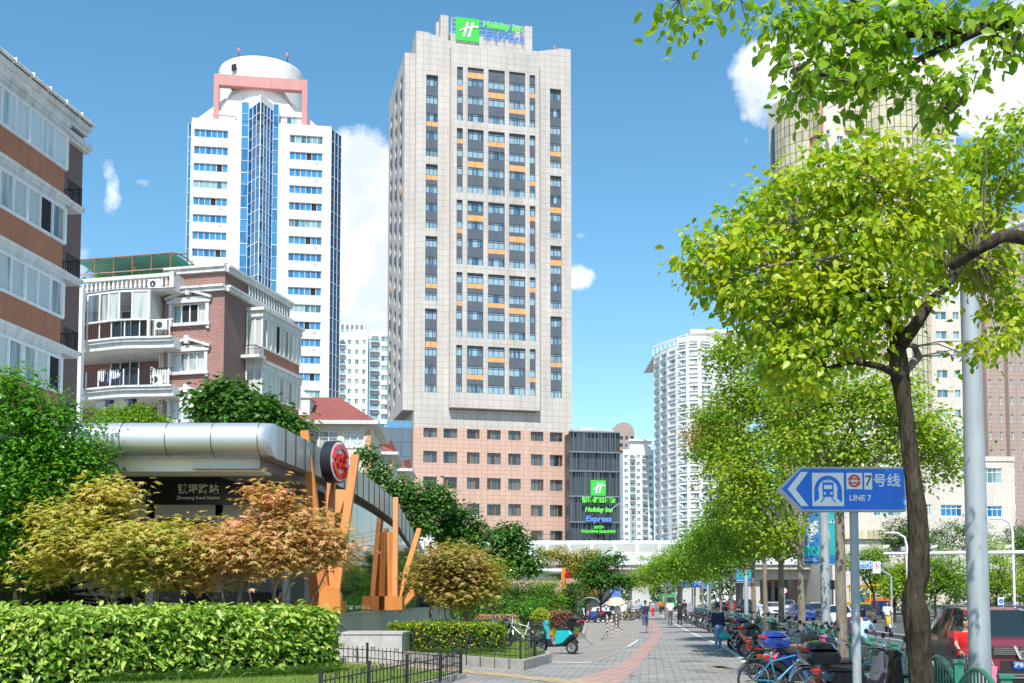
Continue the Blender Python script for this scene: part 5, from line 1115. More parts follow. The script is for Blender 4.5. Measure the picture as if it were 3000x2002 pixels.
tile_mat('paver_dark', (.20, .19, .18), (.25, .24, .225), (.12, .11, .10), .40, .20, .018, .5, .75, .28, .16, .4, horiz=True, rot=.12)
tile_mat('paver_light', (.36, .345, .32), (.41, .39, .365), (.2, .19, .18), .40, .20, .018, .5, .75, .28, .16, .4, horiz=True, rot=.12)
tile_mat('paver_grey', (.30, .285, .265), (.36, .345, .32), (.17, .16, .15), .40, .20, .018, .5, .75, .42, .22, .4, horiz=True, rot=.12)
tile_mat('paver_warm', (.34, .30, .255), (.40, .35, .30), (.20, .18, .15), .30, .15, .014, .5, .75, .42, .22, .4, horiz=True, rot=.5)
tile_mat('tactile_red', (.42, .25, .215), (.47, .29, .25), (.30, .21, .18), .30, .30, .02, 0, .75, .3, .15, .5, horiz=True, rot=.3)
tile_mat('tactile_yellow', (.46, .34, .17), (.50, .38, .2), (.30, .24, .15), .30, .30, .02, 0, .75, .3, .15, .5, horiz=True, rot=-.2)
tile_mat('boards', (.33, .30, .26), (.38, .34, .30), (.13, .12, .10), 6.0, .22, .035, .5, .8, .25, .15, .6, horiz=True, rot=.12)
mat('asphalt', (.085, .087, .09), .85, 0, .22, .8, bump=.35, bscale=60); mat('paint_white', (.62, .62, .60), .6, 0, .16, 8); mat('paint_yellow', (.55, .38, .06), .6, 0, .2, 8)
mat('kerb_stone', (.36, .335, .30), .8, 0, .22, 4, bump=.15); mat('soil', (.10, .075, .05), .9, 0, .2); mat('base_ground', (.16, .155, .15), .9, 0, .2, .05)
def interp(T, y):
 if y <= T[0][0]: (a, x0), (b, x1) = T[0], T[1]; return x0 + (x1 - x0) * (y - a) / (b - a)
 for (a, x0), (b, x1) in zip(T, T[1:]):
  if y <= b: return x0 + (x1 - x0) * (y - a) / (b - a)
 return x0 + (x1 - x0) * (y - a) / (b - a)
RAIL = [(8, 4.3), (15.2, 5.86), (20, 6.75), (24, 7.45), (34.6, 9.1), (50, 10.9), (66, 12.5), (110, 17.2), (170, 23.5)]
railX = lambda y: interp(RAIL, y)
g = MB(); g.quad((-3000, -200, -.16), (3000, -200, -.16), (3000, 6000, -.16), (-3000, 6000, -.16), 'base_ground'); struct(g, 'ground')
def strip_sheet(name, ys, xl, xr, z, m, kind='structure'):
 mb = MB()
 for a, b in zip(ys, ys[1:]): mb.quad((xl(a), a, z), (xr(a), a, z), (xr(b), b, z), (xl(b), b, z), m)
 return struct(mb, name)
YS = [4, 8, 12, 15.2, 18, 20, 24, 29, 34.6, 42, 50, 58, 66, 80, 95, 110, 135, 170, 230]
strip_sheet('road', YS, lambda y: railX(y) - .05, lambda y: 26 + .155 * y if y > 20 else 29 + .0 * y, -.12, 'asphalt')
cx = MB(); cx.quad((-60, 134, -.118 + .0), (60, 134, -.118), (60, 152, -.118), (-60, 152, -.118), 'asphalt'); 
kerbR = lambda y: railX(y) + .35
mb = MB()
for a, b in zip(YS[:-2], YS[1:-1]):
 mb.quad((-60, a, 0), (kerbR(a), a, 0), (kerbR(b), b, 0), (-60, b, 0), 'paver_grey'); mb.quad((kerbR(a), a, -.2), (kerbR(b), b, -.2), (kerbR(b), b, 0), (kerbR(a), a, 0), 'kerb_stone')
struct(mb, 'pavement')
strip_sheet('kerb', YS[:-2], lambda y: railX(y) + .2, lambda y: kerbR(y) + .01, .004, 'kerb_stone')
def poly_sheet(name, pts, z, m):
 mb = MB(); mb.add([(p[0], p[1], z) for p in pts], [tuple(range(len(pts)))], m); return struct(mb, name)
W2 = lambda px, py: tuple(gnd(px, py).xy)
def bend(L, n=5):
 out = []; P = [L[0]] + list(L) + [L[-1]]
 for i in range(1, len(P) - 2):
  for k in range(n):
   t = k / n; a, b, c, d = P[i - 1], P[i], P[i + 1], P[i + 2]
   out.append(tuple(.5 * (2 * b[j] + (c[j] - a[j]) * t + (2 * a[j] - 5 * b[j] + 4 * c[j] - d[j]) * t * t + (3 * b[j] - a[j] - 3 * c[j] + d[j]) * t ** 3) for j in range(2)))
 return out + [tuple(L[-1])]
def ribbon(name, left, right, z, m, n=6):
 A = bend(left, n); B = bend(right, n); mb = MB()
 for i in range(len(A) - 1): mb.quad((*A[i], z), (*B[i], z), (*B[i + 1], z), (*A[i + 1], z), m)
 return struct(mb, name)
tr_l = [(1560, 2040), (1650, 2002), (1806, 1950), (1870, 1898), (1905, 1868), (1914, 1850), (1905, 1829), (1893, 1816), (1880, 1806), (1880, 1795)]
tr_r = [(1760, 2040), (1820, 2002), (1872, 1950), (1913, 1898), (1937, 1868), (1940, 1850), (1928, 1829), (1912, 1816), (1895, 1806), (1890, 1795)]
ribbon('tactile_strip', [W2(*p) for p in tr_l], [W2(*p) for p in tr_r], .005, 'tactile_red')
ribbon('tactile_strip', [W2(*p) for p in ((1000, 1935), (1180, 1946), (1350, 1962), (1500, 1976), (1640, 1990), (1820, 2004))], [W2(*p) for p in ((1000, 1942), (1180, 1954), (1350, 1971), (1500, 1986), (1610, 1999), (1760, 2016))], .009, 'tactile_yellow')
plz = [W2(*p) for p in ((1617, 1942), (1722, 1944), (1790, 1920), (1850, 1885), (1872, 1862), (1874, 1840), (1860, 1822), (1845, 1806), (1700, 1806), (1713, 1872), (1602, 1882))]
poly_sheet('plaza_paving', plz, .004, 'paver_warm')
poly_sheet('plaza_boards', [W2(*p) for p in ((1612, 1941), (1720, 1942), (1790, 1917), (1832, 1894), (1600, 1892))], .008, 'boards')
ribbon('paint_line', [W2(*p) for p in ((1617, 1940), (1700, 1942), (1735, 1939))], [W2(*p) for p in ((1617, 1942), (1700, 1944), (1738, 1941))], .012, 'paint_white', 2)
ribbon('paint_line', [W2(*p) for p in ((1735, 1940), (1800, 1914), (1850, 1886))], [W2(*p) for p in ((1738, 1942), (1804, 1916), (1855, 1887))], .012, 'kerb_stone', 3)
ribbon('paint_line', [W2(*p) for p in ((1836, 1896), (1852, 1885), (1868, 1875))], [W2(*p) for p in ((1841, 1897), (1859, 1886), (1873, 1876))], .013, 'paint_white', 2)
pm = MB()
for _ in range(70):
 y = random.uniform(25, 80); x = random.uniform(1 + y * .04, railX(y) - 1); a, b = random.uniform(.2, .9), random.uniform(.2, 1.6); pm.quad((x, y, .0025), (x + a, y + a * .12, .0025), (x + a - b * .12, y + b, .0025), (x - b * .12, y + b, .0025), random.choice(('paver_dark', 'paver_warm', 'paver_light')))
struct(pm, 'pavement')
for x, y in ((5.2, 33), (4.4, 52), (8.5, 60)): dc = MB(); dc.cyl((x, y, 0), (x, y, .008), .36, 'paver_dark', 28); dc.torus((x, y, .008), .33, .012, 'iron_black', 'z', 28, 4, sq=.3); struct(dc, 'pavement')
ln = [(y, railX(y) - 2.1 - (.3 if y > 60 else 0)) for y in (16, 22, 28, 34.9, 45, 62, 87, 120)]
ribbon('paint_line', [(x - .07, y) for y, x in ln], [(x + .07, y) for y, x in ln], .005, 'paint_white', 3)
def mark(name, f, ys, w_, m, z=-.112, dash=None):
 mb = MB(); y = ys[0]
 while y < ys[1]:
  e = min(ys[1], y + (dash[0] if dash else 8)); mb.quad((f(y) - w_, y, z), (f(y) + w_, y, z), (f(e) + w_, e, z), (f(e) - w_, e, z), m); y = e + (dash[1] if dash else 0)
 return struct(mb, name)
med = lambda y: 14.0 + .088 * y; cen = lambda y: 18.5 + .14 * y
mark('road_marking', lambda y: med(y) - .6, (20, 130), .07, 'paint_white'); mark('road_marking', lambda y: cen(y) - .12, (20, 160), .07, 'paint_yellow'); mark('road_marking', lambda y: cen(y) + .18, (20, 160), .07, 'paint_yellow')
for k in (-3.3, 3.6, 7): mark('road_marking', lambda y: cen(y) + k, (20, 160), .07, 'paint_white', dash=(3, 5))
m = MB()
for y in range(24, 120, 4): a, b = med(y), med(y + 3.96); m.loft([[(a, y, -.12), (a + .3, y, -.12), (a + .3, y, .06), (a, y, .06)], [(b, y + 3.96, -.12), (b + .3, y + 3.96, -.12), (b + .3, y + 3.96, .06), (b, y + 3.96, .06)]], 'kerb_stone')
struct(m, 'median_kerb')
strip_sheet('far_pavement', YS[4:], lambda y: 26 + .155 * y, lambda y: 60 + .155 * y, .0, 'paver_grey')
strip_sheet('far_kerb', YS[4:], lambda y: 25.7 + .155 * y, lambda y: 26.01 + .155 * y, .004, 'kerb_stone')
struct(cx, 'cross_road')
leaf_mat('grass_leaf', [(.12, .20, .03), (.20, .30, .05), (.30, .34, .08)], .3, .6)
mat('lawn_base', (.15, .19, .045), .9, 0, .25, 1.5, bump=.5, bscale=80)
def bed(name, pts, h, stone='kerb_stone', wd=.22, top='lawn_base', edge_h=None):
 mb = MB(); n = len(pts); area = sum(pts[i][0] * pts[(i + 1) % n][1] - pts[(i + 1) % n][0] * pts[i][1] for i in range(n)); s = 1 if area > 0 else -1; ins = []
 for i in range(n):
  p0, p1, p2 = Vector(pts[i - 1]), Vector(pts[i]), Vector(pts[(i + 1) % n]); a = (p1 - p0).normalized(); b = (p2 - p1).normalized(); n1 = Vector((-a.y, a.x)) * s; n2 = Vector((-b.y, b.x)) * s; q = (n1 + n2); q = q / max(.4, q.length_squared / 2); ins.append(p1 + q * wd)
 for i in range(n):
  j = (i + 1) % n; a, b, c, d = pts[i], pts[j], ins[j], ins[i]; L = (Vector(b) - Vector(a)).length; k = max(1, round(L / .62))
  for t in range(k):
   u, v = t / k + .004, (t + 1) / k - .004; l = lambda A, B, r: (A[0] + (B[0] - A[0]) * r, A[1] + (B[1] - A[1]) * r)
   P = [l(a, b, u), l(a, b, v), l(d, c, v), l(d, c, u)]; mb.prism(P if s > 0 else P[::-1], 0, h + random.uniform(-.004, .004), stone)
 struct(mb, name + '_rim'); t = MB(); t.add([(p[0], p[1], h - .03) for p in ins], [tuple(range(n)) if s > 0 else tuple(range(n))[::-1]], top); struct(t, name); return ins
def inside(x, y, P):
 c = False; n = len(P)
 for i in range(n):
  a, b = P[i], P[(i + 1) % n]
  if (a[1] > y) != (b[1] > y) and x < (b[0] - a[0]) * (y - a[1]) / (b[1] - a[1]) + a[0]: c = not c
 return c
def grass(name, pts, z, n, h, label=None):
 xs = [p[0] for p in pts]; ys = [p[1] for p in pts]; P = []
 while len(P) < n:
  x, y = random.uniform(min(xs), max(xs)), random.uniform(min(ys), max(ys))
  if inside(x, y, pts): P.append((x, y, z))
 P = np.array(P); n = len(P); d = RNG.normal(size=(n, 3)) * .45; d[:, 2] = 1; d /= np.linalg.norm(d, axis=1)[:, None]; s = np.cross(d, RNG.normal(size=(n, 3))); s /= np.linalg.norm(s, axis=1)[:, None]; hh = h * (.5 + RNG.random(n)); w_ = h * .10
 V = np.stack([P - s * w_, P + s * w_, P + d * hh[:, None]], 1).reshape(-1, 3); Fc = np.arange(3 * n).reshape(-1, 3)
 o = new_mesh_obj(name, np_mesh(name, V, Fc, ['grass_leaf'])); tag(o, label, 'grass', kind='stuff')
bedB = [(-3.2, 33.4), (.32, 28.9), (1.16, 32.6), (.75, 37.5), (.9, 44), (1.45, 47.7), (3.3, 51), (4.6, 70), (6.4, 105), (-2.2, 105), (-3.6, 62), (-5.0, 48), (-5.2, 34.6)]
bi = bed('planted_bed', bedB, .26); grass('lawn_grass', [(-3.2, 33.4), (.3, 29.2), (1.0, 32.6), (.7, 45), (-1, 40)], .23, 15000, .07, 'short dry grass inside the central planted bed')
grass('verge_grass', [(.5, 36), (.8, 47), (3.1, 51), (4.3, 70), (2, 70)], .23, 8000, .08, 'short grass strip along the plaza side railing')
bedA = [(-1.05, 26.1), (-2.55, 20.4), (-3.4, 17), (-16, 17), (-16, 31), (-6.0, 31.8), (-3.8, 29.9)]
ai = bed('front_lawn', bedA[::-1], .12); grass('front_grass', [(-1.2, 26), (-2.7, 20.6), (-9, 22), (-9, 29), (-6, 31.5), (-3.8, 29.8)], .09, 42000, .06, 'short sunlit grass of the front left lawn')
def tufts(name, label, line, z, n, h):
 P = []
 for i in range(n):
  t = random.random(); k = random.randrange(len(line) - 1); a, b = line[k], line[k + 1]; P.append((a[0] + (b[0] - a[0]) * t + random.gauss(0, .12), a[1] + (b[1] - a[1]) * t + random.gauss(0, .12), z))
 P = np.array(P); d = RNG.normal(size=(n, 3)) * .6; d[:, 2] = 1; d /= np.linalg.norm(d, axis=1)[:, None]; s = np.cross(d, RNG.normal(size=(n, 3))); s /= np.linalg.norm(s, axis=1)[:, None]; hh = h * (.5 + .7 * RNG.random(n))
 m = P + d * hh[:, None] * .6; e = P + d * hh[:, None]; e[:, 2] -= hh * .25; e[:, :2] += d[:, :2] * hh[:, None] * .5
 V = np.stack([P - s * .008, P + s * .008, m - s * .006, m + s * .006, e], 1).reshape(-1, 3); b = np.arange(n)[:, None] * 5; Fc = np.concatenate([b + [0, 1, 3], b + [0, 3, 2], b + [2, 3, 4]])
 tag(new_mesh_obj(name, np_mesh(name, V, Fc, ['leaf_mid'])), label, 'grass', kind='stuff')
tufts('border_grass', 'long arching border grass at the foot of the big hedge', [(-8.5, 23.4), (-4.75, 25.9), (-4.4, 27.0)], .09, 9000, .34)
tufts('border_grass', 'fine border grass at the foot of the yellow green hedge', [(-2.6, 33.2), (-.25, 33.2)], .23, 2500, .22)
o = thing('stone_parapet', 'pale granite parapet with sloping ramp wall beside the station steps', 'parapet', (0, 0, 0)); m = MB(); a, b = gnd(1177, 1935), gnd(1010, 1935)
q = W2(1177, 1937); z = .78; Yq = q[1]; xA = at(1000, 1900, Yq).x; xB = q[0]
m.prism([(xA, Yq), (xB, Yq), (xB + .2, Yq + 1.6), (xA, Yq + 1.6)], 0, z, 'granite'); m.build('bench_wall', o); m = MB(); m.prism([(xA, Yq - .03), (xB + .02, Yq - .03), (xB + .25, Yq + 1.65), (xA, Yq + 1.65)], z, z + .06, 'granite'); m.build('coping', o)
m = MB(); X0 = at(945, 1830, Yq).x; X1 = at(1045, 1890, Yq - .3).x; m.slab([(X0 - .6, 0), (X1, 0), (X1, .42), (X0 - .6, 1.7)], Yq - .45, Yq - .05, .01, 'granite'); m.build('ramp_wall', o)
m = MB()
for i in range(3): m.box(at(925, 1900, Yq).x - 1.5, at(1006, 1900, Yq - 1).x - i * .35, Yq - 1.6 + i * .35, Yq - .46, .0 + i * .15, .15 + i * .15, 'granite')
m.build('steps', o)
def iron_fence(label, pts, posts, z=0.0, h=.58, orn=True):
 root = thing('iron_fence', label, 'fence', (pts[0][0], pts[0][1], z), 0, 'low black iron fences'); O = Vector((pts[0][0], pts[0][1]))
 for a, b in zip(pts, pts[1:]):
  a, b = Vector(a) - O, Vector(b) - O; L = (b - a).length; n = max(2, round(L / .21)); d = (b - a) / n; m = MB(); A = lambda i, zz: ((a + d * i).x, (a + d * i).y, zz)
  for i in range(1, n): m.beam(A(i, .02), A(i, h), .016, .016, 'iron_black')
  for zz in (.1, h * .48, h * .84): m.beam(A(0, zz), A(n, zz), .02, .02, 'iron_black')
  if orn:
   dv = d.normalized()
   for i in range(0, n - 2, 3):
    if (i // 3) % 2 == 0: m.tube([A(i + 1, h), A(i + 1.35, h * .97), A(i + 1.5, h * .86), A(i + 1.65, h * .97), A(i + 2, h)], .009, 'iron_black', 4)
    else: c = a + d * (i + 1.5); m.tube([(c.x + dv.x * .085 * math.cos(t), c.y + dv.y * .085 * math.cos(t), h * .66 + .085 * math.sin(t)) for t in [math.pi * 2 * k / 12 for k in range(13)]], .008, 'iron_black', 4, caps=False)
  m.build('fence_panel', root)
 for p in posts: p = Vector(p) - O; m = MB(); m.box(p.x - .03, p.x + .03, p.y - .03, p.y + .03, 0, h + .08, 'iron_black'); m.box(p.x - .036, p.x + .036, p.y - .036, p.y + .036, h + .08, h + .095, 'iron_black'); m.build('post', root)
c0 = (-1.17, 26.0)
fa = [(-6.6, 32.6), (-3.8, 29.75), c0]; iron_fence('low iron fence between front lawn and the station path', [fa[0], fa[1]], [fa[0], fa[1]], .0); iron_fence('low iron fence ending at the lawn corner post', [fa[1], c0], [c0], .0)
iron_fence('low iron fence running from lawn corner towards the hedge', [c0, (-1.5, 23.6), (-2.0, 21.6), (-2.45, 19.4), (-2.9, 17.2)], [(-1.5, 23.6), (-2.0, 21.6), (-2.45, 19.4), (-2.9, 17.2)], .1)
iron_fence('low iron fence along front of the yellow green hedge', [(-2.9, 33.3), (-1.27, 31.3), (.22, 29.4)], [(-2.9, 33.3), (-1.27, 31.3), (.22, 29.4)], .24)
iron_fence('low iron fence at the bed end beside the turquoise scooter', [(.3, 29.4), (.62, 30.9), (.98, 32.5)], [(.62, 30.9)], .24)
iron_fence('low iron fence receding along the plaza behind the scooter', [(.6, 36.2), (.8, 43.5), (1.4, 47.3), (3.1, 51), (3.75, 60), (4.4, 70), (5.3, 85)], [(.6, 36.2), (.8, 43.5), (1.4, 47.3), (3.1, 51), (3.75, 60), (4.4, 70), (5.3, 85)], .24, .7)
mat('rail_green', (.03, .20, .115), .4, 0, .12, 3, coat=.2); mat('rail_green_light', (.12, .36, .24), .4)
def green_rail():
 segs = []; y = 9.0
 while y < 112: segs.append((y, y + 2.75)); y += 2.75
 for i, (a, b) in enumerate(segs):
  A, B = Vector((railX(a), a)), Vector((railX(b), b)); L = (B - A).length; rz = math.atan2(B.y - A.y, B.x - A.x)
  o = thing('road_railing', 'one arched green steel panel of the long roadside railing', 'railing', (A.x, A.y, 0), rz, 'arched green railing panels along the road'); 
  m = MB(); m.box(-.055, .055, -.055, .055, 0, 1.02, 'rail_green'); m.box(-.075, .075, -.075, .075, 1.02, 1.06, 'rail_green'); m.build('post', o)
  m = MB(); n = 13; top = lambda t: .72 + .30 * math.sin(math.pi * t)
  m.tube([(L * k / 16, 0, top(k / 16)) for k in range(17)], .032, 'rail_green', 8) if a < 60 else m.tube([(L * k / 6, 0, top(k / 6)) for k in range(7)], .032, 'rail_green', 4)
  m.beam((.05, 0, .14), (L - .05, 0, .14), .04, .04, 'rail_green')
  for k in range(1, n): x = L * k / n; m.beam((x, 0, .14), (x, 0, top(k / n)), .055, .014, 'rail_green')
  m.build('arched_panel', o)
green_rail()
for i in range(26):
 y = 70 + i * 3.6; x = 26.6 + .155 * y; o = thing('far_railing', 'green railing panel along the far pavement', 'railing', (x, y, 0), math.atan2(1, .155), 'green railing panels across the road'); m = MB()
 for k in range(20): m.beam((k * .18, 0, .1), (k * .18, 0, 1.1), .04, .02, 'rail_green')
 m.beam((0, 0, 1.1), (3.6, 0, 1.1), .06, .05, 'rail_green'); m.beam((0, 0, .12), (3.6, 0, .12), .05, .05, 'rail_green'); m.build('panel', o)
def bark_mat(name, c, c2, sc=9):
 m, t, b, o = _bs(name); tc = N(t, 'ShaderNodeTexCoord'); mp = N(t, 'ShaderNodeMapping'); mp.inputs['Scale'].default_value = (1, 1, .22); t.links.new(tc.outputs['Object'], mp.inputs[0])
 n = N(t, 'ShaderNodeTexNoise'); n.inputs['Scale'].default_value = sc; n.inputs['Detail'].default_value = 10; n.inputs['Roughness'].default_value = .7; t.links.new(mp.outputs[0], n.inputs['Vector'])
 v = N(t, 'ShaderNodeTexVoronoi'); v.inputs['Scale'].default_value = sc * 2.4; t.links.new(mp.outputs[0], v.inputs['Vector'])
 r = N(t, 'ShaderNodeValToRGB'); r.color_ramp.elements[0].position = .35; r.color_ramp.elements[1].position = .65; r.color_ramp.elements[0].color = rgba(c); r.color_ramp.elements[1].color = rgba(c2)
 t.links.new(n.outputs[0], r.inputs[0]); t.links.new(r.outputs[0], b.inputs['Base Color']); b.inputs['Roughness'].default_value = .95; b.inputs['Specular IOR Level'].default_value = .15
 bn = N(t, 'ShaderNodeBump'); bn.inputs['Strength'].default_value = 1; bn.inputs['Distance'].default_value = .03; t.links.new(math_n(t, 'ADD', n.outputs[0], math_n(t, 'MULTIPLY', v.outputs[0], .7)), bn.inputs['Height']); t.links.new(bn.outputs[0], b.inputs['Normal'])
bark_mat('bark_dark', (.018, .014, .009), (.085, .07, .045), 14); bark_mat('bark_grey', (.16, .13, .10), (.30, .25, .19), 8); bark_mat('bark_pale', (.20, .15, .12), (.36, .29, .24), 10)
leaf_mat('leaf_lime', [(.08, .20, .012), (.18, .35, .02), (.38, .50, .03), (.54, .54, .05, .96), (.45, .22, .05, 1)], .48, .35)
leaf_mat('leaf_lime2', [(.09, .22, .015), (.17, .34, .02), (.30, .45, .035), (.40, .40, .05, .96), (.42, .12, .04, 1)], .45, .4)
leaf_mat('leaf_turning', [(.12, .20, .02), (.28, .28, .03), (.45, .30, .04), (.50, .16, .04)], .42)
leaf_mat('leaf_camphor', [(.07, .19, .015), (.16, .32, .02), (.32, .44, .035)], .42, .35)
leaf_mat('leaf_bush', [(.04, .15, .01), (.09, .27, .018), (.18, .40, .04)], .4, .28)
leaf_mat('leaf_aucuba', [(.02, .09, .012), (.10, .25, .02), (.32, .48, .07), (.60, .66, .20, .95), (.34, .20, .12, .985)], .32, .25, pscale=2)
leaf_mat('leaf_acer_gold', [(.13, .22, .03), (.38, .42, .07), (.64, .54, .18), (.72, .44, .24)], .42, patch=.45, pscale=1.3)
leaf_mat('leaf_acer_red', [(.15, .22, .04), (.46, .36, .12), (.68, .40, .23), (.66, .25, .20)], .42, patch=.45, pscale=1.3)
leaf_mat('leaf_acer_green', [(.14, .19, .025), (.30, .30, .05), (.48, .34, .12), (.50, .26, .13)], .38, pscale=.9)
leaf_mat('leaf_paulownia', [(.03, .10, .012), (.06, .17, .02), (.12, .25, .04)], .3); leaf_mat('leaf_pinkbuds', [(.35, .18, .12), (.5, .3, .2)], .2)
leaf_mat('leaf_boxyellow', [(.03, .10, .012), (.05, .15, .015), (.11, .24, .02, .55), (.55, .50, .02, .8), (.65, .55, .03)], .3, patch=.3, pscale=3)
leaf_mat('leaf_variegated', [(.10, .20, .04), (.30, .38, .15), (.50, .52, .30)], .25); leaf_mat('leaf_topiary', [(.30, .40, .02), (.45, .52, .03), (.55, .55, .05)], .3)
leaf_mat('leaf_far', [(.025, .08, .01), (.06, .15, .015), (.12, .22, .03)], .3); leaf_mat('leaf_yellowing', [(.10, .17, .02), (.30, .28, .03), (.50, .34, .03)], .35)
leaf_mat('flower_orange', [(.55, .20, .02), (.7, .32, .03), (.2, .25, .03)], .2)
leaf_mat('leaf_redhedge', [(.25, .09, .06), (.35, .15, .1), (.12, .12, .04)], .25)
def px_blob(px, py, rx, ry, Y, depth_r=None, wt=1.0):
 c = at(px, py, Y); k = FPX / Y; return (c.x, c.y, c.z, rx / k, depth_r if depth_r else rx / k * .8, ry / k, wt)
def tree(name, label, base, fork, blobs, n, size, leafm, barkm, r0=.12, shape='quad', cl=.5, per=16, up=.5, shell=.5, group=None, nlimb=9, trunk_pts=None, droop=.35, ntw=60, cat='tree', stems=1):
 root = thing(name, label, cat, base, 0, group); B = Vector(base); bl = [(b[0] - B.x, b[1] - B.y, b[2] - B.z) + tuple(b[3:]) for b in blobs]
 co, C = crown_obj('crown', bl, n, size, leafm, root, shape, cl, per, up, droop, shell)
 t = MB(); f = Vector(fork) - B
 if stems == 1:
  pts = [Vector((0, 0, -.1))] + [Vector(p) - B for p in (trunk_pts or [])] + [f]; P2 = []
  for a, b in zip(pts, pts[1:]):
   for k in range(4): P2.append(a.lerp(b, k / 4) + Vector((random.uniform(-.2, .2), random.uniform(-.2, .2), 0)) * r0)
  P2.append(f); t.tube(P2, [r0 * (1.25 if i == 0 else 1) * (1 - .3 * i / len(P2)) for i in range(len(P2))], barkm, 10, jit=.08)
 tips = [bl[i % len(bl)] for i in range(nlimb)]; ends = []
 for i, b in enumerate(tips):
  e = Vector(b[:3]) + Vector((random.uniform(-.5, .5) * b[3], random.uniform(-.5, .5) * b[4], random.uniform(-.3, .4) * b[5])); s = f if stems == 1 else Vector((random.uniform(-.12, .12) * stems * .5, random.uniform(-.1, .1), -.05))
  p = limb(t, s - Vector((0, 0, random.uniform(0, .12))) if stems == 1 else s, e, r0 * (.55 if stems == 1 else .7), r0 * .13, barkm, .13, 6, 6); ends += p[2:]
 E = np.array([tuple(p) for p in ends]); sel = RNG.choice(len(C), min(ntw, len(C)), replace=False)
 for c in C[sel]:
  j = np.argmin(((E - c) ** 2).sum(1)); limb(t, E[j], c, r0 * .12, r0 * .035, barkm, .1, 3, 4)
 t.build('trunk', root, smooth=50); return root
def hedge(label, line, width, h, z, n, size, leafm, name='hedge', shape='quad', core='hedge_core', group=None, up=.45, wob=.05):
 root = thing(name, label, 'hedge', (line[0][0], line[0][1], z), 0, group); O = np.array([line[0][0], line[0][1]]); L = [np.array(p) - O for p in line]
 seg = [np.linalg.norm(b - a) for a, b in zip(L, L[1:])]; tot = sum(seg); P = []; OUT = []
 rng = RNG
 for i, (a, b) in enumerate(zip(L, L[1:])):
  k = int(n * seg[i] / tot); d = (b - a) / seg[i]; nr = np.array([d[1], -d[0]]); t = rng.random(k) * seg[i]; f = rng.random(k); face = np.where(f < .42, 0, np.where(f < .9, 1, 2))
  u = np.where(face == 0, rng.uniform(0, 1, k) * 0 + (0), rng.random(k))
  off = np.where(face == 0, 0, np.where(face == 1, rng.random(k) * width, width)); zz = np.where(face == 1, h, rng.random(k) ** .62 * h); zz += rng.normal(size=k) * wob * h * .5; off += rng.normal(size=k) * wob * .8
  xy = a + d * t[:, None] - nr * off[:, None]; P.append(np.c_[xy, zz]); o = np.zeros((k, 3)); o[:, :2] = np.where(face[:, None] == 0, nr, np.where(face[:, None] == 2, -nr, 0)); o[:, 2] = (face == 1) * .5; OUT.append(o)
 for e, a, sg in ((L[0], L[1], -1), (L[-1], L[-2], -1)):
  d = (e - a) / np.linalg.norm(e - a); k = max(50, int(n * width / tot * .5)); nr = np.array([d[1], -d[0]]) * (-1 if e is L[0] else 1); off = rng.random(k) * width; P.append(np.c_[e + d * rng.normal(size=k)[:, None] * wob - nr * off[:, None], rng.random(k) * h]); o = np.zeros((k, 3)); o[:, :2] = d; OUT.append(o)
 P = np.concatenate(P); OUT = np.concatenate(OUT); V, Fc = leaves(P, size, shape, up, .15, OUT); new_mesh_obj('foliage', np_mesh('foliage', V, Fc, [leafm]), root)
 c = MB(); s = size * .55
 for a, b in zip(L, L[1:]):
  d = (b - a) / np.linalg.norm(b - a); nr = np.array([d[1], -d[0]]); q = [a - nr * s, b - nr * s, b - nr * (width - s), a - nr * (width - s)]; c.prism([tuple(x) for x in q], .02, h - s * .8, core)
 c.build('shade_core', root); return root  # solid dark block; its colour stands in for the shade between leaves
mat('hedge_core', (.018, .03, .010), 1, 0, .4, 5)  # near-black green, painted so gaps in the foliage read as shaded
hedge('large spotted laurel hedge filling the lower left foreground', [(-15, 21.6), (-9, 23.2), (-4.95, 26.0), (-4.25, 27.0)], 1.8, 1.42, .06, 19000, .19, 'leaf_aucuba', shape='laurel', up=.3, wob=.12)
def maple(label, base, blobs, n, m, size=.17, r0=.07, stems=5):
 return tree('maple_tree', label, base, base, blobs, n, size, m, 'bark_pale', r0, 'star', .55, 22, .62, .35, 'spreading maples', 9, droop=.12, ntw=70, stems=stems)
b = gnd(420, 1850); b = (at(420, 1700, 28.6).x, 28.6, .1)
maple('golden green maple in front of the station canopy, left', b, [px_blob(230, 1510, 150, 70, 28.6), px_blob(310, 1450, 85, 45, 28.6), px_blob(300, 1600, 200, 75, 28.2), px_blob(480, 1575, 110, 50, 28.6), px_blob(150, 1650, 110, 60, 28.6, wt=.8), px_blob(520, 1620, 120, 60, 28.4), px_blob(420, 1690, 170, 40, 28.6, wt=.7)], 9500, 'leaf_acer_gold', .15)
b = (at(745, 1700, 28.9).x, 28.9, .1)
maple('orange red maple in front of the station struts', b, [px_blob(800, 1470, 60, 42, 28.9), px_blob(700, 1575, 110, 45, 28.8), px_blob(880, 1560, 110, 75, 28.9), px_blob(960, 1610, 75, 60, 28.8), px_blob(630, 1610, 100, 60, 28.8), px_blob(760, 1620, 150, 65, 28.5), px_blob(590, 1690, 90, 35, 28.8, wt=.6)], 9500, 'leaf_acer_red', .15)
b = (at(1345, 1800, 40).x, 40, .24)
maple('brownish green maple with open stems in the middle bed', b, [px_blob(1330, 1650, 110, 50, 40), px_blob(1290, 1690, 75, 45, 40), px_blob(1390, 1700, 80, 55, 40), px_blob(1340, 1740, 90, 35, 40)], 9500, 'leaf_acer_green', .15, .06)
b = (at(1262, 1800, 43).x, 43, .24); tree('maple_sapling', 'slim maple sapling with straight trunk beside the ledge wall', b, tuple(at(1262, 1740, 43)), [px_blob(1255, 1700, 50, 40, 43)], 1200, .15, 'leaf_acer_green', 'bark_pale', .07, 'star', group='spreading maples')
b = (at(60, 1700, 29.2).x, 29.2, .1)
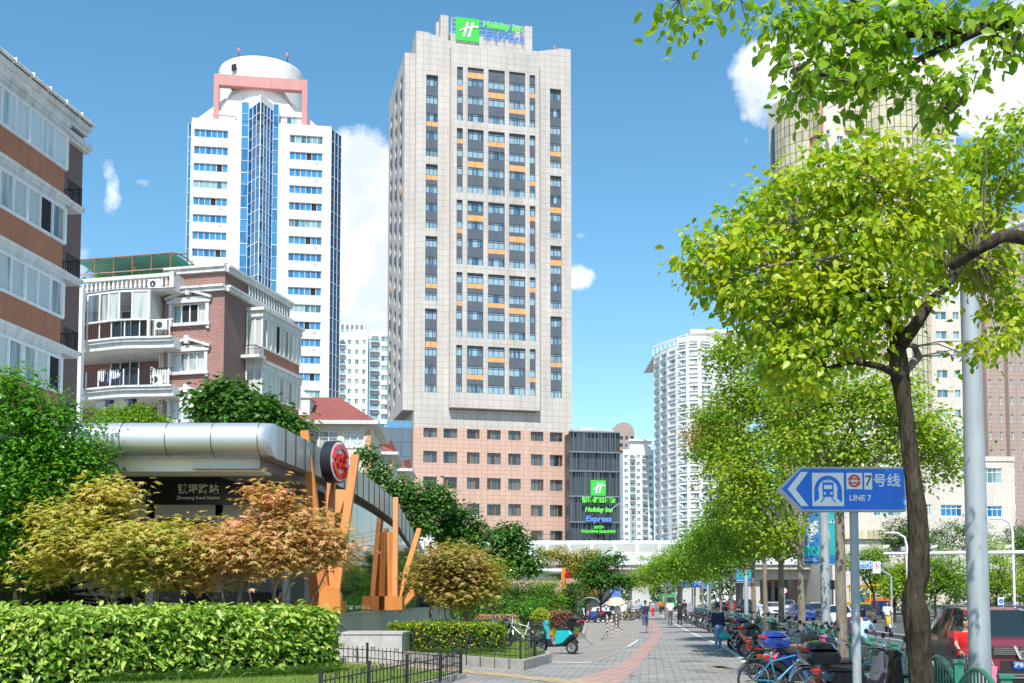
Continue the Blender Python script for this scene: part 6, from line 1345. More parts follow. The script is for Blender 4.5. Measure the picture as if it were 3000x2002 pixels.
tree('evergreen_tree', 'big glossy evergreen tree at the left edge beside the canopy', b, tuple(at(60, 1650, 29.2)), [px_blob(70, 1210, 120, 110, 29.2), px_blob(25, 1130, 50, 80, 29.2), px_blob(180, 1290, 130, 110, 29.2), px_blob(240, 1370, 80, 75, 29.2), px_blob(60, 1400, 150, 140, 29.2), px_blob(40, 1560, 120, 130, 29.2), px_blob(-60, 1450, 120, 250, 29.2), px_blob(200, 1450, 80, 60, 29.2)], 20000, .12, 'leaf_bush', 'bark_dark', .16, 'oval', .5, 14, .5, .62, ntw=40)
b = (at(140, 1700, 35).x, 36, .1); tree('evergreen_tree', 'lower evergreen shrub mass behind the golden maple', b, tuple(at(140, 1740, 36)), [px_blob(80, 1660, 140, 90, 35), px_blob(480, 1720, 100, 60, 38), px_blob(620, 1700, 50, 50, 38)], 4500, .13, 'leaf_bush', 'bark_dark', .1, 'oval', .5, 14)
b = (at(400, 1700, 62).x, 62, 0)
tree('osmanthus_tree', 'bright leafy treetop above the silver canopy in front of balconies', b, tuple(at(400, 1300, 62)), [px_blob(390, 1245, 90, 45, 62), px_blob(340, 1215, 45, 28, 62), px_blob(470, 1240, 40, 30, 62), px_blob(420, 1200, 30, 20, 62)], 5000, .17, 'leaf_camphor', 'bark_dark', .12)
b = (at(720, 1700, 58).x, 58, 0)
tree('paulownia_tree', 'broad leaved tree with pinkish seed heads above the canopy', b, tuple(at(720, 1330, 58)), [px_blob(650, 1150, 75, 42, 58), px_blob(700, 1200, 120, 55, 58), px_blob(610, 1210, 55, 40, 58), px_blob(790, 1220, 70, 40, 58), px_blob(840, 1260, 60, 40, 58), px_blob(760, 1250, 120, 50, 58)], 6500, .32, 'leaf_paulownia', 'bark_dark', .14, 'oval', .7, 9)
for lab, px, Y, bl, n, s in (('leafy creeper tree along the falling canopy edge', 1120, 72, [(1075, 1330, 30, 30), (1110, 1390, 45, 45), (1170, 1440, 55, 45), (1235, 1470, 60, 60), (1290, 1460, 45, 45), (1210, 1540, 70, 40)], 5500, .26),
       ('round leafy tree with pinkish seeds before the pink podium', 1360, 74, [(1330, 1530, 70, 55), (1390, 1560, 40, 50), (1350, 1590, 70, 35), (1300, 1560, 50, 40)], 4500, .26),
       ('dark broad leaved tree before the viaduct, centre', 1490, 78, [(1490, 1590, 65, 55), (1450, 1640, 55, 45), (1540, 1650, 50, 45), (1490, 1560, 25, 25)], 4500, .28)):
 tree('paulownia_tree', lab, (at(px, 1700, Y).x, Y, 0), tuple(at(px, 1660, Y)), [px_blob(a, b_, c, d, Y) for a, b_, c, d in bl], n, s, 'leaf_paulownia', 'bark_dark', .14, 'oval', .6, 10)
for nm, lab, px, Y, bl, n, s, m in (
 ('shrub', 'dense dark green shrub left of the middle maple', 1130, 60, [(1060, 1640, 80, 60), (1150, 1700, 80, 60), (1040, 1720, 60, 50)], 4500, .15, 'leaf_far'),
 ('acacia_tree', 'yellowing tree in front of the viaduct barrier', 1670, 98, [(1620, 1625, 50, 30), (1690, 1640, 60, 32), (1740, 1630, 35, 25), (1660, 1675, 60, 25), (1720, 1665, 50, 25)], 10000, .17, 'leaf_yellowing'),
 ('mock_orange_tree', 'bright green rounded tree beside the silver roll', 1480, 66, [(1450, 1680, 60, 45), (1420, 1720, 50, 45), (1490, 1742, 45, 32)], 4500, .14, 'leaf_camphor'),
 ('camellia_shrub', 'dark green fruiting shrub right of the middle maple', 1500, 58, [(1500, 1740, 70, 45), (1560, 1760, 60, 40), (1450, 1770, 50, 35)], 5000, .12, 'leaf_far'),
 ('laurel_tree', 'dense round bright topped tree before the orange frame', 1600, 70, [(1590, 1728, 50, 32), (1570, 1765, 65, 35), (1620, 1760, 35, 30)], 5000, .14, 'leaf_camphor'),
 ('broadleaf_tree', 'pale budded broad leaved tree behind the white car', 1760, 92, [(1740, 1660, 50, 35), (1790, 1640, 40, 30), (1770, 1700, 60, 30), (1820, 1700, 40, 30), (1730, 1700, 40, 25)], 5500, .22, 'leaf_paulownia'),
 ('maple_tree', 'small rusty maple before the open white car', 1715, 96, [(1710, 1738, 45, 24), (1735, 1748, 30, 16), (1680, 1752, 30, 18)], 3500, .13, 'leaf_acer_green'),
 ('dark_shrub', 'dark evergreen shrub behind the round topiary', 1680, 80, [(1670, 1745, 40, 40), (1640, 1770, 30, 25)], 2500, .14, 'leaf_far'),
 ('olive_shrub', 'dense olive shrub row behind the variegated hedge', 1440, 54, [(1400, 1775, 60, 30), (1480, 1785, 50, 25), (1540, 1780, 40, 25)], 3500, .11, 'leaf_bush')):
 tree(nm, lab, (at(px, 1700, Y).x, Y, .1), tuple(at(px, 1770, Y)), [px_blob(a, b_, c, d, Y) for a, b_, c, d in bl], n, s, m, 'bark_dark', .1, 'quad' if s < .2 else 'oval', .5, 14, group='shrubs and trees of the station garden')
hedge('clipped hedge flecked with yellow in the middle bed', [(-3.9, 35.6), (-2.6, 34.0), (-.4, 34.0)], 2.2, .80, .24, 11000, .075, 'leaf_boxyellow', wob=.08)
hedge('creamy variegated hedge behind the yellow flecked one', [(-3.4, 42.0), (.0, 41.5)], 1.6, .75, .24, 6000, .07, 'leaf_variegated')
hedge('pale variegated hedge block further along the bed', [(-.7, 58), (1.3, 58)], 3, .8, .24, 4000, .09, 'leaf_variegated')
hedge('reddish brown clipped hedge at the end of the bed', [(1.5, 60), (3.1, 60)], 3, .85, .24, 3000, .10, 'leaf_redhedge')
hedge('low orange red hedge beside the round topiary', [(-1.6, 53), (.2, 53)], 1.4, .8, .24, 2500, .08, 'leaf_acer_red')
o = thing('topiary_ball', 'round lime yellow clipped ball bush in the bed', 'shrub', (at(1584, 1780, 48).x, 48, .24)); P, ou, _ = blob_points([(0, 0, .8, .36, .36, .34)], 2600, .05, 3, .9); V, Fc = leaves(P, .05, 'quad', .2, 0, ou); new_mesh_obj('foliage', np_mesh('foliage', V, Fc, ['leaf_topiary']), o); m = MB(); m.tube([(0, 0, 0), (0, 0, .6)], .03, 'bark_dark', 6); m.ell((0, 0, .8), (.31, .31, .29), 'hedge_core'); m.build('stem', o)
o = thing('flower_clump', 'clump of orange flowers under the topiary ball', 'flowers', (at(1600, 1800, 46.5).x, 46.5, .24)); P, ou, _ = blob_points([(0, 0, .12, .35, .3, .13)], 900, .05, 3, .7); V, Fc = leaves(P, .06, 'quad', .5, 0, ou); new_mesh_obj('blossom', np_mesh('blossom', V, Fc, ['flower_orange']), o)
def street_tree(label, px, Y, fork_py, blobs, n, leafm, r0=.11, size=.12, lean=None, ntw=70, nl=10, x=None):
 b = at(px, 1752, Y); bx = b.x if x is None else x
 return tree('street_tree', label, (bx, Y, 0), tuple(at(px if lean is None else lean, fork_py, Y)), [px_blob(*q[:4], Y + (q[4] if len(q) > 4 else 0), max(1.0, q[2] / (FPX / Y) * .8)) for q in blobs], n, size, leafm, 'bark_grey', r0, 'quad', .42, 15, .5, .35, 'street trees along the bike rows', nl, ntw=ntw)
street_tree('second nearest street tree, crooked trunk behind the blue sign post', 2470, 24, 1420, [(2400, 1180, 160, 110), (2560, 1150, 130, 120), (2660, 1250, 120, 110), (2480, 1330, 130, 60), (2330, 1290, 90, 60), (2760, 1330, 80, 90), (2640, 1400, 90, 40, 1), (2330, 1130, 90, 80), (2400, 1430, 110, 60), (2560, 1440, 80, 30)], 15500, 'leaf_lime2', .125, .11, 2455, nl=12)
street_tree('street tree with straight trunk left of the bannered pole', 2345, 33, 1620, [(2260, 1050, 110, 90), (2170, 1150, 90, 110), (2200, 1280, 110, 90), (2320, 1250, 100, 120), (2370, 1360, 90, 50), (2230, 1420, 90, 80), (2130, 1030, 70, 50), (2300, 1540, 60, 30), (2270, 1160, 110, 90), (2150, 1400, 90, 80), (2250, 1580, 70, 50), (2170, 1500, 70, 50)], 17000, 'leaf_lime2', .12, .125)
street_tree('forked street tree, third left of the bannered pole', 2288, 38, 1640, [(2120, 1220, 100, 80), (2090, 1320, 70, 60), (2180, 1420, 110, 80), (2260, 1500, 90, 60), (2110, 1500, 70, 60), (2160, 1330, 90, 70), (2230, 1590, 80, 50), (2150, 1590, 70, 50), (2330, 1610, 60, 40)], 16000, 'leaf_camphor', .115, .12)
street_tree('street tree with rusty autumn patch at its crown', 2240, 44, 1650, [(2090, 1240, 60, 60), (2060, 1290, 50, 60), (2120, 1300, 50, 50)], 4200, 'leaf_turning', .11, .13)
street_tree('slim street tree crossing the second bannered pole', 2207, 49, 1660, [(2130, 1540, 80, 60), (2200, 1590, 80, 50), (2080, 1560, 60, 60), (2160, 1480, 60, 40), (2130, 1630, 70, 35), (2060, 1620, 50, 40)], 9000, 'leaf_camphor', .11, .13)
for i, (px, Y, bl) in enumerate(((2143, 58, [(2080, 1620, 70, 60), (2140, 1640, 60, 40), (2040, 1580, 50, 50)]), (2110, 68, [(2030, 1630, 60, 55), (2090, 1670, 50, 30), (1990, 1650, 50, 40)]), (2080, 80, [(1990, 1640, 60, 50), (2030, 1680, 50, 30)]), (2058, 92, [(1960, 1660, 55, 40), (1930, 1680, 50, 40)]), (1950, 98, [(1900, 1670, 60, 50), (1880, 1700, 60, 40), (1930, 1640, 50, 35)]), (2035, 108, [(2000, 1690, 55, 30), (2060, 1690, 40, 25)]))):
 street_tree(['street tree, fifth from the blue sign, light crown', 'street tree beside the walking woman in navy', 'street tree behind the second metro sign', 'distant street tree above the white shirt walker', 'rounded bright street tree left of the walkers', 'farthest street tree closing the bike row'][i], px, Y, 1690, bl, 5200, 'leaf_camphor' if i != 4 else 'leaf_lime2', .11, .16, nl=7, ntw=40)
def near_tree():
 Y0 = 12.0; root = thing('near_street_tree', 'nearest street tree, gnarled dark trunk crossing the blue metro sign', 'tree', (at(2700, 1752, Y0).x, Y0, 0)); B = root.location.copy()
 A = lambda px, py, dy=0: at(px, py, Y0 + dy) - B
 t = MB(); path = [((2706, 2200), .150), ((2704, 2100), .145), ((2700, 2002), .138), ((2696, 1930), .132), ((2690, 1860), .128), ((2683, 1800), .138), ((2676, 1745), .118), ((2690, 1690), .116), ((2690, 1600), .104), ((2684, 1500), .095), ((2676, 1400), .088), ((2662, 1300), .084), ((2650, 1200), .082), ((2640, 1120), .088), ((2632, 1060), .096), ((2622, 1010), .10)]
 rings = []; n = 26
 P = []; Rr = []
 for (a, ra), (b, rb) in zip(path, path[1:]):
  for k in range(5): u = k / 5; P.append(A(a[0] + (b[0] - a[0]) * u, a[1] + (b[1] - a[1]) * u)); Rr.append(ra + (rb - ra) * u)
 P[0].z = -.1
 for p, r in zip(P, Rr):
  ring = []
  for j in range(n):
   a = 2 * math.pi * j / n; q = Vector((math.cos(a), math.sin(a), 0)); d = mnoise.noise(Vector((q.x * 1.2, q.y * 1.2, p.z * 1.7))) * .22 + abs(mnoise.noise(Vector((q.x * 5, q.y * 5, p.z * 1.6)))) * .16 + mnoise.noise(Vector((q.x * 9, q.y * 9, p.z * 9))) * .05
   ring.append(p + q * r * (.96 + d))
  rings.append(ring)
 t.loft(rings, 'bark_dark')
 L = [[((2625, 1040), .07), ((2620, 960), .055), ((2600, 880), .04), ((2560, 790), .028), ((2500, 700), .015)],
   [((2640, 1010), .075), ((2690, 940), .062), ((2730, 880), .055), ((2790, 820), .035), ((2850, 740), .02)],
   [((2648, 1110), .04), ((2580, 1075), .034), ((2500, 1060), .03), ((2420, 1080), .022), ((2380, 1030), .012)],
   [((2540, 1070), .03), ((2470, 1020), .024), ((2400, 980), .016), ((2330, 960), .01)],
   [((2650, 1095), .035), ((2690, 1045), .05), ((2680, 1015), .035), ((2650, 1010), .02)],
   [((2620, 950), .04), ((2520, 850), .03), ((2420, 855), .022), ((2340, 880), .012)], [((2600, 900), .04), ((2540, 700), .028), ((2520, 600), .02), ((2500, 500), .012)],
   [((2560, 800), .03), ((2400, 760), .02), ((2250, 780), .014), ((2120, 760), .008)], [((2420, 760), .02), ((2330, 640), .014), ((2280, 560), .008)]]
 E = []
 for l in L:
  pts = [A(p[0], p[1], random.uniform(-.5, .6)) for p, _ in l]; pts[0] = A(*l[0][0]); t.tube(pts, [r for _, r in l], 'bark_dark' if l[0][1] > .035 else 'bark_grey', 8, jit=.08); E += pts[1:]
 bl = [px_blob(*q[:4], Y0 + (q[4] if len(q) > 4 else 0), q[5] if len(q) > 5 else .8) for q in ((2330, 560, 110, 60), (2220, 640, 120, 70), (2110, 720, 95, 55, 0, .5), (2040, 790, 50, 35, 0, .4), (2070, 720, 50, 30, 0, .4), (2500, 470, 120, 50), (2450, 570, 180, 90), (2640, 520, 160, 90), (2100, 820, 60, 40), (2180, 880, 50, 40), (2350, 720, 170, 100), (2560, 720, 180, 110), (2280, 850, 130, 70), (2440, 900, 150, 90), (2620, 880, 100, 70), (2350, 1000, 110, 60), (2230, 960, 70, 40), (2500, 1010, 90, 50), (2820, 640, 90, 120, .8), (2900, 780, 80, 100, .8), (2740, 760, 60, 90, .9), (2280, 1060, 60, 50), (2940, 420, 80, 60, .6), (2960, 540, 60, 70, .6), (2860, 480, 70, 60, .6), (2980, 900, 50, 80, .6), (2910, 1010, 50, 50, .6), (2180, 760, 90, 60), (2480, 800, 160, 80), (2360, 1120, 70, 40), (2700, 620, 120, 80))]
 bl = [(b[0] - B.x, b[1] - B.y, b[2] - B.z) + tuple(b[3:]) for b in bl]
 co, C = crown_obj('crown', bl, 16500, .092, 'leaf_lime', root, 'oval', .24, 12, .2, 1.0, .25, .3)
 E = np.array([tuple(e) for e in E])
 for c in C[RNG.choice(len(C), 260, replace=False)]: j = np.argmin(((E - c) ** 2).sum(1)); limb(t, E[j], c, .011, .003, 'bark_grey', .1, 3, 4)
 t.build('trunk', root, smooth=60)
near_tree()
def top_branch():
 Y0 = 7.5; root = thing('overhanging_tree', 'tree outside the right edge whose leafy boughs hang into the sky', 'tree', (5.4, 7.0, 0)); B = root.location.copy(); A = lambda px, py, dy=0: at(px, py, Y0 + dy) - B
 t = MB(); t.tube([(0, 0, -.1), (.05, 0, 1.5), (-.05, .1, 3.2), (-.3, .3, 4.1)], [.16, .14, .12, .1], 'bark_dark', 12)
 s = Vector((-.3, .3, 4.0)); L = [[(None, .075), ((3050, 40), .055), ((2900, 80), .042), ((2800, 100), .032), ((2740, 60), .022), ((2690, -20), .014)], [(None, .07), ((3020, 700), .05), ((2940, 690), .045), ((2870, 730), .035), ((2790, 780), .03)],
   [((2870, 90), .03), ((2700, 170), .02), ((2560, 260), .014), ((2450, 230), .01), ((2330, 200), .006)], [((2790, 105), .026), ((2620, 100), .018), ((2520, 60), .012), ((2480, -30), .008)],
   [((2900, 85), .024), ((2960, 160), .014), ((2990, 100), .008)], [((2620, 100), .014), ((2500, 0), .01), ((2300, -60), .008), ((2150, -20), .006), ((1990, 0), .005)], [((2700, 170), .014), ((2760, 280), .008), ((2790, 330), .004)]]
 E = []
 for l in L:
  pts = [s if p is None else A(p[0], p[1], random.uniform(-.25, .25)) for p, _ in l]; t.tube(pts, [r for _, r in l], 'bark_dark', 8, jit=.06); E += pts[1:]
 bl = [px_blob(*q[:4], Y0, q[4] if len(q) > 4 else .35) for q in ((1960, 30, 45, 40), (1985, 70, 22, 30), (2130, 20, 25, 15), (2250, 30, 60, 40), (2330, 70, 60, 60), (2350, 190, 55, 60), (2300, 120, 30, 30), (2440, 60, 120, 60), (2460, 160, 110, 60), (2560, 130, 110, 70), (2400, 250, 70, 40), (2350, 290, 35, 28), (2500, 270, 60, 30), (2560, 250, 70, 40), (2640, 230, 90, 35), (2680, 90, 100, 60), (2600, 20, 140, 50), (2760, 300, 40, 60), (2780, 250, 30, 30), (2800, 20, 90, 40), (2870, 190, 30, 30), (2950, 30, 60, 40), (2960, 120, 30, 30))]
 bl = [(b[0] - B.x, b[1] - B.y, b[2] - B.z) + tuple(b[3:]) for b in bl]
 co, C = crown_obj('crown', bl, 2300, .082, 'leaf_bough', root, 'oval', .17, 8, .2, 1.1, .3, .3)
 E = np.array([tuple(e) for e in E])
 for c in C[RNG.choice(len(C), 190, replace=False)]: j = np.argmin(((E - c) ** 2).sum(1)); limb(t, E[j], c, .006, .002, 'bark_grey', .12, 3, 4)
 t.build('trunk', root, smooth=60)
leaf_mat('leaf_bough', [(.10, .24, .015), (.16, .33, .02), (.25, .42, .03), (.34, .45, .05, .95), (.5, .10, .05, .985), (.5, .2, .08, 1)], .5, .35, patch=.2)
top_branch()
far = [(2560, 100, [(2540, 1650, 60, 40), (2500, 1640, 40, 30), (2590, 1690, 60, 30), (2570, 1620, 40, 30)], 'leaf_camphor'), (2650, 105, [(2640, 1560, 60, 45), (2700, 1590, 60, 40), (2620, 1600, 40, 30)], 'leaf_far'), (2740, 96, [(2740, 1650, 70, 50), (2790, 1690, 60, 50), (2700, 1700, 60, 40)], 'leaf_camphor'), (2800, 120, [(2820, 1560, 80, 50), (2880, 1600, 70, 40), (2760, 1590, 50, 40)], 'leaf_far'), (2920, 98, [(2920, 1640, 70, 60), (2960, 1700, 70, 45), (2870, 1700, 50, 40)], 'leaf_lime2'), (3000, 110, [(2990, 1580, 60, 50), (3020, 1640, 60, 60)], 'leaf_far'), (2620, 90, [(2620, 1720, 40, 30), (2650, 1680, 40, 30)], 'leaf_lime2')]
labs = ['sparse tree across the road beside the street name signs', 'dark rounded tree across the road above the camera gantry', 'bushy light tree across the road between trunk and lamp post', 'dense dark tree against the beige podium', 'pale green tree at the right edge across the road', 'dark tree leaving the frame at the right edge', 'small light tree just left of the red car']
for (px, Y, bl, m), lb in zip(far, labs): tree('roadside_tree', lb, (at(px, 1752, Y).x, Y, 0), tuple(at(px, 1740, Y)), [px_blob(*q, Y) for q in bl], 5200, .2, m, 'bark_dark', .12, 'quad', .6, 14, group='trees across the road', nlimb=6, ntw=30)
def treeline(name, label, pts, n, size, m):
 P, ou, _ = blob_points(pts, n, .9, 12, .5); V, Fc = leaves(P, size, 'quad', .45, .2, ou); tag(new_mesh_obj(name, np_mesh(name, V, Fc, [m])), label, 'trees', kind='stuff')
treeline('distant_trees', 'mass of distant trees closing the street under the viaduct', [(at(px, 1700, 200).x, 200 + random.uniform(-8, 8), random.uniform(3, 5), 5, 4, 3.5) for px in range(1480, 2260, 55)] + [(at(px, 1700, 128).x, 132 + random.uniform(-5, 5), random.uniform(2.0, 3.5), 4, 3, 2.6) for px in range(2640, 3060, 45)], 16000, .5, 'leaf_far')
treeline('garden_undergrowth', 'dark shrubs filling the garden behind the maples', [(at(px, 1740, Y).x, Y, .9, 1.8, 1.5, 1.0) for px, Y in ((1000, 66), (1100, 68), (1200, 70), (1300, 68), (1400, 70), (1480, 72), (1560, 78), (1650, 86))] + [(-9, 37, .8, 2, 1, 1), (-12, 38, .8, 2, 1, 1), (-15, 38, .8, 2, 1, 1)], 9000, .2, 'leaf_far')
mat('rubber', (.02, .02, .02), .8); mat('chrome', (.6, .6, .6), .15, 1, .05); mat('alloy', (.45, .46, .47), .3, .8, .1); mat('plastic_black', (.022, .022, .025), .35, 0, .2, 4); mat('saddle', (.03, .028, .026), .5); mat('tan', (.3, .17, .09), .6)
for n_, c_ in {'turq': (.02, .46, .47), 'blue': (.02, .05, .25), 'navy': (.01, .02, .10), 'red': (.42, .02, .03), 'pink': (.6, .10, .22), 'white': (.7, .7, .7), 'silver': (.4, .41, .42), 'black': (.02, .02, .022), 'teal_blue': (.02, .26, .42), 'yellow': (.70, .45, .02), 'orange': (.62, .13, .02), 'green': (.03, .3, .08), 'grey': (.14, .145, .15), 'brown': (.08, .06, .05), 'maroon': (.20, .022, .03)}.items(): mat('paint_' + n_, c_, .25, 0, .06, 2, coat=.6)
mat('lens', (.75, .75, .72), .08, .6); mat('tail_lens', (.5, .01, .01), .15, coat=.5); mat('plate_blue', (.02, .12, .5), .4); mat('banner_blue', (.01, .16, .42), .6, 0, .25, .5); mat('banner_teal', (.01, .34, .36), .6, 0, .2, .5); mat('pole_grey', (.36, .40, .41), .5, .1, .14, 1.5, stain=.3); mat('sign_blue_face', (.0, .17, .78), .35); mat('text_white', (.85, .87, .88), .4, 0, .02); mat('text_dark', (.03, .03, .03), .5); mat('ring_red', (.75, .08, .06), .4)
clear_mat('windscreen', (.75, .95, .85), .15); mat('car_glass', (.015, .025, .025), .05, 0, .1, spec=1.0); mat('canopy_blue', (.25, .62, .72), .5)
def wheel(par, x, r, tyre=.025, spokes=18, rimm='chrome', alloy=False, z=None, y=0, w_=1.0):
 z = r if z is None else z; m = MB(); m.torus((0, 0, 0), r - tyre, tyre, 'rubber', 'y', 26, 6, sq=w_); o = m.build('wheel', par, smooth=60, loc=(x, y, z)); m = MB(); ri = r - 2 * tyre
 if alloy:
  m.torus((0, 0, 0), ri, .018, rimm, 'y', 20, 5, sq=1.6); m.cyl((0, -.05, 0), (0, .05, 0), .045, rimm, 10)
  for k in range(5): a = 2 * math.pi * k / 5; m.beam((0, 0, 0), (ri * math.cos(a), 0, ri * math.sin(a)), .05, .03, rimm, up=(0, 1, 0))
 else:
  m.torus((0, 0, 0), ri, .013, rimm, 'y', 26, 5, sq=.9); m.cyl((0, -.04, 0), (0, .04, 0), .025, rimm, 8)
  for k in range(spokes): a = 2 * math.pi * k / spokes; s = .03 if k % 2 else -.03; m.beam((0, s, 0), (ri * math.cos(a + s * 8), 0, ri * math.sin(a + s * 8)), .003, .003, rimm)
 m.build('rim', o); return o
def bicycle(label, frame, loc, rz, basket=True, lean=.08, group=None, saddlem='saddle', cat='bicycle', r=.335, low=False):
 t = thing('bicycle', label, cat, loc, rz, group); t.rotation_euler = (lean, 0, rz); sp = 10 if low else 20
 wheel(t, -.53, r, .02, sp); wheel(t, .55, r, .02, sp); m = MB(); F_ = 'paint_' + frame
 A = lambda x, z, y=0: (x, y, z); bb, st, sb, hd, hb = A(-.08, .29), A(-.24, .83), A(-.2, .66), A(.34, .86), A(.37, .70)
 for a, b, w_ in ((bb, st, .016), (bb, hb, .019), (sb, A(.3, .78), .015), (A(.36, .74), A(.33, 1.0), .018)): m.tube([a, b], w_, F_, 6)
 for s in (-1, 1): m.tube([A(-.08, .29, s * .03), A(-.53, r, s * .06)], .009, F_, 5); m.tube([A(-.2, .66, s * .02), A(-.53, r, s * .06)], .009, F_, 5); m.tube([A(.37, .70, s * .03), A(.40, .6, s * .05), A(.55, r, s * .05)], .012, F_, 5)
 m.build('frame', t); m = MB(); m.ell((-.27, 0, .9), (.14, .09, .045), saddlem, 10, 6); m.tube([A(-.24, .8), A(-.26, .88)], .012, 'chrome', 6); m.build('saddle', t, smooth=60)
 m = MB(); m.tube([A(.16, 1.05, -.27), A(.28, 1.08, -.2), A(.33, 1.02, 0), A(.28, 1.08, .2), A(.16, 1.05, .27)], .012, 'chrome', 6)
 for s in (-1, 1): m.tube([A(.16, 1.05, s * .27), A(.05, 1.04, s * .28)], .017, 'rubber', 6)
 m.build('handlebar', t); m = MB()
 for x in (-.53, .55): g = MB(); g.torus((x, 0, r), r + .025, .016, 'chrome' if frame != 'orange' else F_, 'y', 14, 4, R(20), R(165), 1.6); g.build('mudguard', t)
 m.tube([A(-.2, .66), A(-.82, .72), A(-.53, r, .06)], .007, 'chrome', 4); m.box(-.8, -.3, -.06, .06, .705, .72, 'chrome'); m.build('luggage_rack', t)
 m = MB(); m.torus((-.08, .05, .29), .09, .007, 'plastic_black', 'y', 14, 4); m.beam((-.08, .07, .29), (-.02, .07, .13), .015, .02, 'chrome'); m.beam((-.08, -.07, .29), (-.14, -.07, .45), .015, .02, 'chrome'); m.box(-.06, .04, .07, .15, .12, .14, 'rubber'); m.box(-.18, -.08, -.15, -.07, .44, .46, 'rubber'); m.box(-.5, -.1, .045, .055, .30, .36, 'plastic_black'); m.build('crankset', t)
 if basket:
  m = MB()
  for k in range(9):
   for z in (.72, 1.0): pass
   y = -.15 + .3 * k / 8; m.beam((.62, y * 1.1, 1.0), (.58, y, .75), .005, .005, 'chrome'); m.beam((.40, y * 1.1, 1.0), (.42, y, .75), .005, .005, 'chrome'); m.beam((.42, y, .75), (.58, y, .75), .005, .005, 'chrome')
  for z in (.75, .84, .92, 1.0): q = .15 + .015 * (z - .75) / .25; m.tube([(.42 - (z - .75) * .1, -q, z), (.58 + (z - .75) * .16, -q, z), (.58 + (z - .75) * .16, q, z), (.42 - (z - .75) * .1, q, z), (.42 - (z - .75) * .1, -q, z)], .005, 'chrome', 4)
  m.build('basket', t)
 return t
def scooter(label, body, loc, rz, box=None, seat='saddle', lean=.06, group=None, canopy=False, cat='scooter', big=False, accent=None, mirrors=True, cover=None):
 t = thing('electric_scooter', label, cat, loc, rz, group); t.rotation_euler = (lean, 0, rz); B = 'paint_' + body; r = .24
 wheel(t, -.62, r, .045, 0, 'alloy', True, w_=1.3); wheel(t, .62, r, .045, 0, 'alloy', True, w_=1.2)
 m = MB(); m.slab([(-.58, .80), (-.66, .66), (-.32, .36), (-.12, .30), (.0, .36), (-.02, .70), (-.10, .80)], -.13, .13, .035, B); m.build('side_panel', t, smooth=35)
 m = MB(); m.slab([(-.78, .68), (-.80, .58), (-.5, .40), (-.3, .25), (.35, .22), (.5, .34), (.42, .34), (.3, .29), (-.1, .32), (-.4, .5)], -.10, .10, .02, 'plastic_black'); m.slab([(.2, .24), (.36, .24), (.52, .62), (.44, .64)], -.14, .14, .02, 'plastic_black'); m.tube([(-.3, -.09, .3), (-.62, -.09, r)], .03, 'plastic_black', 6); m.tube([(-.5, -.1, .55), (-.62, -.1, r)], .018, 'chrome', 6); m.build('chassis', t)
 m = MB(); m.slab([(.34, .44), (.46, .36), (.56, .62), (.50, .98), (.42, 1.0), (.40, .75)], -.12, .12, .03, accent and 'paint_' + accent or B); m.tube([(.5, 0, .72), (.62, .07, r)], .02, 'chrome', 6); m.tube([(.5, 0, .72), (.62, -.07, r)], .02, 'chrome', 6); m.build('front_fairing', t, smooth=35)
 m = MB(); m.slab([(-.66, .80), (-.62, .87), (-.3, .84), (-.02, .86), (.0, .79)], -.14, .14, .03, seat); m.build('seat', t, smooth=40)
 m = MB(); m.tube([(.40, -.33, 1.06), (.45, -.1, 1.03), (.45, .1, 1.03), (.40, .33, 1.06)], .014, 'plastic_black', 6)
 for s in (-1, 1):
  m.tube([(.42, s * .22, 1.05), (.36, s * .35, 1.07)], .019, 'rubber', 6)
  if mirrors: m.tube([(.43, s * .2, 1.05), (.44, s * .3, 1.24)], .006, 'chrome', 5); m.ell((.44, s * .32, 1.27), (.02, .06, .045), 'plastic_black', 10, 6)
 m.slab([(.38, .98), (.5, .96), (.55, 1.02), (.46, 1.1), (.38, 1.08)], -.09, .09, .02, accent and 'paint_' + accent or B); m.build('handlebar', t); m = MB(); m.ell((.55, 0, 1.02 if not big else .9), (.04, .075, .06), 'lens', 12, 8); m.build('headlight', t, smooth=60)
 m = MB(); m.torus((-.62, 0, r), r + .04, .03, 'plastic_black', 'y', 12, 5, R(15), R(150), 1.8); m.build('mudguard', t, smooth=60); m = MB(); m.torus((.62, 0, r), r + .03, .025, B, 'y', 10, 5, R(20), R(160), 2); m.build('mudguard', t, smooth=60)
 m = MB(); m.slab([(-.80, .60), (-.84, .68), (-.74, .70), (-.72, .62)], -.08, .08, .01, 'tail_lens'); m.build('taillight', t); m = MB(); m.tube([(-.25, .1, .26), (-.28, .2, .0)], .012, 'plastic_black', 5); m.build('kickstand', t)
 if box:
  m = MB(); m.slab([(-.98, .96), (-1.0, 1.04), (-.95, 1.1), (-.5, 1.1), (-.46, 1.0), (-.5, .9), (-.9, .88)], -.2, .2, .05, 'paint_' + box); m.slab([(-.96, 1.105), (-.9, 1.2), (-.75, 1.23), (-.58, 1.2), (-.5, 1.105)], -.19, .19, .06, 'paint_' + ('black' if box == 'black' else box)); o = m.build('top_case', t, smooth=40)
  m = MB(); m.box(-1.005, -.95, -.15, .15, 1.08, 1.14, 'tail_lens'); m.build('reflector', o)
 if canopy:
  m = MB(); arc = [(-.75, 1.55), (-.5, 1.8), (-.1, 1.92), (.3, 1.88), (.6, 1.7)]
  for a, b in zip(arc, arc[1:]): m.quad((a[0], -.36, a[1] - .06), (b[0], -.36, b[1] - .06), (b[0], 0, b[1]), (a[0], 0, a[1]), 'canopy_blue'); m.quad((a[0], 0, a[1]), (b[0], 0, b[1]), (b[0], .36, b[1] - .06), (a[0], .36, a[1] - .06), 'canopy_blue')
  for y in (-.36, .36): m.tube([(.6, y, 1.64), (.85, y, 1.3), (.9, y * .8, .8)], .014, 'rail_green_light', 5)
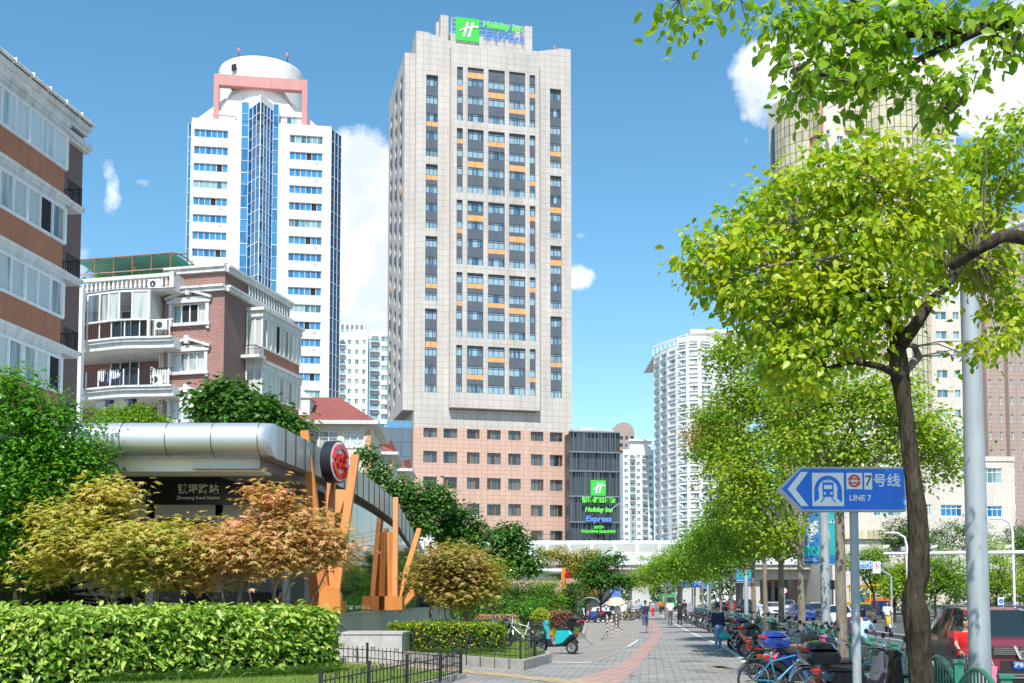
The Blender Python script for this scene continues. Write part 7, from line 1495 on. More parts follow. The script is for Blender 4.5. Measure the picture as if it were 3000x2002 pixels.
  m.build('rain_canopy', t); m = MB(); m.quad((.6, -.36, 1.64), (.6, .36, 1.64), (.86, .36, 1.25), (.86, -.36, 1.25), 'windscreen'); m.quad((.86, -.36, 1.25), (.86, .36, 1.25), (.9, .28, .75), (.9, -.28, .75), 'windscreen'); m.build('rain_screen', t)
 if cover: m = MB(); m.ell((.46, 0, .92), (.16, .34, .26), cover, 12, 8); m.build('wind_cover', t, smooth=60)
 return t
def car(label, col, loc, rz, L=4.4, W=1.78, H=1.45, suv=False, sp=0, cat='car', detail=False, group='cars on the road', glass='car_glass', name='parked_car'):
 t = thing(name, label, cat, loc, rz, group); P_ = 'paint_' + col; hw = W / 2; zb = .62 * H; hood = .60 * H + (.06 if suv else 0); f = L / 2
 S = [(f, .78, .44 * H, .46 * H, .7), (f - .12, .9, .52 * H, .53 * H, .8), (f - .5, .97, hood - .05, hood - .03, .85), (f - .95, 1, hood, hood + .02, .86), (f - 1.15, 1, zb, zb + .03, .84), (f - (1.75 if suv else 1.9), 1, zb + .02, H - .06, .72), (f - 2.3, 1, zb + .03, H, .74), (-f + 1.3, 1, zb + .04, H - .01, .74), (-f + (.45 if suv else .95), .99, zb + .05, H - .1 if suv else H - .16, .7), (-f + (.12 if suv else .4), .95, zb + .03, zb + (.12 if suv else .05), .74), (-f + .05, .9, .5 * H, .52 * H, .75)]
 rings = []
 for x, w_, zbelt, zt, rw in S:
  a = hw * w_; r = hw * rw; half = [(a * .88, .22), (a, .36), (a, zbelt * .8), (a * .97, zbelt), (r, zt), (r * .6, zt + .025)]; rings.append([(x, y, z) for y, z in half] + [(x, -y, z) for y, z in half[::-1]])
 m = MB(); n = 12; b0 = MB(); fs = []
 for k in range(len(rings) - 1):
  for i in range(n):
   j = (i + 1) % n; g = i in (3, 7) and k in (4, 5, 6, 7, 8) or (i in (4, 5, 6) and k in (4, 8)) or (suv and False)
   (b0 if g else m).add([rings[k][i], rings[k + 1][i], rings[k + 1][j], rings[k][j]], [(0, 1, 2, 3)], glass if g else P_)
 m.add(rings[0], [tuple(range(n))], P_); m.add(rings[-1], [tuple(range(n))[::-1]], P_); m.box(-f + .3, f - .3, -hw * .85, hw * .85, .18, .3, 'plastic_black')
 if detail: bm = m
 m.build('body', t, smooth=40); b0.build('glazing', t)
 for x in (f - .85, -f + .8):
  for s in (-1, 1):
   q = MB(); q.cyl((0, -.11, 0), (0, .11, 0), .33, 'rubber', 20); w_ = q.build('wheel', t, smooth=40, loc=(x, s * (hw - .1), .33)); q = MB(); q.cyl((0, s * .112, 0), (0, s * .13, 0), .2, 'alloy', 12); q.build('rim', w_); 
 for s in (-1, 1):
  q = MB(); q.slab([(f - .5, .50 * H), (f - .06, .42 * H), (f - .02, .49 * H), (f - .45, .575 * H)], s * hw * .6 - .17, s * hw * .6 + .17, .02, 'lens'); q.build('headlight', t); q = MB(); q.box(f - 1.75, f - 1.55, s * (hw + .02) - .02 + (.0 if s > 0 else -.14), s * (hw + .02) + .02 + (.14 if s > 0 else 0), zb + .02, zb + .16, P_); q.build('side_mirror', t)
  q = MB(); q.box(-f + .0, -f + .12, s * hw * .7 - .14, s * hw * .7 + .14, .48 * H, .6 * H, 'tail_lens'); q.build('taillight', t)
 q = MB(); q.box(f - .06, f + .015, -hw * .5, hw * .5, .30 * H, .40 * H, 'plastic_black'); q.build('grille', t); q = MB(); q.box(f + .0, f + .03, -.22, .22, .24 * H, .24 * H + .14, 'plate_blue'); q.build('number_plate', t)
 for s in (-1, 1): q = MB(); q.beam((f - 1.15, s * hw * .84, zb + .05), (f - (1.75 if suv else 1.9), s * hw * .725, H - .05), .06, .06, P_); q.beam((-.35, s * hw * .97, zb + .02), (-.35, s * hw * .74, H - .03), .07, .05, P_); q.beam((-f + 1.3, s * hw * .97, zb + .02), (-f + 1.2, s * hw * .74, H - .03), .09, .05, P_); q.build('window_pillar', t)
 return t
mat('skin', (.50, .29, .19), .5, 0, .05, 8); mat('hair_black', (.012, .01, .01), .4); 
for n_, c_ in {'navy': (.015, .025, .07), 'denim': (.16, .33, .50), 'denim_dark': (.06, .10, .16), 'white': (.72, .72, .72), 'grey': (.30, .31, .34), 'black': (.015, .015, .018), 'red': (.62, .012, .012), 'plaid': (.38, .50, .66), 'purple': (.07, .03, .06), 'orange': (.6, .12, .03), 'cream': (.6, .55, .48), 'darkgrey': (.09, .09, .11), 'blueshirt': (.3, .42, .62), 'floral': (.35, .34, .36)}.items(): mat('wear_' + n_, c_, .85, 0, .10 if n_ not in ('plaid', 'floral') else .4, 7, bump=.3, bscale=14)
def person(label, loc, rz, top, low, h=1.68, sit=0, ph=.35, arms=((.1, .1), (-.1, .1)), sleeve=.55, shorts=False, vox=.02, lean=.0, turn=0, spread=.10, bald=False, hoodie=False, shoe='white', knees=((0, 0), (0, 0)), head_down=.0, category='person', hairlen=0):
 t = thing('person', label, category, loc, rz); s = h / 1.7; V = Vector; zh = (.88 if not sit else sit) * s; pel = V((0, 0, zh)); up = V((math.sin(lean), 0, math.cos(lean)))
 ch = pel + up * .40 * s; nk = pel + up * .56 * s; hd = nk + V((.025 + .05 * head_down, 0, .145)) * s; b = MB(); wb = MB(); tb = MB()
 def cap(mb, p, q, r1, r2, m, inf=0): mb.tube([p, V(p).lerp(V(q), .5), q], [r1 + inf, (r1 + r2) / 2 + inf, r2 + inf], m, 10); mb.ell(p, (r1 + inf,) * 3, m, 10, 6); mb.ell(q, (r2 + inf,) * 3, m, 10, 6)
 def torso(mb, m, inf, z0=0):
  T = [(-.06, .15, .105), (.06, .155, .105), (.2, .14, .095), (.33, .17, .105), (.45, .175, .10), (.52, .12, .075)]
  rings = [[pel + up * a * s + V((math.cos(q) * (c + inf) * s, math.sin(q) * (bb + inf) * s, 0)) for q in [2 * math.pi * i / 16 for i in range(16)]] for a, bb, c in T if a >= z0]; mb.loft(rings, m)
 torso(b, 'skin', -.012); torso(wb, 'wear_' + top, .012)
 cap(b, nk - up * .08 * s, hd - V((0, 0, .04)), .052 * s, .045 * s, 'skin'); Rt = Matrix.Rotation(turn, 3, 'Z') @ Matrix.Rotation(head_down, 3, 'Y')
 H_ = lambda x, y, z: hd + Rt @ V((x, y, z)) * s
 b.ell(hd, (.092 * s, .074 * s, .112 * s), 'skin', 14, 10, Rt); b.ell(H_(.03, 0, -.06), (.055 * s, .05 * s, .05 * s), 'skin', 10, 8); b.tube([H_(.085, 0, .02), H_(.113, 0, -.02), H_(.09, 0, -.032)], [.01 * s, .015 * s, .012 * s], 'skin', 6)
 for y in (-1, 1): b.ell(H_(-.005, y * .076, -.005), (.02 * s, .012 * s, .032 * s), 'skin', 8, 6)
 legs = ((ph, .15 if ph > 0 else 0), (-ph, .55 * abs(ph) + .1)) if not sit else knees; ank = []
 for k, (a, kb) in enumerate(legs):
  y = (-.085, .085)[k] * s; hp = pel + V((0, y, -.03)); kn = hp + V((math.sin(a), spread * (-1, 1)[k] * (.6 if sit else .1), -math.cos(a))) * .42 * s; an = kn + V((math.sin(a - kb), 0, -math.cos(a - kb))) * .40 * s; ank.append(an)
  cap(b, hp, kn, .075 * s, .052 * s, 'skin'); cap(b, kn, an, .052 * s, .034 * s, 'skin'); e = an + V((.0, 0, -.05 * s)); cap(b, an, an + V((.1, 0, -.045)) * s, .034 * s, .03 * s, 'skin')
  cap(tb, hp, kn, .09 * s, .068 * s, 'wear_' + low); 
  if not shorts: cap(tb, kn, kn.lerp(an, .93), .066 * s, .052 * s, 'wear_' + low)
  sh = MB(); c = an + V((.05, 0, -.045)) * s; sh.slab([(c.x - .11, c.z - .03), (c.x + .13, c.z - .03), (c.x + .13, c.z), (c.x + .02, c.z + .04), (c.x - .1, c.z + .05)], c.y - .042, c.y + .042, .012, 'wear_' + shoe); sh.build('shoe', t, smooth=40)
 tb.loft([[pel + V((math.cos(q) * cx * s, math.sin(q) * cy * s, z * s)) for q in [2 * math.pi * i / 14 for i in range(14)]] for z, cx, cy in ((-.1, .1, .14), (-.02, .125, .165), (.08, .115, .155), (.14, .105, .145))], 'wear_' + low)
 hands = []
 for k, (a, e) in enumerate(arms):
  y = (-1, 1)[k]; sh = nk + V((0, y * .175 * s, -.07 * s)); el = sh + V((math.sin(a), y * .16, -math.cos(a))) * .28 * s; wr = el + V((math.sin(a + e), y * -.08, -math.cos(a + e))) * .24 * s
  cap(b, sh, el, .045 * s, .036 * s, 'skin'); cap(b, el, wr, .036 * s, .025 * s, 'skin'); cap(wb, sh, sh.lerp(el, min(1, sleeve * 1.4)), .052 * s, .048 * s, 'wear_' + top, .006)
  if sleeve > .8: cap(wb, el, wr.lerp(el, .1), .048 * s, .036 * s, 'wear_' + top)
  d = (wr - el).normalized(); sd = V((0, -y, 0)); nr = d.cross(sd); hm = MB() if vox < .015 else None; tgt = hm or b
  tgt.tube([wr - d * .02, wr + d * .045 * s, wr + d * .085 * s], [.024 * s, .036 * s, .034 * s], 'skin', 8)
  for i, L_ in enumerate((.062, .074, .070, .055)): o = nr * (i - 1.5) * .019 * s; p = wr + d * .08 * s + o; tgt.tube([p, p + d * L_ * .5 * s + sd * .008, p + d * L_ * .85 * s + sd * .03 * s], [.009 * s, .008 * s, .007 * s], 'skin', 6)
  p = wr + d * .03 * s - nr * .03 * s; tgt.tube([p, p - nr * .03 * s + d * .03 * s, p - nr * .035 * s + d * .06 * s + sd * .01], [.012 * s, .01 * s, .008 * s], 'skin', 6)
  if hm: hm.build('hand', t, smooth=70)
  hands.append(wr + d * .07 * s)
 if hoodie: wb.ell(nk + V((-.07, 0, -.0)) * s, (.09 * s, .13 * s, .06 * s), 'wear_' + top)
 blobmesh(b, 'body', vox, t); blobmesh(wb, 'shirt', vox, t); blobmesh(tb, 'trousers' if not shorts else 'shorts', vox, t)
 if not bald:
  hb = MB(); hb.ell(H_(-.018, 0, .035), (.098 * s, .084 * s, .095 * s), 'hair_black', 12, 8, Rt); hb.ell(H_(-.05, 0, -.02 - hairlen * .5), (.06 * s, .075 * s, (.08 + hairlen) * s), 'hair_black', 10, 8, Rt); hb.ell(H_(.05, .015, .085), (.045 * s, .06 * s, .028 * s), 'hair_black', 8, 6, Rt); hb.build('hair', t, smooth=70)
 f = MB()
 for y in (-1, 1): f.ell(H_(.085, y * .03, .012), (.008 * s, .013 * s, .007 * s), 'text_dark', 8, 6, Rt); f.beam(H_(.09, y * .018, .033), H_(.08, y * .048, .033), .008, .006, 'hair_black')
 f.beam(H_(.093, -.02, -.055), H_(.093, .02, -.055), .008, .008, 'skin_lip'); f.build('face', t); return t, hands, H_
mat('skin_lip', (.35, .12, .10), .5)
mat('bag_teal', (.02, .50, .42), .35, coat=.3)
def face_cam(px, Y, z=0): p = at(px, HOR, Y); return (p.x, Y, z)
CAM = R(-90)
t, hands, _ = person('walking woman in navy blouse and ripped pale jeans looking down', face_cam(2103, 40), CAM, 'navy', 'denim', 1.60, ph=.16, arms=((.05, .1), (.02, .35)), sleeve=1, vox=.014, head_down=.35, hairlen=.0)
P_ = t.location + Vector((hands[1].y, -hands[1].x, hands[1].z)); o = thing('carrier_bag', 'turquoise plastic bag in hand of the woman in navy', 'bag', P_ - Vector((0, 0, .36))); m = MB()
rg = [[(math.cos(a) * q * 1.25 + random.uniform(-.01, .01), math.sin(a) * q * .6, z) for a in [2 * math.pi * i / 12 for i in range(12)]] for z, q in ((-.02, .07), (.03, .16), (.12, .18), (.2, .13), (.25, .05))]; m.loft(rg, 'bag_teal'); m.tube([(-.04, 0, .24), (-.02, 0, .34), (.02, 0, .34), (.04, 0, .24)], .008, 'bag_teal', 5); m.build('pouch', o, smooth=60) if 'bag_teal' in MATS else None
mat('parasol_peach', (.75, .45, .33), .7); mat('wear_pink', (.7, .2, .3), .8)
t, hands, _ = person('man in dark tee and denim shorts looking at his phone', face_cam(1890, 60), CAM, 'navy', 'denim_dark', 1.72, ph=.2, arms=((.35, 1.5), (.3, 1.6)), shorts=True, vox=.02, head_down=.5, shoe='black')
o = thing('phone', 'small phone held by the man in denim shorts', 'phone', t.location + Vector((0, -.42, 1.18))); m = MB(); m.slab([(-.035, -.07), (.035, -.07), (.035, .07), (-.035, .07)], -.005, .005, .002, 'plastic_black'); m.build('case', o)
for a in (('man in white tee and grey trousers walking away', 1963, 76, 'white', 'darkgrey', 1.78, .15, .55), ('man in black tee and black trousers walking away', 1991, 76.5, 'black', 'black', 1.68, -.2, .55)): person(a[0], face_cam(a[1], a[2]), R(88), a[3], a[4], a[5], ph=a[6], sleeve=a[7], vox=.024, shoe='black')
person('bald man in grey hooded top walking away', face_cam(2022, 77), R(92), 'grey', 'darkgrey', 1.62, ph=.2, sleeve=1, vox=.024, bald=True, hoodie=True)
t, hands, _ = person('pale dressed walker under the peach parasol', face_cam(1807, 67), CAM, 'cream', 'grey', 1.6, ph=.15, arms=((.4, 1.9), (.1, .1)), vox=.024)
o = thing('parasol', 'peach parasol tilted over the pale dressed walker', 'parasol', t.location + Vector((-.05, -.32, 1.15))); m = MB(); n = 8; C_ = [Vector((0, 0, .78))] + [Vector((.58 * math.cos(2 * math.pi * i / 24) * (1 if i % 3 else 1.05), .58 * math.sin(2 * math.pi * i / 24), .42 + (.0 if i % 3 else -.03))) for i in range(24)]; Md = [Vector((.36 * math.cos(2 * math.pi * i / 24), .36 * math.sin(2 * math.pi * i / 24), .66)) for i in range(24)]
for i in range(24): j = (i + 1) % 24; m.add([C_[0], Md[i], Md[j]], [(0, 1, 2)], 'parasol_peach') if True else 0; m.quad(Md[i], C_[1 + i], C_[1 + j], Md[j], 'parasol_peach')
m.build('parasol_cover', o, smooth=20); m = MB(); m.tube([(0, 0, 0), (0, 0, .82)], .01, 'chrome', 6)
for i in range(8): m.tube([(0, 0, .76), tuple(C_[1 + i * 3] - Vector((0, 0, .01)))], .004, 'chrome', 4)
m.build('parasol_shaft', o); o.rotation_euler = (.25, -.12, 0)
for i, (lb, px, Y, a, b, h, rz, sl) in enumerate((('man in pale grey tee beside the viaduct pier', 1843, 98, 'grey', 'darkgrey', 1.74, -90, .5), ('woman in grey jacket beside the yellow bicycles', 1864, 92, 'floral', 'darkgrey', 1.62, -90, 1), ('man in light blue shirt behind the yellow bicycles', 1872, 96, 'blueshirt', 'darkgrey', 1.74, -80, .9), ('woman in floral top and red trousers facing the camera', 1912, 106, 'floral', 'red', 1.62, -90, .5), ('person in orange jacket far down the pavement', 1935, 120, 'orange', 'black', 1.7, 90, 1), ('person in black top across the road', 2905, 108, 'black', 'darkgrey', 1.7, -90, .5), ('person in blue vest walking across the road', 2978, 104, 'blueshirt', 'darkgrey', 1.7, 0, .4), ('man standing in the shade of the pavement trees', 2005, 100, 'black', 'darkgrey', 1.7, 60, .6))):
 person(lb, face_cam(px, Y), R(rz), a, b, h, ph=(.15, .22)[i % 2], sleeve=sl, vox=.03)
person('person in bright red top inside the station entrance', (at(805, 1700, 34).x, 34.6, .45), R(30), 'red', 'cream', 1.66, ph=.05, vox=.024)
def rider_on(bike, label, top, low, off=(-.22, 0, 0), **k):
 t, h, H_ = person(label, (0, 0, 0), 0, top, low, sit=.94, **k); t.rotation_euler = (0, 0, bike.rotation_euler.z); c, s = math.cos(t.rotation_euler.z), math.sin(t.rotation_euler.z); t.location = bike.location + Vector((off[0] * c - off[1] * s, off[0] * s + off[1] * c, off[2])); return t, h, H_
b = bicycle('pink silver bicycle ridden by the woman in red', 'silver', (7.98, 19.8, -.12), R(-98), True, 0); rider_on(b, 'short haired woman in red tee riding beside the railing', 'red', 'black', knees=((.9, .9), (.45, .7)), h=1.6, arms=((.75, .35), (.75, .35)), lean=.12, turn=.9, vox=.013, sleeve=.45, shoe='black')
o = thing('pink_bag', 'pink cloth bag hanging from the handlebar of the woman in red', 'bag', (8.13, 19.28, .38)); m = MB(); m.slab([(-.11, 0), (.1, .0), (.12, .3), (-.09, .33)], -.03, .03, .015, 'wear_pink'); m.tube([(-.05, 0, .32), (0, 0, .5), (.06, 0, .32)], .008, 'wear_white', 5); m.build('pouch', o)
b = bicycle('bicycle ridden by the man in the checked shirt', 'silver', (7.72, 25.0, -.12), R(60), False, 0); rider_on(b, 'man in pale blue checked shirt and glasses leaning on his bicycle', 'plaid', 'denim_dark', knees=((.9, .9), (.45, .7)), h=1.74, arms=((.9, .3), (.9, .3)), lean=.38, turn=.9, vox=.015, sleeve=.55)
s_ = scooter('dark scooter carrying the rider in a purple shirt', 'black', (8.9, 30.5, -.12), R(100)); rider_on(s_, 'rider in dark purple shirt and helmet behind the blue sign post', 'purple', 'black', knees=((1.3, 1.2), (1.3, 1.2)), h=1.7, arms=((.8, .4), (.8, .4)), vox=.02)
s_ = scooter('white and yellow scooter ridden along the bike lane', 'white', face_cam(2600, 64, -.12), R(-100), accent='yellow'); rider_on(s_, 'man in white shirt riding the white and yellow scooter', 'white', 'denim_dark', knees=((1.3, 1.2), (1.3, 1.2)), h=1.7, arms=((.8, .4), (.8, .4)), vox=.024, sleeve=1)
s_ = scooter('white scooter in traffic behind the street trees', 'white', face_cam(2228, 92, -.12), R(-90)); rider_on(s_, 'rider in pale blue top between the dark van and silver car', 'blueshirt', 'darkgrey', knees=((1.3, 1.2), (1.3, 1.2)), arms=((.8, .4), (.8, .4)), vox=.03)
def slot(y, off, rz, f, *a, **k): x = railX(y) - off; return f(*a[:2], (x, y, 0), R(rz), *a[2:], **k)
G_ = 'two wheelers parked along the green railing'
slot(17.4, .75, 8, bicycle, 'grey city bicycle with chrome basket, nearest the railing', 'silver', group=G_)
slot(16.7, .95, 10, scooter, 'black moped with large black and red top case', 'black', box='black', group=G_)
slot(21.3, 1.95, 12, bicycle, 'light blue bicycle with silver mudguard at the pavement edge', 'teal_blue', False, group=G_)
slot(20.4, 1.05, 14, bicycle, 'second light blue bicycle behind the black top case', 'teal_blue', True, group=G_)
slot(22.0, 1.35, 12, scooter, 'blue scooter with shiny blue top case', 'navy', box='blue', group=G_)
slot(18.8, .85, 20, scooter, 'black scooter with round mirrors beside the blue sign post', 'black', group=G_, accent='grey')
slot(19.6, 1.1, 14, bicycle, 'red bicycle with wire basket in front of the blue top case', 'red', group=G_)
slot(22.9, 1.40, 10, scooter, 'pink scooter with black seat under the crooked tree', 'pink', group=G_)
slot(23.4, 1.55, 18, scooter, 'silver scooter wrapped in a black wind cover', 'silver', group=G_, cover='plastic_black')
slot(24.3, 1.30, 14, scooter, 'tan seated scooter beside the silver one', 'black', seat='tan', group=G_)
slot(25.2, 1.70, 20, bicycle, 'green bicycle behind the pink scooter', 'green', group=G_)
slot(26.2, 1.40, 12, scooter, 'red scooter with grey wind cover', 'red', group=G_, cover='paint_grey')
slot(27.4, 1.60, 22, scooter, 'black scooter with a full face helmet on its seat', 'black', group=G_, accent='silver')
slot(28.6, 1.5, 15, scooter, 'dark scooter with black top case between two trees', 'grey', box='black', group=G_)
slot(30.0, 1.35, 20, bicycle, 'white rimmed silver bicycle near the helmeted scooter', 'silver', group=G_)
slot(31.4, 1.35, 16, scooter, 'pink and black scooter beside the straight tree trunk', 'pink', group=G_, accent='black')
slot(33.8, 1.35, 18, scooter, 'brown seated scooter behind the straight trunk', 'grey', seat='tan', group=G_)
slot(36.0, 1.35, 20, scooter, 'black moped with navy top case beside the walking woman', 'black', box='navy', group=G_)
far_b = slot(39.5, 1.35, 25, bicycle, 'bicycle in the long distant row beyond the woman in navy', 'green', group='bicycles in the distant row', low=True); far_s = slot(41.0, 1.35, 25, scooter, 'scooter in the long distant row beyond the woman in navy', 'black', group='scooters in the distant row')
for i, y in enumerate(np.arange(43, 104, 1.75)):
 c = copy_tree(far_b if i % 3 else far_s, None, {'paint_green': ['paint_green', 'paint_white', 'paint_teal_blue', 'paint_orange', 'paint_silver'][i % 5], 'paint_black': ['paint_black', 'paint_red', 'paint_grey'][i % 3]}); c.location = (railX(y) - .85 - random.uniform(0, .25), y, 0); c.rotation_euler = (.06, 0, R(random.uniform(38, 62)))
o = thing('helmet', 'glossy black helmet resting on a scooter seat', 'helmet', (railX(27.4) - 2.1, 27.2, .86)); m = MB(); m.ell((0, 0, .12), (.15, .125, .14), 'plastic_black', 16, 10); m.build('shell', o, smooth=60); m = MB(); m.ell((.07, 0, .10), (.10, .105, .05), 'car_glass', 12, 8); m.build('visor', o, smooth=60)
scooter('turquoise scooter with black top case beside the planted bed', 'turq', (1.47, 37.45, 0), R(142), box='black', lean=.05, mirrors=False)
bicycle('white hire bicycle standing inside the low fence', 'white', (.32, 37.6, .24), R(160)); bicycle('dark bicycle leaning beside the yellow flecked hedge', 'black', (-.45, 37.2, .24), R(120), True, .15)
for i, (lb, px, Y, rz, c, k) in enumerate((('blue scooter under a pale blue rain canopy', 1728, 84, 172, 'blue', dict(canopy=True, accent='white')), ('red scooter behind the canopied one', 1745, 86, 165, 'red', {}), ('purple boxed dark scooter beside the striped posts', 1768, 85, 160, 'black', dict(box='navy')))): scooter(lb, c, face_cam(px, Y), R(rz), group='scooters on the plaza', **k)
for i, (px, lb) in enumerate(((1828, 'yellow bicycle nearest the striped posts'), (1843, 'yellow bicycle second in the hire group'), (1858, 'yellow bicycle behind the phone gazer'), (1870, 'yellow bicycle farthest right of the hire group'))): bicycle(lb, 'yellow', face_cam(px, 92 + i), R(150 + i * 14), i % 2 == 0, group='yellow hire bicycles', low=True)
mat('stripe', (.05, .045, .03), .5)
def stripe_post(label, px, py):
 g = gnd(px, py); o = thing('striped_post', label, 'post', g, 0, 'posts on the plaza'); m = MB()
 for k in range(16): m.cyl((0, 0, k * .062), (0, 0, (k + 1) * .062), .032, ('moulding', 'stripe', 'quoin')[k % 3], 10)
 m.build('shaft', o)
for px, py, lb in ((1780, 1869, 'black and yellow striped post holding the hanging cable'), (1793, 1864, 'striped post second from the hanging cable'), (1806, 1857, 'striped post between two steel bollards'), (1823, 1850, 'striped post nearest the walkers')): stripe_post(lb, px, py)
for px, py, lb in ((1778, 1843, 'plain steel bollard left of the parasol walker'), (1803, 1842, 'plain steel bollard below the parasol walker'), (1812, 1841, 'plain steel bollard right of the parasol walker')): o = thing('bollard', lb, 'bollard', gnd(px, py), 0, 'steel bollards'); m = MB(); m.cyl((0, 0, 0), (0, 0, .82), .06, 'galv', 14); m.ell((0, 0, .82), (.06, .06, .03), 'galv'); m.build('shaft', o, smooth=50)
a, b = Vector((2.3, 39.6, .8)), gnd(1780, 1869) + Vector((0, 0, .35)); m = MB(); m.tube([a.lerp(b, k / 10) - Vector((0, 0, .62 * math.sin(math.pi * k / 10))) for k in range(11)], .012, 'iron_black', 5); tag(m.build('hanging_cable'), 'black cable sagging between scooter and striped post', 'cable')
c = car('dark red sport utility car with grey bonnet behind the lamp post', 'maroon', (at(2905, 1800, 25.2).x, 25.3, -.12), R(-97), 4.5, 1.84, 1.74, True, name='suv_car')
x = 2.25; m = MB(); m.box(x - .02, x + .06, -.62, .62, .80, .98, 'plastic_black')
for k in range(4): m.box(x + .05, x + .07, -.6, .6, .82 + .04 * k, .835 + .04 * k, 'chrome')
m.beam((x + .08, -.2, .99), (x + .09, -.09, .74), .05, .03, 'chrome', up=(1, 0, 0)); m.beam((x + .08, .2, .99), (x + .09, .09, .74), .05, .03, 'chrome', up=(1, 0, 0)); m.beam((x + .085, -.1, .74), (x + .085, .1, .74), .05, .03, 'chrome', up=(1, 0, 0)); m.torus((x + .1, 0, .88), .1, .014, 'chrome', 'x', 20, 5); m.box(x + .09, x + .11, -.12, .12, .865, .895, 'chrome'); m.build('chrome_grille', c)
m = MB(); m.box(x - .25, x + .05, -.88, .88, .28, .50, 'plastic_black'); m.box(x + .03, x + .08, -.6, .6, .40, .43, 'chrome'); m.box(x + .03, x + .08, -.6, .6, .34, .37, 'alloy'); m.build('bumper', c)
m = MB(); m.box(x + .06, x + .085, -.23, .23, .54, .68, 'plate_blue'); q = m.build('number_plate', c); text('lettering', '沪B·89L3', .115, 'text_white', q, (x + .09, 0, .61), (R(90), 0, R(90)), ext=.002)
for s in (-1, 1): m = MB(); m.tube([(.9, s * .62, 1.72), (.75, s * .62, 1.79), (-1.4, s * .62, 1.79), (-1.55, s * .62, 1.72)], .022, 'alloy', 6); m.build('roof_rail', c)
for lb, col, px, Y, rz, kw in (('blue hatchback coming towards the camera', 'blue', 2345, 100, -92, {}), ('black saloon right behind the blue hatchback', 'black', 2392, 106, -95, {}), ('white saloon partly behind the bannered pole', 'white', 2455, 80, -97, {}), ('dark brown saloon behind the white one', 'brown', 2522, 90, -100, dict(W=1.9)), ('black van behind the second bannered pole', 'black', 2183, 150, -95, dict(H=1.8, suv=True)), ('bright red car crossing at the junction', 'red', 2140, 172, 175, dict(suv=True, H=1.6)), ('grey car at the left of the red crossing car', 'grey', 2106, 160, -90, {}), ('yellow taxi in the far traffic', 'yellow', 2252, 158, -95, {}), ('beige taxi beside the silver car', 'yellow', 2278, 150, -150, {}), ('silver van in the far traffic', 'silver', 2308, 140, -100, dict(H=1.7, suv=True)), ('white car in the far traffic behind the scooter rider', 'white', 2262, 132, -90, {}), ('white car following the black saloon', 'white', 2392, 128, -92, {}), ('pale car by the far kerb beneath the trees', 'silver', 2820, 118, 170, {}), ('dark car by the far kerb near the railing', 'grey', 2950, 125, 175, {})): car(lb, col, face_cam(px, Y, -.12), R(rz), **kw)
c = car('white hatchback parked on the plaza with raised tailgate', 'white', face_cam(1790, 104), R(175), 4.2, 1.75, 1.55, True, group='cars on the plaza'); m = MB(); m.loft([[(-1.7, -.6, 1.5), (-1.7, .6, 1.5), (-1.7, .6, 1.56), (-1.7, -.6, 1.56)], [(-2.8, -.6, 1.75), (-2.8, .6, 1.75), (-2.8, .6, 1.8), (-2.8, -.6, 1.8)]], 'paint_white'); m.build('tailgate', c)
o = thing('road_paver', 'yellow road paving machine with orange roof across the road', 'construction machine', face_cam(2545, 122, -.12), R(-70)); m = MB(); m.box(-2.6, 2.4, -1.2, 1.2, .5, 1.5, 'paint_yellow'); m.box(-2.8, -1.5, -1.3, 1.3, .3, 1.0, 'plastic_black'); m.box(.6, 2.4, -1, 1, 1.5, 2.0, 'paint_orange'); m.build('body', o)
m = MB(); m.slab([(-2.0, 3.1), (1.9, 3.1), (2.0, 3.25), (1.6, 3.4), (-1.8, 3.4), (-2.1, 3.25)], -1.3, 1.3, .08, 'shop_yellow'); m.build('roof', o)
for x in (-1.8, 1.7):
 for y in (-1.1, 1.1): m = MB(); m.beam((x, y, 1.5), (x, y, 3.1), .1, .1, 'paint_yellow'); m.build('roof_post', o)
for y in (-1, 1): m = MB(); m.slab([(-1.6, .1), (1.4, .1), (1.8, .45), (1.4, .8), (-1.6, .8), (-2, .45)], y * 1.0 - .2, y * 1.0 + .2, .03, 'rubber'); m.build('crawler_track', o)
for y in (-.5, .5): m = MB(); m.box(-.6, -.1, y - .25, y + .25, 1.5, 1.9, 'paint_turq'); m.box(-.7, -.55, y - .25, y + .25, 1.9, 2.4, 'paint_turq'); m.build('operator_seat', o)
o = thing('cargo_tricycle', 'small blue cabbed cargo tricycle by the far railing', 'tricycle', face_cam(2580, 104, -.12), R(-80)); m = MB(); m.slab([(-.9, .4), (.9, .4), (1.0, .9), (.7, 1.7), (-.9, 1.7)], -.55, .55, .06, 'paint_blue'); m.build('cab', o); m = MB(); m.quad((.93, -.4, 1.0), (.93, .4, 1.0), (.76, .4, 1.55), (.76, -.4, 1.55), 'car_glass'); m.build('windscreen', o); [wheel(o, x, .25, .05, 0, 'alloy', True, y=y) for x, y in ((.8, 0), (-.6, -.5), (-.6, .5))]
o = thing('green_truck', 'small green truck far down the pavement', 'truck', face_cam(1955, 175), R(-90)); m = MB(); m.box(-2.4, 1.2, -1.05, 1.05, .7, 2.5, 'paint_green'); m.build('cargo_box', o); m = MB(); m.slab([(1.25, .5), (2.7, .5), (2.7, 1.2), (2.3, 2.1), (1.25, 2.1)], -1, 1, .05, 'paint_green'); q = m.build('cab', o); m = MB(); m.quad((2.71, -.85, 1.25), (2.71, .85, 1.25), (2.35, .8, 2.0), (2.35, -.8, 2.0), 'car_glass'); m.build('windscreen', o); [wheel(o, x, .4, .1, 0, 'alloy', True, y=y, w_=1.4) for x in (-1.6, 1.8) for y in (-.9, .9)]
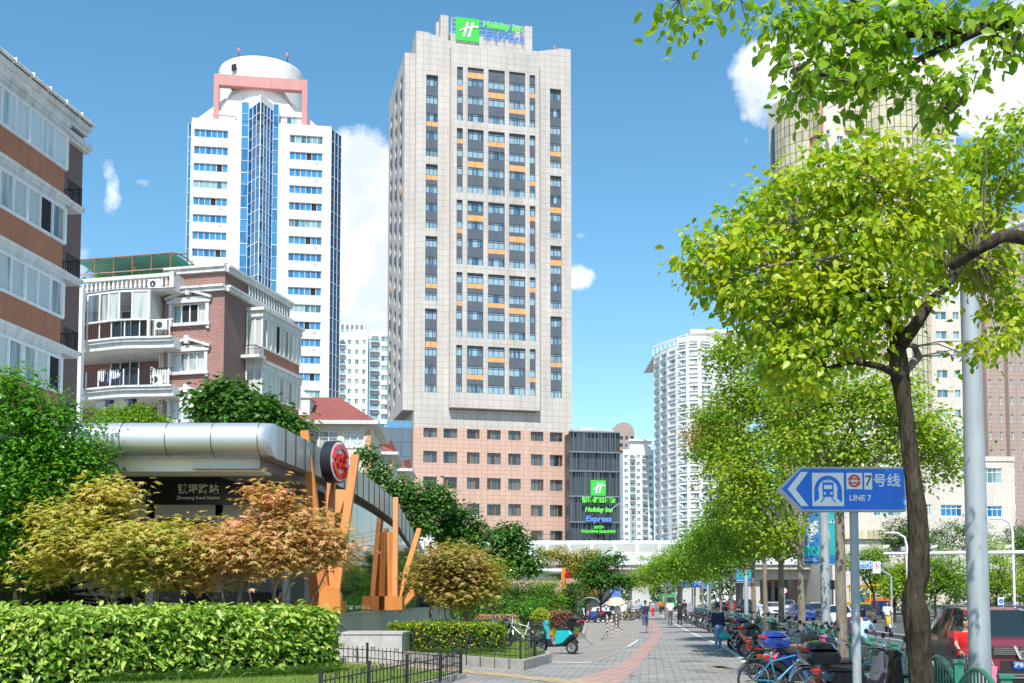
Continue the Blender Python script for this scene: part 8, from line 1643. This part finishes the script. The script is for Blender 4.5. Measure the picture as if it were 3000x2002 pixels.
for px, lb in ((2980, 'traffic cone left of the pair by the far road edge'), (2994, 'traffic cone right of the pair at the frame edge')):
 g = face_cam(px, 62, -.12); o = thing('traffic_cone', lb, 'traffic cone', g, 0, 'traffic cones'); m = MB(); m.box(-.2, .2, -.2, .2, 0, .04, 'paint_orange')
 for a, b, c, d, mt in ((.16, .12, .04, .25, 'paint_orange'), (.12, .085, .25, .42, 'moulding'), (.085, .055, .42, .56, 'paint_orange'), (.055, .03, .56, .7, 'moulding')): m.cyl((0, 0, c), (0, 0, d), a, mt, 14, b)
 m.build('cone_shell', o)
def metro_sign(label, x, y, rz, z0, s=1.0):
 o = thing('direction_sign', label, 'sign', (x, y, 0), rz, 'blue station direction signs'); W_, H_, d = 1.60 * s, .56 * s, .085; zc = z0 + H_ / 2; tip = -W_ * .60; L_ = tip + .28 * s; Rr = W_ * .40
 out = lambda e: [(tip + e * 1.25, zc), (L_ + e * .4, zc - H_ / 2 + e), (Rr - e, zc - H_ / 2 + e), (Rr - e, zc + H_ / 2 - e), (L_ + e * .4, zc + H_ / 2 - e)]
 m = MB(); m.slab(out(0), -d, d, 0, 'sign_grey'); b = m.build('housing', o); m = MB(); m.slab(out(.022 * s), -d - .006, -d, 0, 'sign_blue_face'); m.build('blue_face', b); y0 = -d - .007; f = lambda ym, P, mt: m.slab([(a * s, zc + b_ * s) for a, b_ in P], y0 - ym, y0 - ym + .001, 0, mt); m = MB()
 X0 = tip / s; f(.001, [(X0 + .10, 0), (X0 + .27, -.215), (X0 + .36, -.215), (X0 + .20, 0), (X0 + .36, .215), (X0 + .27, .215)], 'text_white')
 a = X0 + .41; w_ = .40; rect = lambda ym, x0, x1, b0, b1, mt: f(ym, [(x0, b0), (x1, b0), (x1, b1), (x0, b1)], mt)
 rect(.001, a, a + w_, -.215, .205, 'text_white'); c = a + w_ / 2; arch = [(c - .175, -.17)] + [(c - .175 * math.cos(t_), -.02 + .19 * math.sin(t_)) for t_ in [math.pi * k / 12 for k in range(13)]] + [(c + .175, -.17)]; arin = [(c + .115, -.12), (c + .115, -.02)] + [(c + .125 * math.cos(t_), -.02 + .14 * math.sin(t_)) for t_ in [math.pi * k / 12 for k in range(13)]] + [(c - .115, -.02), (c - .115, -.12)]
 f(.002, arch + arin, 'sign_blue_face'); rect(.003, c - .07, c + .07, -.10, .085, 'sign_blue_face'); rect(.004, c - .05, c + .05, .0, .05, 'text_white')
 for q in (-1, 1): m.cyl((s * (c + q * .042), y0 - .004, zc - .055 * s), (s * (c + q * .042), y0 - .006, zc - .055 * s), .016 * s, 'text_white', 10); m.cyl((s * (c + q * .014), y0 - .004, zc + .105 * s), (s * (c + q * .014), y0 - .0045, zc + .105 * s), .008 * s, 'sign_blue_face', 8); f(.003, [(c + q * .035, -.10), (c + q * .05, -.10), (c + q * .10, -.17), (c + q * .08, -.17)], 'sign_blue_face')
 a2 = a + w_ + .035; rect(.001, a2, a2 + .2, .0, .205, 'text_white'); cc = a2 + .1
 m.torus((s * cc, y0 - .003, zc + .1025 * s), .068 * s, .014 * s, 'ring_red', 'y', 24, 4, R(8), R(172), .1); m.torus((s * cc, y0 - .003, zc + .1025 * s), .068 * s, .014 * s, 'ring_red', 'y', 24, 4, R(188), R(352), .1)
 Z_ = [(-.07, .012), (-.045, .012), (-.022, .04), (0, .012), (.022, .04), (.045, .012), (.07, .012)]
 for e in (1, -1):
  for p, q in zip(Z_, Z_[1:]): m.beam((s * (cc + p[0]), y0 - .003, zc + s * (.1025 + e * p[1] - (.02 if e < 0 else -.0) * 0)), (s * (cc + q[0]), y0 - .003, zc + s * (.1025 + e * q[1])), .016 * s, .003, 'ring_red', up=(0, 1, 0))
 rect(.001, a2 + .225, a2 + .325, -.005, .205, 'text_white'); m.build('pictograms', b)
 text('lettering', '7', .19 * s, 'text_dark', b, (s * (a2 + .275), y0 - .002, zc + .098 * s), ext=.001); text('lettering', '号线', .175 * s, 'text_white', b, (s * (a2 + .51), y0 - .001, zc + .10 * s), ext=.001, bold=.003 * s); text('lettering', 'LINE 7', .10 * s, 'text_white', b, (s * (a2 + .17), y0 - .001, zc - .115 * s), ext=.001, bold=.002 * s)
 m = MB(); m.cyl((0, 0, 0), (0, 0, z0 + .002), .055 * s, 'pole_grey', 16); m.build('post', o, smooth=40); return o
mat('sign_grey', (.42, .45, .46), .4, .3)
p = at(2480, 1500, 14.0); metro_sign('large blue arrow sign reading line 7 beside the gnarled tree', p.x + .09, 14, R(1), p.z, .985)
p = at(2028, 1722, 82); metro_sign('second smaller looking blue arrow sign over the distant walkers', p.x, 82, 0, p.z)
def lamp_post(label, px, Y, r, banners, top_r=.7, rz=0, h=11):
 o = thing('lamp_post', label, 'lamp post', (at(px, 1752, Y).x, Y, 0), rz, 'pavement lamp posts'); m = MB(); m.tube([(0, 0, 0), (0, 0, 4), (0, 0, h)], [r, r * .93, r * top_r], 'pole_grey', 20); m.cyl((0, 0, 0), (0, 0, .35), r * 1.35, 'pole_grey', 20); m.build('pole', o, smooth=40); m = MB(); m.tube([(0, 0, h - .2), (.3, 0, h + .6), (1.4, 0, h + 1)], .05, 'pole_grey', 8); m.slab([(1.2, h + .95), (2.1, h + 1.05), (2.1, h + 1.15), (1.2, h + 1.1)], -.16, .16, .03, 'pole_grey'); m.build('lamp_arm', o)
 for s in banners:
  z1 = at(px, 1488, 36).z; z0 = at(px, 1655, 36).z; x0, x1 = (-.16 - .5, -.16) if s < 0 else (.16, .66); m = MB()
  q = 6
  for k in range(q): a, b = z0 + (z1 - z0) * k / q, z0 + (z1 - z0) * (k + 1) / q; wv = lambda z: .015 * math.sin(z * 3); mt = ('banner_blue' if k != 1 else 'banner_teal') if s < 0 else ('banner_teal' if k > 0 else 'banner_blue'); m.add([(x0, wv(a), a), (x1, wv(a), a), (x1, wv(b), b), (x0, wv(b), b)], [(0, 1, 2, 3)], mt)
  b_ = m.build('banner', o); m = MB()
  for z in (z0, z1): m.tube([(s * .1, 0, z), (s * .68, 0, z)], .018, 'pole_grey', 6)
  m.build('banner_rod', o); T_ = lambda body, u, z, size, rot=(R(90), 0, 0), **k: text('lettering', body, size, 'text_white', b_, (x0 + .5 * u, -.03, z), rot, ext=.001, **k)
  if s < 0: T_('新\n时\n代', .80, z0 + (z1 - z0) * .64, .16, bold=.004); T_('共\n享\n未\n来', .50, z0 + (z1 - z0) * .56, .16, bold=.004); T_('NEW ERA, SHARED FUTURE', .28, z0 + (z1 - z0) * .56, .075, (R(90), R(90), 0)); T_('CHINA INTERNATIONAL\nIMPORT EXPO', .5, z1 - .09, .042)
  else: T_('2018.11.5-11.10\n国家会展中心(上海)', .5, z1 - .45, .06)
  if s < 0: T_('2018.11.5-11.10\n国家会展中心(上海)', .5, z0 + .16, .058)
lamp_post('thick grey lamp post nearest the right edge, dappled by leaf shadows', 2866, 15.7, .152, (), h=6.4); lamp_post('grey lamp post with large blue banners behind the metro sign', 2418, 36, .152, (-1, 1)); lamp_post('second grey lamp post with banners beyond the walking woman', 2186, 78, .15, (-1, 1)); lamp_post('farthest bannered lamp post over the walkers', 2074, 130, .15, (-1, 1))
for i, (px, Y, pt, lb) in enumerate(((2660, 88, 1562, 'curved street lamp across the road beside the crooked trunk'), (2972, 84, 1520, 'curved street lamp across the road at the right edge'), (2240, 170, 1690, 'thin lamp pole before the yellow fascia'), (2306, 165, 1690, 'thin lamp pole right of the yellow fascia'))):
 o = thing('street_lamp', lb, 'street lamp', face_cam(px, Y), 0, 'lamps across the road'); z = at(px, pt, Y).z; m = MB(); m.tube([(0, 0, 0), (0, 0, z - 1), (-.15, 0, z - .35), (-.7, 0, z), (-1.2, 0, z + .02)] if i < 2 else [(0, 0, 0), (0, 0, z)], .09 if i < 2 else .16, 'white_metal', 8); m.build('pole', o); m = MB(); m.ell((-1.4 if i < 2 else 0, 0, z), (.4, .16, .08), 'white_metal', 10, 6); m.build('lamp_head', o)
Y = 46; o = thing('camera_gantry', 'long white horizontal arm carrying traffic cameras over the road', 'camera gantry', face_cam(3080, Y)); z = at(2800, 1618, Y).z; xw = at(2588, 1618, Y).x - o.location.x; m = MB(); m.tube([(0, 0, 0), (0, 0, z + .2)], .14, 'white_metal', 12); m.tube([(0, 0, z), (xw, 0, z - .06)], [.085, .05], 'white_metal', 12); m.build('arm', o)
for px in (2597, 2738, 2955): x = at(px, 1610, Y).x - o.location.x; m = MB(); m.cyl((x, 0, z), (x, 0, z + .16), .025, 'galv'); m.slab([(x - .16, z + .14), (x + .1, z + .2), (x + .12, z + .3), (x - .14, z + .26)], -.06, .06, .02, 'white_metal'); m.build('camera', o)
x = at(2626, 1610, Y).x - o.location.x; m = MB(); m.box(x - .16, x + .1, -.08, .08, z + .04, z + .2, 'plastic_black'); m.box(x + .18, x + .4, -.08, .08, z + .05, z + .22, 'galv'); m.build('floodlight', o)
Y = 74; o = thing('street_name_sign', 'blue street name sign with two arrows on a bent arm across the road', 'street sign', face_cam(2612, Y)); A = lambda px, py: (at(px, py, Y).x - o.location.x, at(px, py, Y).z); m = MB(); a, b = A(2612, 1690), A(2578, 1668); m.tube([(0, 0, 0), (0, 0, a[1]), (-.1, 0, a[1] + .1), (b[0], 0, b[1])], .06, 'galv', 8); m.build('pole', o)
(a, z1), (b, z0) = A(2500, 1644), A(2554, 1666); m = MB(); m.box(a, b, -.05, .0, z0, z1, 'text_white'); m.box(a + .03, b - .03, -.055, -.05, z0 + .03, z1 - .03, 'sign_blue_face'); q = m.build('name_plate', o); cx, cz, w_ = (a + b) / 2, (z0 + z1) / 2, b - a
text('lettering', '凯旋北路', .2, 'text_white', q, (cx, -.06, cz + .07), bold=.004); text('lettering', 'Kaixuan Rd(N)', .105, 'text_white', q, (cx, -.06, cz - .12)); m = MB()
for s in (-1, 1): m.slab([(cx + s * w_ * .38, cz), (cx + s * w_ * .27, cz + .2), (cx + s * w_ * .31, cz + .2), (cx + s * w_ * .43, cz), (cx + s * w_ * .31, cz - .2), (cx + s * w_ * .27, cz - .2)], -.062, -.056, 0, 'text_white')
m.build('arrow', q); (a, z1), (b, z0) = A(2556, 1646), A(2579, 1680); m = MB(); m.box(a, b, -.05, 0, z0, z1, 'text_white'); cx, cz = (a + b) / 2, z1 - .26; m.torus((cx, -.055, cz), .18, .025, 'ring_red', 'y', 24, 4, sq=.2); m.beam((cx - .12, -.055, cz + .12), (cx + .12, -.055, cz - .12), .03, .01, 'ring_red', up=(0, 1, 0)); m.ell((cx, -.055, cz + .06), (.035, .01, .035), 'text_dark'); m.slab([(cx - .07, cz - .1), (cx + .07, cz - .1), (cx + .03, cz + .03), (cx - .03, cz + .03)], -.057, -.052, 0, 'text_dark'); m.build('prohibition_plate', o)
Y = 110; o = thing('speed_sign', 'round speed limit sign reading 40 between the trunks', 'road sign', face_cam(2298, Y)); z = at(2298, 1731, Y).z; m = MB(); m.tube([(0, 0, 0), (0, 0, z + .2)], .05, 'galv', 8); m.build('post', o); m = MB(); m.cyl((0, -.06, z), (0, -.08, z), .28, 'text_white', 24); m.torus((0, -.085, z), .25, .04, 'ring_red', 'y', 24, 4, sq=.2); q = m.build('disc', o); text('lettering', '40', .3, 'text_dark', q, (0, -.095, z))
for px, lb in ((2427, 'traffic light head beside the bannered pole'), (2440, 'second traffic light head on the thin black pole')): Y = 118; o = thing('traffic_light', lb, 'traffic light', face_cam(px, Y), 0, 'traffic lights'); z1, z0 = at(px, 1700, Y).z, at(px, 1728, Y).z; m = MB(); m.tube([(0, 0, 0), (0, 0, z0)], .07, 'steel_black', 8); m.build('post', o); m = MB(); m.box(-.2, .2, -.12, .12, z0, z1, 'steel_black'); [m.torus((0, -.14, z0 + (z1 - z0) * k), .11, .02, 'steel_black', 'y', 14, 4, sq=4) for k in (.2, .5, .8)]; m.build('signal_head', o)
Y = 58; o = thing('cycle_lane_sign', 'white board with blue round cycle symbols near the cones', 'road sign', face_cam(2932, Y)); (a, z1), (b, z0) = (at(2923, 1751, Y).x - o.location.x, at(2923, 1751, Y).z), (at(2941, 1792, Y).x - o.location.x, at(2923, 1792, Y).z); m = MB(); m.box(a, b, -.02, .02, z0, z1, 'text_white'); [m.cyl((0, -.025, z1 - k), (0, -.03, z1 - k), .13, 'sign_blue_face', 20) for k in (.19, .56)]; [m.torus((s * .045, -.035, z1 - k - .02), .03, .006, 'text_white', 'y', 12, 4) for k in (.19, .56) for s in (-1, 1)]; m.build('board', o); m = MB(); m.cyl((0, .05, 0), (0, .05, z1), .03, 'galv', 8); m.build('post', o)
P = np.array([(railX(y) - abs(random.gauss(0, 1)) * 2.4 - .3, y, .008) for y in [random.uniform(16, 75) for _ in range(900)]]); V, Fc = leaves(P, .06, 'quad', .93, 0); tag(new_mesh_obj('fallen_leaves', np_mesh('fallen_leaves', V, Fc, ['leaf_turning'])), 'dry fallen leaves scattered over the paving', 'leaves', kind='stuff')
